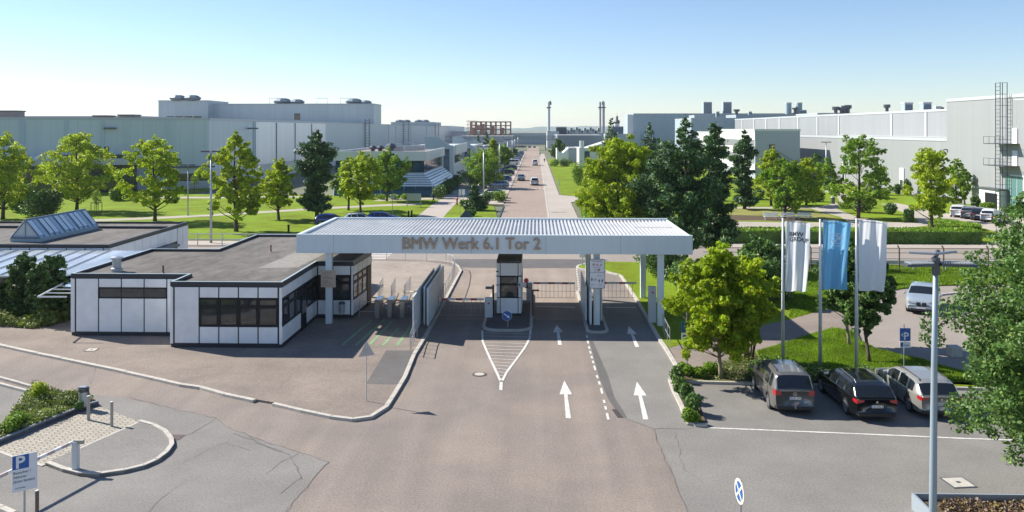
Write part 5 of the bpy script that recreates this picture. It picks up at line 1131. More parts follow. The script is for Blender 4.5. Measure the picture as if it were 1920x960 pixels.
# right of the road
btree(1160, 430, 268, 76, 'large bright yellow green maple right of the road behind the canopy', .1, seed=21, n=26000, size=.16, m=YL, clumps=60, cr=.26)
x, y = at(1146, 352); conifer('tall dark spruce behind the bright yellow maple', x, y, htop(221, x, y), 4.0, n=8000, seed=8, size=.22)
x, y = at(1218, 372); conifer('dark fir tip between the yellow maple and the pines', x, y, htop(230, x, y), 3.9, n=8000, seed=9, size=.22)
x, y = at(1285, 506); conifer('left one of the two big dark pines behind the canopy corner', x, y, htop(220, x, y), 3.5, n=24000, seed=10, kind='pine', size=.12, base=.16)
x, y = at(1342, 490); conifer('right one of the two big dark pines behind the canopy corner', x, y, htop(233, x, y), 3.3, n=22000, seed=21, kind='pine', size=.13, base=.14)
x, y = at(1236, 440); conifer('dark pine between the yellow maple and the big pines', x, y, htop(262, x, y), 3.2, n=18000, seed=24, kind='pine', size=.14, base=.05)
x, y = at(1396, 392); conifer('slimmer dark spruce right of the big pines', x, y, htop(244, x, y), 3.1, n=11000, seed=22, size=.18, kind='pine', base=.06)
btree(1447, 385, 284, 34, 'yellow green tree between the dark spruce and the open lawn', .15, seed=23, n=6500, m=YL2)
btree(1473, 409, 305, 52, 'loose light green maple standing above the benches', .2, seed=24, n=7500, m=ML)
btree(1512, 385, 300, 34, 'light green tree behind the loose maple', .1, seed=44, n=5000, m=YL2)
btree(1610, 409, 263, 60, 'tall open light green maple beside the third flag', .14, seed=25, n=7000, m=ML, clumps=36, cr=.22)
btree(1745, 435, 284, 46, 'light green maple on the lawn left of the parked cars', .25, seed=26, n=6500, m=YL2, cr=.27)
btree(1793, 400, 300, 22, 'thin leafy tree beside the right lamp post', .2, seed=27, n=2200, m=ML)
btree(1808, 384, 318, 14, 'small upright tree before the white annex', .25, seed=28, n=2200, m=ML, shape='tall')
btree(1720, 362, 300, 11, 'sparse brownish poplar against the silver wall', .1, seed=29, n=700, m=DRYL, shape='tall')
btree(1530, 352, 288, 15, 'dark columnar tree against the silver wall', .1, seed=30, n=3000, m=DL, shape='tall')
btree(1640, 365, 300, 14, 'dark slim tree behind the open maple', .1, seed=34, n=2500, m=DL, shape='tall')
k = 0
for px, pb, hh, hw, m_, l in ((1700, 365, 3.0, 11, DL, 'clipped dark ball bush against the silver wall'), (1683, 364, 2.0, 8, DL, 'small dark bush beside the clipped ball bush'), (1550, 356, 2.4, 9, DL, 'dark bush at the foot of the left lamp post'), (1560, 365, 2.6, 13, ML, 'tall grassy bush beside the left lamp post'), (1828, 391, 1.9, 11, DL, 'left clipped ball before the white annex'), (1876, 393, 2.0, 10, DL, 'clipped ball at the foot of the escape ladder'), (1852, 398, 1.4, 13, ML, 'spreading bush between the two clipped balls'), (1905, 403, 1.3, 16, ML, 'wide bush under the green entrance glazing'), (1530, 378, 2.0, 15, DL, 'dark bush beside the path fork'), (1618, 398, 2.4, 20, DL, 'dark bush under the open maple'), (1670, 402, 1.6, 16, DL, 'dark bush right of the open maple'), (1650, 372, 1.6, 20, ML, 'loose bush on the far lawn'), (1420, 374, 1.8, 18, DL, 'dark bush under the trees left of the path'), (1480, 374, 1.8, 18, DL, 'dark bush behind the loose maple'), (1052, 303, 4.2, 11, DL, 'round dark tree like bush right of the far road'), (1082, 347, 5.2, 16, ML, 'round olive bush left of the yellow maple'), (1100, 330, 3.8, 14, ML, 'green bush under the white gable office'), (1041, 312, 2.6, 12, ML, 'low mixed bushes beside the far pavement'), (1060, 312, 2.6, 12, DL, 'dark bushes behind the mixed bushes')):
    x, y = at(px, pb); shrub(l, x, y, hh, hw * y / F, m_, 2200, .14, 120 + k); k += 1
x, y = at(1047, 300); tree('round dark green tree right of the far road', x, y, htop(264, x, y), 13 * y / F, 1.0, m=DL, n=4500, size=.3, seed=71, cr=.38)
# hedges
hedge('long clipped hedge in front of the right park along the cross road', [(9.3, 87.4), (46.5, 87.4), (46.5, 90.2), (9.3, 90.2)], .04, 1.35, ML, 4, 60, .1)
hedge('clipped hedge along the pavement right of the main road', [(5.9, 98), (7.2, 98), (8.2, 134), (6.9, 134)], .04, 1.2, ML, 5, 60, .11)
hedge('small block hedge beside the park path', [P(1696, 418), P(1712, 418), P(1712, 410), P(1696, 410)], .05, 1.2, DL, 6, 60, .11)
hedge('sloping hedge beside the short drive to the parked cars', [P(1742, 433), P(1840, 434), P(1838, 430), P(1760, 419), P(1744, 419)], .05, .6, ML, 7, 50, .12)
# cypress like shrubs left of the gatehouse
for k, (px, pb, pt, r_, l) in enumerate(((45, 598, 484, .95, 'leftmost upright yew like shrub beside the gatehouse'), (78, 604, 500, .9, 'upright shrub second from the left beside the gatehouse'), (106, 596, 488, .9, 'upright dark shrub nearest the glass awning'), (28, 590, 520, .8, 'low bushy shrub at the left end of the gatehouse bed'))):
    x, y = P(px, pb, .1); tree(l, x, y, ZA(pt, x, y), r_, .1, m=YN, n=9000, size=.085, seed=80 + k, clumps=34, cr=.42, shape='tall', name='upright_shrub', z=.1, cat='shrub')
bed = PP([(-200, 590), (-40, 612), (0, 612), (60, 617), (95, 612), (134, 600), (134, 560), (60, 556), (-200, 556)], .1)
struct('planting_bed', MB().prism(bed, .05, .14), EARTH)
blades('ground_cover', 'leafy green and silver ground cover in front of the upright shrubs', bed, .14, 420, .75, GC, 3, size=.07, clump=2.1)
# near vegetation
x, y = at(1352, 708, .1); tree('bright yellow green maple right of the gate by the car park', x, y, ZA(482, x, y), 2.6, 1.6, m=YL, n=26000, size=.095, seed=41, clumps=60, cr=.25, bark=BARKP, z=.1, tr=.1)
x, y = at(1404, 676, .1)
ms = thing('multi_stem_tree', 'low multi stemmed yellow green tree beside the bright maple', 'tree', (x, y, .1)); m = MB(); cc = []; rr_ = []
for k in range(7):
    a = k * .9; ex, ey = x + .75 * math.cos(a), y + .6 * math.sin(a); m.tube([(x + .18 * math.cos(a), y + .15 * math.sin(a), .1), (x + .4 * math.cos(a), y + .3 * math.sin(a), 1.4), (ex, ey, 2.7)], [.05, .04, .02], 6); cc.append((ex, ey, 2.7 + .3 * (k % 3))); rr_.append((.65, .65, .5))
m.build('stem', BARK, ms, smooth=True); rg = np.random.default_rng(5); v = leaf_mesh(cc, rr_, 6000, .09, rg) - np.array([x, y, .1]); link_mesh('crown', quad_mesh('crown', v), YL, ms)
x, y = at(1420, 560, .1); tree('dark green bushy tree behind the bright maple', x, y, ZA(470, x, y), 2.7, .5, m=DL, n=20000, size=.11, seed=42, clumps=44, cr=.33, z=.1)
x, y = at(1340, 560, .1); tree('olive green bush with yellow tips behind the canopy post', x, y, ZA(497, x, y), 2.2, .3, m=ML, n=11000, size=.11, seed=45, clumps=34, cr=.33, z=.1)
x, y = at(1252, 520, .1); shrub('dark scrub under the canopy corner', x, y, 2.6, 2.6, DL, 6000, .1, 43, z=.1)
x, y = at(1305, 545, .1); shrub('dark scrub behind the bright maple', x, y, 2.2, 2.2, DL, 5000, .1, 143, z=.1)
x, y = at(1588, 647, .1); tree('dark green maple between the blue flag and the white flag', x, y, ZA(458, x, y), 1.6, 1.9, m=DL, n=14000, size=.10, seed=46, clumps=42, cr=.28, bark=BARKP, z=.1, tr=.085, lean=(0, .8))
x, y = at(1636, 684, .1); y += .5; tree('dark green maple right of the plain white flag', x, y, ZA(470, x, y), 1.75, 1.9, m=DL, n=17000, size=.10, seed=47, clumps=46, cr=.28, bark=BARK, z=.1, tr=.09, lean=(.5, 2.2))
tree('large dark green tree leaning into the picture at the right edge', 17.8, 26.3, 10.2, 4.7, 1.9, m=DL, n=120000, size=.062, seed=48, clumps=150, cr=.2, z=0, tr=.2)
NLw = PP(NL)
blades('grass', 'short lush grass of the near lawn behind the flagpoles', PP([(1420, 662), (1457, 651), (1511, 633), (1563, 618), (1605, 626), (1612, 642), (1642, 657), (1693, 670), (1728, 677), (1770, 691), (1900, 722), (1900, 735), (1745, 712), (1509, 705), (1430, 690)]), LZ, 900, .09, GRB, 8, w_=.016)
blades('verge_plants', 'shaggy low verge plants between the lawn and the parked cars', PP([(1430, 684), (1509, 698), (1600, 703), (1745, 708), (1745, 726), (1509, 722), (1400, 717), (1408, 690)]), LZ, 500, .5, DL, 9, size=.055, clump=2.4, cat='plants')
blades('verge_grass', 'loose grassy ground cover around the trunk of the bright maple', PP([(1296, 714), (1300, 702), (1348, 685), (1412, 664), (1425, 690), (1398, 717)]), LZ, 260, .28, GC, 10, size=.05, clump=2.0, cat='plants')
blades('grass', 'grass of the middle lawn in front of the fence', PP([(1640, 556), (1685, 543), (1740, 537), (1830, 535), (1960, 533), (1960, 503), (1700, 500), (1480, 498), (1480, 600), (1535, 585), (1590, 574)]), LZ, 260, .11, GRB, 11, w_=.03)
k = 0
for px, pb, r_, hh in ((1268, 712, .42, .7), (1272, 735, .42, .75), (1287, 752, .42, .75), (1300, 772, .45, .8), (1297, 790, .4, .55), (1288, 703, .45, .6), (1312, 706, .45, .5), (1331, 700, .5, .6)):
    x, y = P(px, pb, .1); shrub(('dark leafy shrub at the tip of the kerb bed', 'second shrub of the kerb bed', 'third shrub of the kerb bed', 'big glossy shrub near the lower end of the kerb bed', 'light green shrub at the lowest corner of the kerb bed', 'shrub beside the path at the top of the kerb bed', 'low grassy shrub by the sign post', 'low grassy shrub left of the bright maple trunk')[k], x, y, hh, r_, (DL, DL, DL, DL, ML, ML, ML, ML)[k], 1500, .06, 200 + k, z=.1); k += 1
gbw = PP([z7(*q) for q in ((-250, 630), (0, 515), (300, 395), (545, 295), (600, 260), (430, 218), (330, 196), (210, 180), (120, 285), (30, 405), (-150, 560))])
blades('ground_cover', 'dense mixed ground cover in the flower bed at the lower left', gbw, .14, 1100, .30, GC, 12, size=.045, clump=2.2, cat='plants')
for k, (a, b, l, m_) in enumerate(((255, 240, 'tall bright green grass tuft in the lower left flower bed', YL2), (440, 262, 'silvery green cushion plant in front of the litter bin', GC), (130, 400, 'leafy bush in the middle of the lower left flower bed', ML), (60, 440, 'leafy bush at the left of the lower left flower bed', ML), (520, 290, 'small rosette plant at the foot of the litter bin', DL))):
    x, y = P(*z7(a, b), .14); shrub(l, x, y, (.8, .55, .5, .5, .3)[k], (.5, .65, .5, .5, .3)[k], m_, 1800, .045, 220 + k, z=.14)
# lower right planter
pr = thing('raised_planter', 'steel edged raised planter in the lower right corner', 'planter', (13, 25, 0)); cx, cy = P(1709, 924, .5)
m = MB(); m.box(cx, cx + 9, cy - .06, cy, 0, .5); m.box(cx, cx + .07, cy - 6, cy - .06, 0, .5); m.build('edge', mat('edge_blue_grey', (.36, .42, .46), .4, metal=.3), pr)
MB().box(cx + .07, cx + 9, cy - 6, cy - .06, 0, .3).build('soil', EARTH, pr)
blades('dead_plants', 'dry brown and lilac plant litter filling the steel edged planter', [(cx + .6, cy - 6), (cx + 9, cy - 6), (cx + 9, cy - .35), (cx + .6, cy - .35)], .3, 1100, .22, DRYL, 13, size=.05, clump=3, cat='plants')
# ================================================================ POLES, LAMPS, FLAGS, SIGNS
def lamp(px, pbase, ptop, label, kind='T', grp='street lamps of the works', r=.09):
    x, y = at(px, pbase, 0); h = ZA(ptop, x, y); t = thing('street_lamp', label, 'street lamp', (x, y, 0), grp)
    MB().tube([(x, y, 0), (x, y, h * .4), (x, y, h)], [r * 1.2, r, r * .6], 8).build('pole', STEEL, t, smooth=True)
    m = MB(); m.box(x - 1.0, x - .15, y - .2, y + .2, h - .02, h + .14); m.box(x + .15, x + 1.0, y - .2, y + .2, h - .02, h + .14); m.build('lamp_head', DSTEEL, t); MB().box(x - .16, x + .16, y - .08, y + .08, h - .1, h + .08).build('bracket', STEEL, t)
lamp(395.6, 456, 285, 'tall twin headed street lamp beside the railing on the left', r=.12); lamp(352.5, 405, 310, 'thin street lamp on the lawn left of the tall one'); lamp(907, 392, 276, 'street lamp on the lawn triangle beside the road', r=.11)
for p, b, tp, l in ((936.5, 334, 265, 'second street lamp along the left side of the road'), (951.5, 312, 262, 'third street lamp along the left side of the road'), (960.5, 303, 260, 'fourth street lamp along the left side of the road'), (965.5, 293, 257, 'fifth street lamp along the left side of the road'), (971, 286, 255, 'sixth street lamp along the left side of the road')): lamp(p, b, tp, l, r=.12)
lamp(1549, 351, 267, 'street lamp before the silver hall left of the open maple', r=.12); lamp(1781, 376, 281, 'street lamp before the silver hall near the parked cars', r=.12)
# foreground mast
ly = 21.3; lx = XA(1748, ly); hz = ZA(489, lx, ly)
t = thing('light_mast', 'tall grey light mast with four flat floodlights in the right foreground', 'light mast', (lx, ly, 0))
MB().tube([(lx - .0, ly, 0), (lx + .02, ly, 3), (lx + .05, ly, 6), (lx + .09, ly, 8.8 if hz > 8.8 else hz)], [.10, .09, .075, .06], 16).build('pole', mat('mast_paint', (.27, .34, .38), .45, metal=.1), t, smooth=True)
hz = ZA(489, lx, ly); cx_ = lx + .09
m = MB(); m.tube([(cx_, ly, hz - .35), (cx_, ly, hz + .08)], .1, 12); m.tube([(cx_ - .15, ly - .1, hz - .1), (cx_ + .15, ly + .2, hz + .22)], .06, 8); m.build('head', DSTEEL, t)
for k, (a, L, dz, dn) in enumerate(((188, .85, .05, 0), (-4, .95, .05, 0), (160, .62, .13, .1), (28, .78, .13, .1))):
    ca, sa = math.cos(R(a)), math.sin(R(a)); b_ = Vector((cx_, ly, hz + dz - .15 + (0 if k < 2 else .2))); m = MB()
    q = lambda u, v, z: (b_.x + ca * u - sa * v, b_.y + sa * u + ca * v, b_.z + z)
    z0 = 0
    if k < 2:
        m.add([q(.1, -.16, -.02), q(L, -.16, -.02), q(L, .16, -.02), q(.1, .16, -.02), q(.1, -.16, .05), q(L, -.14, .03), q(L, .14, .03), q(.1, .16, .05)], [(0, 3, 2, 1), (4, 5, 6, 7), (0, 1, 5, 4), (1, 2, 6, 5), (2, 3, 7, 6), (3, 0, 4, 7)])
        fl = m.build('floodlight', DSTEEL, t); mm = MB()
        for j in range(12): u = .14 + (L - .2) * j / 12; mm.add([q(u, -.15, .05), q(u + .02, -.15, .05), q(u + .02, .15, .05), q(u, .15, .05), q(u, -.15, .085), q(u + .02, -.15, .085), q(u + .02, .15, .085), q(u, .15, .085)], [(4, 5, 6, 7), (0, 1, 5, 4), (1, 2, 6, 5), (2, 3, 7, 6), (3, 0, 4, 7)])
        mm.build('cooling_fin', STEEL, fl)
    else: m.tube([q(.0, 0, 0), q(L, 0, .0)], .035, 8); m.build('cross_arm', STEEL, t)
# flagpoles and flags
def flag(px, pb, ptop, fx0, fx1, fy0, fy1, label, flabel, m, seed, nm):
    x, y = at(px, pb, 0); h = ZA(ptop, x, y); t = thing('flagpole', label, 'flagpole', (x, y, 0), 'flagpoles by the car park')
    MB().tube([(x, y, 0), (x, y, h * .5), (x, y, h)], [.095, .08, .05], 12).build('pole', mat('pole_white', (.62, .64, .66), .35), t, smooth=True); MB().tube([(x, y, h - .12), (x + 1.2, y - .1, h - .24)], .018, 6).build('arm', STEEL, t)
    w_ = (fx1 - fx0) * y / F; z1 = ZA(fy0, x, y); z0 = ZA(fy1, x, y); nu, nv = 44, 60; vs = []; fs = []
    fo = []
    for j in range(nv + 1):
        v = j / nv
        for i in range(nu + 1):
            u = i / nu; nar = 1 - .10 * (1 - abs(.0 - v)) * 0 - .12 * v
            X_ = x + .12 + w_ * (u * nar) + .03 * math.sin(v * 3 + seed); Z_ = z1 + (z0 - z1) * v - .13 * u * (1 - v) - .02 * math.sin(u * 9)
            amp = .03 + .085 * u * (.4 + .6 * v); Y_ = y - .1 * u + amp * math.sin(u * 13 + seed + v * 2.2 + .8 * math.sin(v * 4 + seed)) + .07 * u * math.sin(v * 5 + seed * 2 + u * 2) + .012 * math.sin(u * 31 + v * 3)
            vs.append((X_, Y_, Z_))
    for j in range(nv):
        for i in range(nu): a = j * (nu + 1) + i; fs.append((a, a + nu + 1, a + nu + 2, a + 1))
    ft = MB().add(vs, fs).build('flag', m, None, smooth=True, loc=(x, y, z0)); tag(ft, flabel, 'flag', 'banner flags by the car park')
    return ft, vs, nu, nv
FL = leafmat('x', [(0, 0, 0), (0, 0, 0)]) if False else None
def cloth(name, col):
    m = bpy.data.materials.new(name); m.use_nodes = True; n = m.node_tree; n.nodes.clear(); o = n.nodes.new('ShaderNodeOutputMaterial'); d = n.nodes.new('ShaderNodeBsdfDiffuse'); t = n.nodes.new('ShaderNodeBsdfTranslucent'); x_ = n.nodes.new('ShaderNodeMixShader'); x_.inputs[0].default_value = .5
    d.inputs[0].default_value = (*col, 1); t.inputs[0].default_value = (*col, 1); n.links.new(d.outputs[0], x_.inputs[1]); n.links.new(t.outputs[0], x_.inputs[2]); n.links.new(x_.outputs[0], o.inputs[0]); return m
CW = cloth('flag_white', (.88, .89, .90)); CB = cloth('flag_blue', (.24, .56, .84)); CG = cloth('flag_grey_print', (.13, .15, .18)); CWB = cloth('flag_white_print', (.93, .95, .97))
def wrap(ft, res, me, u0, v0, su, sv):
    """lay a flat mesh (x right, y up) onto the flag cloth"""
    vs, nu, nv = res; out = []
    for p in me.vertices:
        for off in (-.02,):
            u = min(.999, max(0, u0 + p.co.x * su)) * nu; v = min(.999, max(0, v0 - p.co.y * sv)) * nv; i, j = int(u), int(v); fu, fv = u - i, v - j
            a = [Vector(vs[(j + b) * (nu + 1) + i + c]) for b in (0, 1) for c in (0, 1)]; q = a[0].lerp(a[1], fu).lerp(a[2].lerp(a[3], fu), fv); out.append(q + Vector((0, off, 0)) - ft.location)
    for p, q in zip(me.vertices, out): p.co = q
def flat_text(s, bold=0.0):
    cu = bpy.data.curves.new('t', 'FONT'); cu.body = s; cu.size = 1; cu.offset = bold; cu.resolution_u = 2; to = bpy.data.objects.new('t', cu); COL.objects.link(to); me = bpy.data.meshes.new_from_object(to.evaluated_get(bpy.context.evaluated_depsgraph_get())); bpy.data.objects.remove(to); bpy.data.curves.remove(cu)
    b = bmesh.new(); b.from_mesh(me); bmesh.ops.subdivide_edges(b, edges=[e for e in b.edges if e.calc_length() > .2], cuts=3); bmesh.ops.triangulate(b, faces=b.faces); b.to_mesh(me); b.free(); me.materials.clear(); return me
f1, v1, nu, nv = flag(1468, 682, 409, 1471, 1516, 413, 546, 'leftmost of the three white flagpoles', 'white banner flag with grey two line lettering', CW, .3, 'a')
for k, s in enumerate(('BMW', 'GROUP')):
    me = flat_text(s, .035); wrap(f1, (v1, nu, nv), me, .14, .21 + k * .075, .235, .085); link_mesh('lettering', me, CG, f1)
f2, v2, nu, nv = flag(1538, 690, 411, 1541, 1590, 412, 542, 'middle of the three white flagpoles', 'light blue banner flag with a round white emblem', CB, 1.7, 'b')
b = bmesh.new()
def addring(r0, r1, a0=0, a1=360, n=32):
    for k in range(n):
        t0, t1 = R(a0 + (a1 - a0) * k / n), R(a0 + (a1 - a0) * (k + 1) / n); p = [(r0 * math.cos(t0), r0 * math.sin(t0)), (r1 * math.cos(t0), r1 * math.sin(t0)), (r1 * math.cos(t1), r1 * math.sin(t1)), (r0 * math.cos(t1), r0 * math.sin(t1))]
        b.faces.new([b.verts.new((x_, y_, 0)) for x_, y_ in p])
addring(.88, 1.0); addring(.54, .64); addring(.02, .56, 0, 90, 8); addring(.02, .56, 180, 270, 8)
me = bpy.data.meshes.new('emblem'); b.to_mesh(me); b.free(); wrap(f2, (v2, nu, nv), me, .50, .275, .30, .10); link_mesh('emblem', me, CWB, f2)
for ch_, ang in (('B', 130), ('M', 90), ('W', 50)):
    me = flat_text(ch_, .02); me.transform(Matrix.Translation((.77 * math.cos(R(ang)), .77 * math.sin(R(ang)), 0)) @ Matrix.Rotation(R(ang - 90), 4, 'Z') @ Matrix.Scale(.36, 4) @ Matrix.Translation((-.35, -.35, 0))); wrap(f2, (v2, nu, nv), me, .50, .275, .29, .098); link_mesh('lettering', me, CWB, f2)
flag(1606, 697, 409, 1609, 1660, 411, 545, 'rightmost of the three white flagpoles', 'plain white banner flag without any print', CW, 3.1, 'c')
# parking signs
x, y = P(1695, 698, .1); t = thing('parking_sign', 'blue parking sign with arrow behind the silver wagon', 'parking sign', (x, y, .1)); MB().tube([(x, y, .1), (x, y, ZA(608, x, y))], .03, 8).build('post', STEEL, t)
xa, xb = XA(1686.5, y), XA(1706.5, y); yf2 = y - .05
MB().box(xa, xb, yf2, yf2 + .02, ZA(639, x, y), ZA(615, x, y)).build('plate', BLUES, t); MB().box(xa, xb, yf2, yf2 + .02, ZA(651.5, x, y), ZA(640, x, y)).build('lower_plate', SWHITE, t); MB().box(xa + .03, xa + .15, yf2 - .006, yf2, ZA(649.5, x, y), ZA(642, x, y)).build('symbol', BLUES, t)
text('P', .5, SWHITE, t, (xa + .17, yf2 - .006, ZA(636, x, y)), (R(90), 0, 0), depth=.004, bold=.01); text('\u2190', .3, SWHITE, t, (xa + .02, yf2 - .006, ZA(631, x, y)), (R(90), 0, 0), depth=.004); text('10 Min', .09, SBLACK, t, (xa + .18, yf2 - .006, ZA(648, x, y)), (R(90), 0, 0), depth=.003)
x, y = P(46, 990); rz = R(38)
t = thing('parking_sign', 'white visitor parking sign with a blue square in the lower left foreground', 'parking sign', (x, y, 0))
def oriented(parent, x, y, rz):
    cz, sz_ = math.cos(rz), math.sin(rz); return lambda u, z, n=0: (x + u * cz + n * sz_, y + u * sz_ - n * cz, z)
q = oriented(t, x, y, rz); za, zb = ZA(918, x, y) - .0, ZA(850, x, y); hw = .33
MB().tube([(x, y, 0), (x, y, zb)], .03, 8).build('post', STEEL, t)
MB().prism_dir([q(-hw, za, .04), q(hw, za, .04), q(hw, zb, .04), q(-hw, zb, .04)], tuple(Vector(q(0, 0, .06)) - Vector(q(0, 0, .04)))).build('plate', SWHITE, t)
MB().prism_dir([q(-hw + .01, zb - .42, .061), q(.11, zb - .42, .061), q(.11, zb - .01, .061), q(-hw + .01, zb - .01, .061)], tuple(Vector(q(0, 0, .064)) - Vector(q(0, 0, .061)))).build('blue_square', BLUES, t)
text('P', .5, SWHITE, t, q(-.25, zb - .38, .068), (R(90), 0, rz), depth=.003, bold=.012)
for k, s in enumerate(('Besucher /', 'Abholer', '(bitte läuten)')): text(s, .108, SBLACK, t, q(-.30, zb - .56 - k * .13, .064), (R(90), 0, rz), depth=.002)
text('zum Empfang', .05, SBLACK, t, q(-.25, zb - 1.0, .064), (R(90), 0, rz), depth=.002)
# round no stopping sign lower right
x, y = P(1389, 1010); zc = ZA(921, x, y); rz = R(-82); t = thing('no_stopping_sign', 'round blue no stopping sign seen at an angle near the bottom edge', 'road sign', (x, y, 0)); MB().tube([(x, y, 0), (x, y, zc + .34)], .03, 8).build('post', STEEL, t)
q = oriented(t, x, y, rz); rs = .31
def rdisc(r, n0, n1, nm, m): MB().prism_dir([q(r * math.cos(R(k * 11.25)), zc + r * math.sin(R(k * 11.25)), n0) for k in range(32)], tuple(Vector(q(0, 0, n1)) - Vector(q(0, 0, n0)))).build(nm, m, t)
IV = mat('sign_ivory', (.72, .66, .50), .5); rdisc(rs + .05, .035, .05, 'backing', IV); rdisc(rs - .03, .051, .056, 'face', BLUES)
for s_ in (1, -1):
    c1, s1 = math.cos(R(45)), math.sin(R(45)) * s_; w_ = .035; rr = rs - .02
    MB().prism_dir([q(-rr * c1 - w_ * s1, zc - rr * s1 + w_ * c1, .057), q(-rr * c1 + w_ * s1, zc - rr * s1 - w_ * c1, .057), q(rr * c1 + w_ * s1, zc + rr * s1 - w_ * c1, .057), q(rr * c1 - w_ * s1, zc + rr * s1 + w_ * c1, .057)], tuple(Vector(q(0, 0, .060)) - Vector(q(0, 0, .057)))).build('cross_bar', IV, t)
# triangle sign seen from behind
x, y = P(687, 752, .1); zt = ZA(640, x, y); zb = ZA(667, x, y); t = thing('warning_sign', 'grey back of a triangular warning sign on a thin post by the kerb corner', 'road sign', (x, y, .1)); MB().tube([(x, y, .1), (x, y, zt - .05)], .024, 8).build('post', mat('post_pale', (.6, .55, .5), .5), t)
MB().prism_dir([(x - .32, y - .12, zb - .03), (x + .32, y + .14, zb), (x + .0, y, zt)], (.01, .03, 0)).build('plate', STEEL, t); MB().box(x - .05, x + .05, y - .05, y - .02, zb + .1, zb + .3).build('bracket', STEEL, t)
# sign with blue symbols half hidden by the bright maple
x, y = P(1288, 690, .1); t = thing('parking_sign', 'sign with blue squares half hidden by the leaves of the bright maple', 'parking sign', (x, y, .1)); MB().tube([(x, y, .1), (x, y, 2.9)], .035, 8).build('post', STEEL, t); MB().box(x - .28, x + .28, y - .05, y - .03, 1.45, 1.85).build('lower_plate', SWHITE, t); MB().box(x - .28, x + .28, y - .05, y - .03, 1.9, 2.4).build('plate', BLUES, t); MB().box(x - .2, x - .05, y - .056, y - .05, 1.52, 1.75).build('symbol', BLUES, t)
# small bits in the middle distance
def simple_sign(px, pb, ptop, w_, hh, label, m, cat='sign', nm='info_sign'):
    x, y = at(px, pb, .05); z = ZA(ptop, x, y); t = thing(nm, label, cat, (x, y, .05)); MB().tube([(x, y, .05), (x, y, z)], .04, 6).build('post', STEEL, t); MB().box(x - w_ / 2, x + w_ / 2, y - .07, y - .04, z - hh, z).build('plate', m, t); return t
simple_sign(1092, 500, 471, .5, .55, 'small striped blue and white sign at the tip of the lawn island', SWHITE); simple_sign(862.5, 412, 355, .35, .8, 'thin white parking meter sign on the near lawn triangle', SWHITE); simple_sign(736, 404, 366, .5, .5, 'small sign on a post under the dark green maple', STEEL)
simple_sign(869, 376, 355, .5, .9, 'thin white info sign beside the shaded avenue', SWHITE); simple_sign(1868, 432, 394, .7, .7, 'round bordered sign before the parked cars on the right', SWHITE); simple_sign(1049, 350, 336, .25, 1.2, 'thin white marker on the lawn right of the road', SWHITE)
t = thing('lawn_stele', 'dark wedge shaped stele on the near lawn triangle', 'stele', (*at(874, 408), .05)); x, y = at(874, 408); MB().add([(x - .9, y - .5, .05), (x + .9, y - .5, .05), (x + .9, y + .5, .05), (x - .9, y + .5, .05), (x, y, 1.2)], [(0, 1, 4), (1, 2, 4), (2, 3, 4), (3, 0, 4), (3, 2, 1, 0)]).build('body', DSTEEL, t)
x, y = at(776, 388, .05); t = thing('display_board', 'pale display board on two legs beside the avenue', 'notice board', (x, y, .05)); MB().box(x - 1.1, x + 1.1, y - .05, y + .05, 1.0, 2.1).build('board', STEEL, t); m = MB(); m.box(x - 1.1, x - 1.0, y, y + .1, 0, 2.1); m.build('leg', STEEL, t); MB().box(x + 1.0, x + 1.1, y, y + .1, 0, 2.1).build('leg', STEEL, t)
for px, pb, l in ((772, 407, 'short dark lawn bollard left of the avenue'), (766, 408, 'dark lawn bollard nearest the canopy edge'), (541, 436, 'dark lawn bollard in front of the blue car')):
    x, y = at(px, pb, .05); t = thing('lawn_bollard', l, 'bollard', (x, y, .05), 'dark bollards on the left lawn'); MB().lathe((x, y, .05), [(.12, 0), (.12, .8)], 10).build('post', BLKFR, t); MB().lathe((x, y, .85), [(.15, 0), (.15, .1)], 10).build('cap', BLKFR, t)
# young trees in cages
for px, pb, l in ((365, 362, 'young tree in a stake cage before the left hall windows'), (181, 404, 'stake cage of a young tree beside the second maple')):
    x, y = at(px, pb, .05); t = thing('young_tree', l, 'tree', (x, y, .05)); m = MB()
    for a, b in ((-.5, -.5), (.5, -.5), (-.5, .5), (.5, .5)): m.tube([(x + a, y + b, .05), (x + a, y + b, 1.9)], .05, 5)
    m.tube([(x - .5, y - .5, 1.8), (x + .5, y - .5, 1.8), (x + .5, y + .5, 1.8), (x - .5, y + .5, 1.8), (x - .5, y - .5, 1.8)], .03, 4); m.build('stake', BARKP, t); MB().tube([(x, y, .05), (x, y, 2.6)], .04, 5).build('trunk', BARK, t)
    v = leaf_mesh([(x, y, 2.6)], [(.7, .7, 1.0)], 300, .12, np.random.default_rng(3)) - np.array([x, y, .05]); link_mesh('crown', quad_mesh('crown', v), ML, t)
# left railing and right guard rail with fence posts
railing([(-50, 84.0), (-17, 84.0)], 'long white railing between the gatehouse roofs and the left park', h=1.2, rails=(1.0, .55), sp=2.6, r=.05, post=.06, z=.03, m_=CLADW)
gr = thing('guard_rail', 'long steel guard rail on the grass in front of the cross road', 'guard rail', (25, 74, .1)); m = MB(); gy = P(1750, 507, .1)[1]
m.box(20, 48, gy, gy + .05, .62, .92); m.build('rail', STEEL, gr)
for k in range(10): MB().box(21 + k * 2.7, 21.12 + k * 2.7, gy + .05, gy + .15, .1, .85).build('post', STEEL, gr)
fn = thing('wire_fence', 'open fence of brown posts and a top wire beside the guard rail', 'fence', (25, 73, .1)); fy = P(1687, 509, .1)[1] - .3; m = MB(); k = 0
xx = XA(1687, fy) - 14.6
while xx < 48: MB().tube([(xx, fy, .1), (xx, fy, 2.05), (xx - .1, fy + .1, 2.3)], .06, 6).build('post', mat('post_brown', (.14, .10, .075), .8), fn); xx += 3.64
m = MB()
for z in (1.7, 1.2, .7): m.tube([(14, fy, z), (48, fy, z)], .022, 4)
m.build('wire', mat('post_brown', (.14, .10, .075), .8), fn)
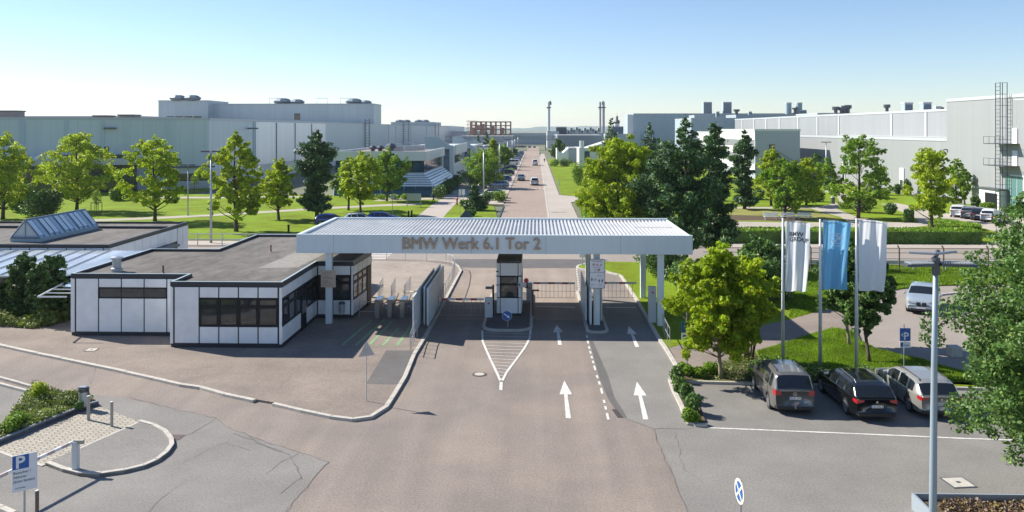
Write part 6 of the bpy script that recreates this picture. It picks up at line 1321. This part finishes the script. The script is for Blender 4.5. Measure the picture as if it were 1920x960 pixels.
cb = thing('stone_block', 'small pale concrete block at the edge of the side road near the big tree', 'block', (*P(1789, 668), 0)); x, y = P(1789, 668); MB().box(x - .3, x + .3, y - .3, y + .3, 0, .55).build('block', KERB, cb, bevel=.03)
# benches
for k, px in enumerate((1446, 1478, 1509)):
    x, y = at(px, 412, .05); t = thing('park_bench', ('white bench nearest the dark pine, left of three', 'white bench in the middle of the three', 'white bench farthest right of the three')[k], 'bench', (x, y, .05), 'white benches beside the bare soil bed')
    MB().box(x - .95, x + .95, y - .25, y + .25, .45, .52).build('seat', SWHITE, t); MB().box(x - .95, x + .95, y + .25, y + .32, .6, .95).build('backrest', SWHITE, t)
    for s_ in (-.8, .72): MB().box(x + s_, x + s_ + .08, y - .2, y + .28, .05, .45).build('leg', STEEL, t)
x, y = at(1562, 382, .05); t = thing('litter_bin', 'small dark litter bin beside the park path fork', 'litter bin', (x, y, .05)); MB().lathe((x, y, .05), [(.3, 0), (.33, 1.0)], 10).build('body', DSTEEL, t); MB().lathe((x, y, 1.05), [(.36, 0), (.3, .15)], 10).build('lid', STEEL, t)
# lower left: bin, bollards, boom
def bollard(px, pb, h, label, m_, r=.05):
    x, y = P(px, pb); t = thing('bollard', label, 'bollard', (x, y, 0), 'bollards at the parking entrance'); MB().lathe((x, y, 0), [(r, 0), (r, h)], 14).build('post', m_, t); MB().lathe((x, y, h), [(r, 0), (r * .8, .015)], 14).build('cap', SWHITE, t)
BO = mat('bollard_stone', (.36, .34, .29), .6)
bollard(166, 788, 1.0, 'pale bollard beside the litter bin on the paver strip', BO, .065); bollard(209.5, 800, 1.0, 'pale bollard in the middle of the paver strip', BO, .06); bollard(69.5, 985, 1.05, 'brown bollard beside the visitor parking sign', mat('bollard_brown', (.15, .11, .09), .6), .055)
x, y = P(157, 768); t = thing('litter_bin', 'grey cylindrical litter bin at the corner of the lower left flower bed', 'litter bin', (x, y, 0)); MB().lathe((x, y, 0), [(.2, .15), (.2, .78)], 18).build('body', STEEL, t, smooth=False); MB().lathe((x, y, .8), [(.2, 0), (.21, .12)], 18).build('rim', DSTEEL, t); MB().box(x - .2, x + .12, y - .12, y + .12, .95, .99).build('lid', STEEL, t); MB().tube([(x + .24, y - .05, 0), (x + .24, y - .05, 1.0)], .03, 8).build('post', DSTEEL, t)
x, y = P(142, 880, .1); t = thing('parking_barrier', 'long white parking barrier with pale red stripes across the lower left entrance', 'barrier', (x, y, .1))
MB().box(x - .09, x + .09, y - .1, y + .1, .1, 1.08).build('post', CLADW, t); MB().box(x - .06, x + .28, y - .06, y + .06, 1.0, 1.13).build('hinge', BO, t); MB().lathe((x - .1, y, .72), [(.05, 0), (.05, .12)], 8).build('lock', DSTEEL, t)
zz = 1.05; e = P(-60, 921, zz); s0 = Vector((x - .1, y, zz)); e = Vector((*e, zz)); dv = (e - s0); L = dv.length; dv.normalize(); nn = Vector((-dv.y, dv.x, 0)) * .035; m = MB(); mr = MB()
m.prism_dir([s0 - nn + Vector((0, 0, -.05)), s0 + nn + Vector((0, 0, -.05)), s0 + nn + Vector((0, 0, .05)), s0 - nn + Vector((0, 0, .05))], dv * L); m.build('boom', SWHITE, t)
k = .2
while k < L - .5:
    mr = MB(); a = s0 + dv * k; n2 = nn * 1.06; mr.prism_dir([a - n2 + Vector((0, 0, -.052)), a + n2 + Vector((0, 0, -.052)), a + n2 + Vector((0, 0, .052)), a - n2 + Vector((0, 0, .052))], dv * .32); k += .62; mr.build('stripe', mat('stripe_faded', (.50, .42, .41), .6), t)
# shallow blue box edge in far lower-left corner
# weeds near walls etc. left out
# ================================================================ VEHICLES
def interp(pts, x):
    if x <= pts[0][0]: return pts[0][1]
    for (a, b), (c, d) in zip(pts, pts[1:]):
        if x <= c:
            t = (x - a) / (c - a + 1e-9); return b + (d - b) * t
    return pts[-1][1]
KINDS = {
 'mpv': dict(L=4.4, W=1.83, top=[(0, 1.0), (.04, 1.08), (.30, 1.56), (.55, 1.66), (1.6, 1.69), (2.5, 1.64), (2.75, 1.55), (3.55, 1.10), (4.15, .93), (4.33, .75), (4.4, .55)], belt=[(0, 1.02), (2, .98), (3.5, .96), (4.4, .7)],
             hatch=(.04, .34), ws=(2.72, 3.52), side=[(.42, .82), (.92, 1.62), (1.72, 2.55), (2.62, 3.1)], wh=(.85, 3.53), r=.33, tum=.26),
 'wagon': dict(L=4.9, W=1.86, top=[(0, .92), (.05, 1.0), (.48, 1.36), (.8, 1.45), (1.9, 1.49), (2.6, 1.46), (2.85, 1.40), (3.65, 1.0), (4.5, .86), (4.8, .72), (4.9, .52)], belt=[(0, .95), (2, .92), (3.7, .90), (4.9, .62)],
               hatch=(.05, .50), ws=(2.82, 3.62), side=[(.62, 1.15), (1.25, 2.02), (2.12, 3.15)], wh=(.98, 3.92), r=.34, tum=.30),
 'suv': dict(L=4.75, W=1.92, top=[(0, 1.02), (.05, 1.10), (.60, 1.42), (1.1, 1.57), (2.0, 1.63), (2.6, 1.60), (2.85, 1.53), (3.5, 1.14), (4.35, 1.02), (4.65, .86), (4.75, .6)], belt=[(0, 1.05), (2, 1.04), (3.6, 1.02), (4.75, .75)],
             hatch=(.08, .62), ws=(2.80, 3.47), side=[(.95, 1.25), (1.33, 2.05), (2.15, 3.0)], wh=(.9, 3.76), r=.38, tum=.30),
 'hatch': dict(L=4.2, W=1.79, top=[(0, .92), (.05, 1.0), (.42, 1.36), (.7, 1.44), (1.6, 1.47), (2.2, 1.43), (2.4, 1.37), (3.1, 1.0), (3.85, .86), (4.1, .7), (4.2, .5)], belt=[(0, .96), (2, .92), (3.2, .9), (4.2, .65)],
               hatch=(.05, .46), ws=(2.38, 3.08), side=[(.55, .85), (.95, 1.6), (1.7, 2.65)], wh=(.78, 3.38), r=.32, tum=.28),
 'van': dict(L=4.9, W=1.9, top=[(0, 1.3), (.03, 1.6), (.12, 1.88), (.4, 1.93), (2.8, 1.93), (3.5, 1.86), (4.2, 1.25), (4.75, 1.05), (4.85, .8), (4.9, .55)], belt=[(0, 1.15), (2, 1.12), (4.2, 1.08), (4.9, .8)],
             hatch=(.0, .14), ws=(3.5, 4.18), side=[(.4, 1.4), (1.5, 2.5), (2.6, 3.5)], wh=(.9, 3.95), r=.33, tum=.16)}
CARM = {}
def paint(name, col, metal=.35, rough=.28): return mat('paint_' + name, col, rough, metal=metal, coat=.8)
CGL = mat('car_glass', (.012, .015, .018), .05, spec=.9); TYR = mat('tyre', (.015, .015, .016), .8); RIM = mat('rim_silver', (.50, .50, .52), .3, metal=.8); PLAS = mat('plastic_black', (.02, .02, .022), .55)
TL = mat('tail_lamp', (.42, .015, .02), .2, coat=.8); HL = mat('head_lamp', (.55, .58, .6), .12, metal=.4)
def car(kind, col, label, x, y, rz, z=.012, name='parked_car', grp=None, plate=None, tow=False, rails=False, badge=False, cat='car', kidney=False, trim=None, spokes=10):
    K = KINDS[kind]; L, W = K['L'], K['W']; t = thing(name, label, cat, (0, 0, 0), grp); zb = .2; NX = 100
    xs = sorted(set([L * i / NX for i in range(NX + 1)] + [.015, .05, L - .015, L - .05]))
    def wid(q):
        a = min(1, max(0, q) / .55); b = min(1, max(0, (L - q)) / .9); return W / 2 * (.86 + .14 * math.sin(a * 1.5708)) * (.80 + .20 * math.sin(b * 1.5708)) 
    rings = []; NS = 12
    for q in xs:
        T = interp(K['top'], q); Bq = min(interp(K['belt'], q), T - .03); w = wid(q); ez = zb + (.10 if q < .1 or q > L - .12 else 0) + max(0, (.25 - min(q, L - q))) * .2
        cols = [(0, ez), (w * .82, ez), (w * .95, ez + .03)]
        for s in range(NS + 1):
            f = s / NS; zz = ez + .08 + (Bq - ez - .08) * f; cols.append((w * (.975 + .03 * math.sin(f * math.pi * .9)), zz))
        wt = w * .985 - K['tum'] * (T - Bq) - .015; 
        hgt = T - Bq
        cols += [(w * .965, Bq + min(.03, hgt * .3)), (wt + .02 + .0 * w, T - min(.10, hgt * .35)), (wt - .05, T - min(.03, hgt * .12)), (wt * .6, T), (wt * .3, T + .006), (0, T + .008)]
        rings.append(cols)
    nc = len(rings[0]); iA = 3 + NS + 1   # index of lower window edge
    vs = []; ntot = 2 * nc - 1 - 1
    for q, c in zip(xs, rings):
        for (a, b) in c: vs.append((q, a, b))
        for (a, b) in c[1:-1][::-1]: vs.append((q, -a, b))
    per = 2 * nc - 2; fb = []; fg = []; ftr = []
    rw = K['r'] + .055
    for i in range(len(xs) - 1):
        xm = (xs[i] + xs[i + 1]) / 2
        for j in range(per):
            j2 = (j + 1) % per; f = (i * per + j, i * per + j2, (i + 1) * per + j2, (i + 1) * per + j)
            jj = j if j < nc - 1 else per - 1 - j  # mirrored row index
            c = rings[i]; zm = (c[jj][1] + c[min(jj + 1, nc - 1)][1]) / 2
            if 2 <= jj < iA and any((xm - wx) ** 2 + (zm - K['r']) ** 2 < rw ** 2 for wx in K['wh']): continue
            if jj == 1 and any(abs(xm - wx) < rw for wx in K['wh']): continue
            T = interp(K['top'], xm); Bq = interp(K['belt'], xm)
            if jj == iA and T - Bq > .17 and any(a < xm < b for a, b in K['side']): fg.append(f)
            elif jj >= iA + 2 and K['ws'][0] < xm < K['ws'][1]: fg.append(f)
            elif jj >= iA + 2 and K['hatch'][0] < xm < K['hatch'][1]: fg.append(f)
            elif jj <= 3 and trim: ftr.append(f)
            else: fb.append(f)
    fb.append(tuple(range(per))); fb.append(tuple(range((len(xs) - 1) * per, len(xs) * per))[::-1])
    def sub(fs):
        m = MB(); mp = {}
        for f in fs:
            for k in f:
                if k not in mp: mp[k] = len(m.v); m.v.append(vs[k])
            m.f.append(tuple(mp[k] for k in f)[::-1]); m.mi.append(0)
        return m
    sub(fb).build('body', col, t, smooth=True).data.polygons.foreach_set('use_smooth', [True] * len(fb))
    sub(fg).build('window_glass', CGL, t, smooth=True)
    if ftr: sub(ftr).build('sill_trim', trim, t)
    MB().box(.25, L - .25, -W / 2 + .2, W / 2 - .2, zb + .02, .75).build('underbody', PLAS, t)
    for wx in K['wh']:
        for s in (-1, 1):
            yo = s * (W / 2 - .015); yi = s * (W / 2 - .24); r = K['r']; n = 24
            wt = MB().tube([(wx, yi, r), (wx, yo, r)], [r, r], n, cap=True); w_ = wt.build('wheel', TYR, t, smooth=False)
            m = MB(); yy = yo + s * .004; rr = r * .68
            for k in range(spokes):
                a = 2 * math.pi * k / spokes; dx, dz = math.cos(a), math.sin(a); nx_, nz_ = -dz * .022, dx * .022
                pts = [(wx + dx * .04 - nx_, yy, r + dz * .04 - nz_), (wx + dx * rr - nx_ * 1.4, yy, r + dz * rr - nz_ * 1.4), (wx + dx * rr + nx_ * 1.4, yy, r + dz * rr + nz_ * 1.4), (wx + dx * .04 + nx_, yy, r + dz * .04 + nz_)]
                m.prism_dir(pts, (0, s * .012, 0))
            for k in range(20):
                a0, a1 = 2 * math.pi * k / 20, 2 * math.pi * (k + 1) / 20
                m.add([(wx + rr * .93 * math.cos(a0), yy + s * .01, r + rr * .93 * math.sin(a0)), (wx + rr * 1.06 * math.cos(a0), yy + s * .008, r + rr * 1.06 * math.sin(a0)), (wx + rr * 1.06 * math.cos(a1), yy + s * .008, r + rr * 1.06 * math.sin(a1)), (wx + rr * .93 * math.cos(a1), yy + s * .01, r + rr * .93 * math.sin(a1))], [(0, 1, 2, 3)])
            m.tube([(wx, yy, r), (wx, yy + s * .02, r)], .06, 10); m.build('rim', RIM, w_)
    bz = interp(K['belt'], 0)
    for s in (-1, 1):
        lz = bz - .02; w = wid(.1)
        m = MB(); 
        if kind == 'van': m.box(-.01, .05, s * w * .80 if s > 0 else -w * .98, s * w * .98 if s > 0 else -w * .80, .75, 1.15)
        elif kind == 'mpv': m.add([(-.012, s * w * .66, lz - .15), (-.012, s * w * .97, lz - .18), (.22, s * w * 1.06, lz - .16), (.22, s * w * 1.055, lz + .03), (-.012, s * w * .97, lz + .05), (-.012, s * w * .72, lz + .02)], [(0, 1, 4, 5), (1, 2, 3, 4)])
        else: m.add([(-.012, s * w * .62, lz - .10), (-.012, s * w * .97, lz - .17), (.26, s * w * 1.06, lz - .14), (.26, s * w * 1.055, lz - .0), (-.012, s * w * .97, lz + .0), (-.012, s * w * .62, lz - .03)], [(0, 1, 4, 5), (1, 2, 3, 4)])
        m.build('tail_light', TL, t)
        hz = interp(K['top'], L - .35) - .13; wf = wid(L - .1)
        MB().add([(L + .0, s * wf * .55, hz - .12), (L - .05, s * wf * .98, hz - .09), (L - .55, s * wid(L - .55) * 1.01, hz - .02), (L - .5, s * wid(L - .5) * 1.0, hz + .06), (L - .08, s * wf * .92, hz + .03), (L + .0, s * wf * .55, hz - .0)], [(0, 1, 4, 5), (1, 2, 3, 4)]).build('headlight', HL, t)
        mx = K['ws'][1] - .12; m = MB().box(mx - .1, mx + .06, s * (W / 2 + .02) if s > 0 else -(W / 2 + .2), s * (W / 2 + .2) if s > 0 else -(W / 2 + .02), interp(K['belt'], mx) + .03, interp(K['belt'], mx) + .17); m.build('mirror', col, t, bevel=.03)
        if rails: MB().tube([(.65, s * (W / 2 - .34), interp(K['top'], .65) + .0), (.8, s * (W / 2 - .33), interp(K['top'], 1) + .05), (2.3, s * (W / 2 - .33), interp(K['top'], 2) + .06), (2.6, s * (W / 2 - .34), interp(K['top'], 2.6))], .02, 6).build('roof_rail', rails, t)
        # door gaps
    g = MB()
    for q in [K['side'][0][0] + .5] + [(a[1] + b[0]) / 2 for a, b in zip(K['side'], K['side'][1:])][-1:] + [K['side'][-1][1] + .1]:
        for s in (-1, 1): w = wid(q) * 1.006; g.box(q - .006, q + .006, s * w - .004, s * w + .004, .42, interp(K['belt'], q) - .03)
    g.build('door_gap', PLAS, t)
    g = MB()
    for q in [(a[1] + b[0]) / 2 + .22 for a, b in zip(K['side'], K['side'][1:])][-2:]:
        for s in (-1, 1): g.box(q - .1, q + .1, s * wid(q) * 1.006 - .012, s * wid(q) * 1.006 + .012, interp(K['belt'], q) - .14, interp(K['belt'], q) - .11)
    g.build('door_handle', col, t)
    MB().box(-.02, .1, -W * .40, W * .40, .24, .36).build('rear_bumper', PLAS, t); MB().box(L - .1, L + .015, -W * .32, W * .32, .26, .40).build('front_grille', PLAS, t)
    pl = MB().box(-.022, -.012, -.26, .26, bz - .36, bz - .25).build('number_plate', SWHITE, t)
    MB().box(L + .012, L + .022, -.26, .26, .42, .53).build('number_plate', SWHITE, t)
    if plate:
        MB().box(-.026, -.021, .215, .26, bz - .36, bz - .25).build('plate_band', BLUES, pl); tx = text(plate, .115, SBLACK, t, (-.024, .19, bz - .345), (R(90), 0, R(-90)), depth=.001); tx.name = 'plate_lettering'
    if badge == 'ring':
        m = MB()
        for k in range(16): a0, a1 = R(k * 22.5), R(k * 22.5 + 22.5); m.add([(-.022, .075 * math.cos(a0), bz - .12 + .075 * math.sin(a0)), (-.022, .06 * math.cos(a0), bz - .12 + .06 * math.sin(a0)), (-.022, .06 * math.cos(a1), bz - .12 + .06 * math.sin(a1)), (-.022, .075 * math.cos(a1), bz - .12 + .075 * math.sin(a1))], [(0, 1, 2, 3)])
        for s in (-1, 1):
            for (a, b), (c, d) in (((-.04, .045), (-.012, -.045)), ((-.012, -.045), (0, -.01))): m.tube([(-.022, s * a, bz - .12 + b), (-.022, s * c, bz - .12 + d)], .006, 4)
        m.build('emblem', BRUSH, t)
    elif badge == 'disc': MB().tube([(-.014, 0, bz - .12), (-.026, 0, bz - .12)], .045, 14).build('emblem', BRUSH, t)
    if tow: MB().tube([(.1, 0, .34), (-.12, 0, .32), (-.14, 0, .42)], .025, 8).build('tow_hook', STEEL, t)
    if kidney:
        for s in (-1, 1): MB().box(L - .03, L + .03, s * .30 if s < 0 else .04, -.04 if s < 0 else .30, .56, .82).build('kidney_grille', PLAS, t, bevel=.03)
    if kind != 'van': MB().box(.015, .03, -.02, .35, bz + .09, bz + .11).build('wiper', PLAS, t)
    MB().add([(-.014, -W * .30, .40), (-.014, W * .30, .40), (-.014, W * .30, .405), (-.014, -W * .30, .405)], [(3, 2, 1, 0)]).build('bumper_line', PLAS, t)
    t.location = (x, y, z); t.rotation_euler = (0, 0, rz)
    return t
# x axis of a car runs from its tail to its nose; rz=90 deg drives away from the camera
PG = paint('warm_grey', (.165, .158, .147)); PB = paint('black', (.008, .009, .010), .1, .15); PS = paint('champagne_silver', (.33, .325, .30)); PW = paint('white_silver', (.38, .45, .50), .3); 
PBL = paint('blue', (.012, .05, .26)); PBL2 = paint('bright_blue', (.01, .12, .42)); PWH = paint('white', (.68, .70, .72), 0); PGR = paint('mid_grey', (.20, .22, .24)); PNV = paint('navy', (.012, .018, .045)); PGN = paint('dark_green_grey', (.10, .14, .13)); PRD = paint('red', (.25, .02, .02)); PLB = paint('light_blue_grey', (.25, .33, .42))
car('mpv', PG, 'grey people carrier with a tow hook, leftmost of the three parked by the flagpoles', 10.84, 34.95, R(88), plate='BGH 2701', tow=True, rails=PLAS, badge='ring')
car('wagon', PB, 'black estate car between the grey people carrier and the silver estate', 13.93, 34.2, R(90.5), plate='LA DN 231', rails=BRUSH, badge='disc', spokes=14)
car('wagon', PS, 'silver beige estate car with dark roof rails nearest the big tree', 16.72, 34.6, R(90), plate='DGF K 52', rails=PLAS, badge='disc')
x, y = P(1712, 585); car('suv', PW, 'pale silver car with large twin front grilles driving out of the side road', x + 2.3, y + 3.2, R(-118), name='moving_car', kidney=True, badge='disc', trim=PLAS)
# right car park
base = car('suv', PWH, 'white car at the left end of the row before the right hall', 0, 0, 0, grp='cars parked before the right hall')
def place(t, px, pb, rz, z=.06): x, y = P(px, pb, z); t.location = (x, y, z); t.rotation_euler = (0, 0, rz)
place(base, 1795, 408, R(58))
for kd, pt, l, px, pb in (('suv', PGR, 'grey car second from the left before the right hall', 1815, 411), ('suv', PNV, 'black car in the middle of the row before the right hall', 1834, 414), ('suv', PWH, 'white car second from the right before the right hall', 1853, 417), ('hatch', PNV, 'dark car at the right end of the row before the right hall', 1873, 420)):
    place(car(kd, pt, l, 0, 0, 0, grp='cars parked before the right hall'), px, pb, R(58))
# cars behind the canopy on the left
for kd, pt, l, px, pb in (('hatch', PBL, 'dark blue car left of the three parked behind the canopy', 590, 423), ('hatch', PWH, 'white car in the middle of the three parked behind the canopy', 645, 421), ('hatch', PBL2, 'bright blue car right of the three parked behind the canopy', 688, 419)): place(car(kd, pt, l, 0, 0, 0, grp='cars parked on the park lawn edge'), px, pb, R(12), .055)
# traffic on the main road
def onroad(kd, pt, l, px, pb, away=True):
    x, y = P(px, pb, .01); c = car(kd, pt, l, x, y, R(90 if away else -90), .01, 'moving_car'); 
    if not away: c.location.y += KINDS[kd]['L']
onroad('mpv', PWH, 'white people carrier driving away at the nearest crossing marks', 1002.3, 348); onroad('hatch', PGN, 'dark green grey car driving towards the gate on the left lane', 976.8, 339.5, False); onroad('van', PWH, 'white van driving away farther up the road', 1003, 310.5)
onroad('hatch', PNV, 'small dark car in the far distance at the left of the road end', 993, 277.5, False); onroad('hatch', PGR, 'small grey car in the far distance at the right of the road end', 1002, 277.5)
# parked row left of the road, nosed in
row = [('wagon', PWH, 139, 'white car nearest the camera in the row along the road'), ('wagon', PNV, 144, 'black car second in the row along the road'), ('hatch', PLB, 168, 'light blue grey car beside the clipped dark bush'), ('wagon', PBL, 187, 'blue car after the second bush of the parked row'), ('suv', PNV, 213, 'dark car with roof in shade in the middle of the parked row'), ('hatch', PNV, 240, 'black car beside the fourth lamp post'), ('hatch', PGR, 246, 'grey car next to the black one by the fourth lamp post'), ('van', PWH, 276, 'white van standing in the parked row'), ('wagon', PLB, 303, 'pale blue car right after the white van'), ('hatch', PBL, 311, 'blue car second after the white van'), ('hatch', PGR, 334, 'silver grey car third after the white van'), ('wagon', PLB, 350, 'light car fourth after the white van'), ('hatch', PNV, 372, 'dark car near the far end of the parked row'), ('hatch', PLB, 395, 'farthest pale car of the parked row')]
for kd, pt, yy, l in row: car(kd, pt, l, -5.5, yy, R(180), .06, grp='cars parked along the main road')
# shadow casting edge: none
# ================================================================ PEOPLE
def person(label, x, y, z, top, legs, rz=0, stride=.22, skin=(.45, .3, .22), hair=(.05, .035, .02)):
    t = thing('person', label, 'person', (x, y, z))
    J = {'pel': (0, 0, .95), 'ch': (0, .02, 1.22), 'nk': (0, .03, 1.46), 'hd': (0, .05, 1.58), 'ht': (0, .04, 1.72)}
    V = [J['pel'], J['ch'], J['nk'], J['hd'], J['ht']]; Rr = [.15, .15, .055, .085, .075]; Ed = [(0, 1), (1, 2), (2, 3), (3, 4)]
    for s in (-1, 1):
        b = len(V); st = stride * s
        V += [(s * .1, 0, .88), (s * .1, st * .55 + .04, .5), (s * .1, st - .03, .09), (s * .1, st + .14, .05)]; Rr += [.095, .065, .045, .04]; Ed += [(0, b), (b, b + 1), (b + 1, b + 2), (b + 2, b + 3)]
        b = len(V); V += [(s * .19, .02, 1.40), (s * .24, -st * .4, 1.13), (s * .25, -st * .8 + .08, .9), (s * .25, -st * .85 + .1, .8)]; Rr += [.06, .045, .035, .04]; Ed += [(1, b), (b, b + 1), (b + 1, b + 2), (b + 2, b + 3)]
    me = bpy.data.meshes.new('body'); me.from_pydata(V, Ed, []); o = bpy.data.objects.new('body', me); COL.objects.link(o)
    o.modifiers.new('s', 'SKIN'); 
    for i, r in enumerate(Rr): me.skin_vertices[0].data[i].radius = (r, r)
    me.skin_vertices[0].data[0].use_root = True; o.modifiers.new('u', 'SUBSURF').levels = 2
    m2 = bpy.data.meshes.new_from_object(o.evaluated_get(bpy.context.evaluated_depsgraph_get())); bpy.data.objects.remove(o)
    ms = [mat('skin', skin, .5), mat('hair', hair, .7), mat('top_' + top[0], top[1], .8), mat('trousers_' + legs[0], legs[1], .8), mat('shoe', (.03, .03, .03), .6)]
    for m in ms: m2.materials.append(m)
    for f in m2.polygons:
        c = f.center; f.use_smooth = True
        f.material_index = 4 if c.z < .1 else 3 if c.z < .98 and abs(c.x) < .2 else 1 if c.z > 1.64 or (c.z > 1.52 and c.y < .02) else 0 if c.z > 1.47 or (abs(c.x) > .2 and c.z < .88) else 2
    b = bpy.data.objects.new('body', m2); COL.objects.link(b); b.parent = t; t.rotation_euler = (0, 0, rz); return t
x, y = at(813, 381, .06); person('pedestrian in dark blue striding left along the avenue path', x, y, .06, ('navy', (.02, .03, .08)), ('black', (.02, .02, .025)), R(70), .32)
x, y = at(860, 365, .06); person('pedestrian in blue standing in the shade beside the gable wall', x, y, .06, ('blue', (.03, .10, .3)), ('blue2', (.03, .05, .12)), R(180), .1)
x, y = at(1021, 305, .06); person('dark dressed pedestrian on the right pavement near the white van', x, y, .06, ('black', (.02, .02, .025)), ('black', (.02, .02, .025)), 0, .2)
x, y = at(1012.5, 293, .06); person('far dark pedestrian on the right pavement beyond the white van', x, y, .06, ('dgrey', (.04, .04, .05)), ('black', (.02, .02, .025)), 0, .2)
x, y = at(857, 384, .06); t = thing('hydrant', 'small red hydrant post at the corner of the near lawn triangle', 'hydrant', (x, y, .06)); MB().lathe((x, y, .06), [(.13, 0), (.13, .75), (.2, .8), (.2, 1.0), (.1, 1.15)], 10).build('post', RED, t); MB().tube([(x - .2, y, .9), (x + .2, y, .9)], .07, 8).build('outlet', RED, t)
# ================================================================ HAZE
hz_ = MB().box(-3200, 3200, -80, 7200, -8, 75).build('haze', None)
hm = bpy.data.materials.new('haze'); hm.use_nodes = True; n = hm.node_tree; n.nodes.clear(); o = n.nodes.new('ShaderNodeOutputMaterial'); v = n.nodes.new('ShaderNodeVolumePrincipled'); v.inputs['Color'].default_value = (.85, .92, 1, 1); v.inputs['Density'].default_value = .00009; v.inputs['Anisotropy'].default_value = .2
n.links.new(v.outputs[0], o.inputs['Volume']); hz_.data.materials.append(hm); tag(hz_, kind='stuff')
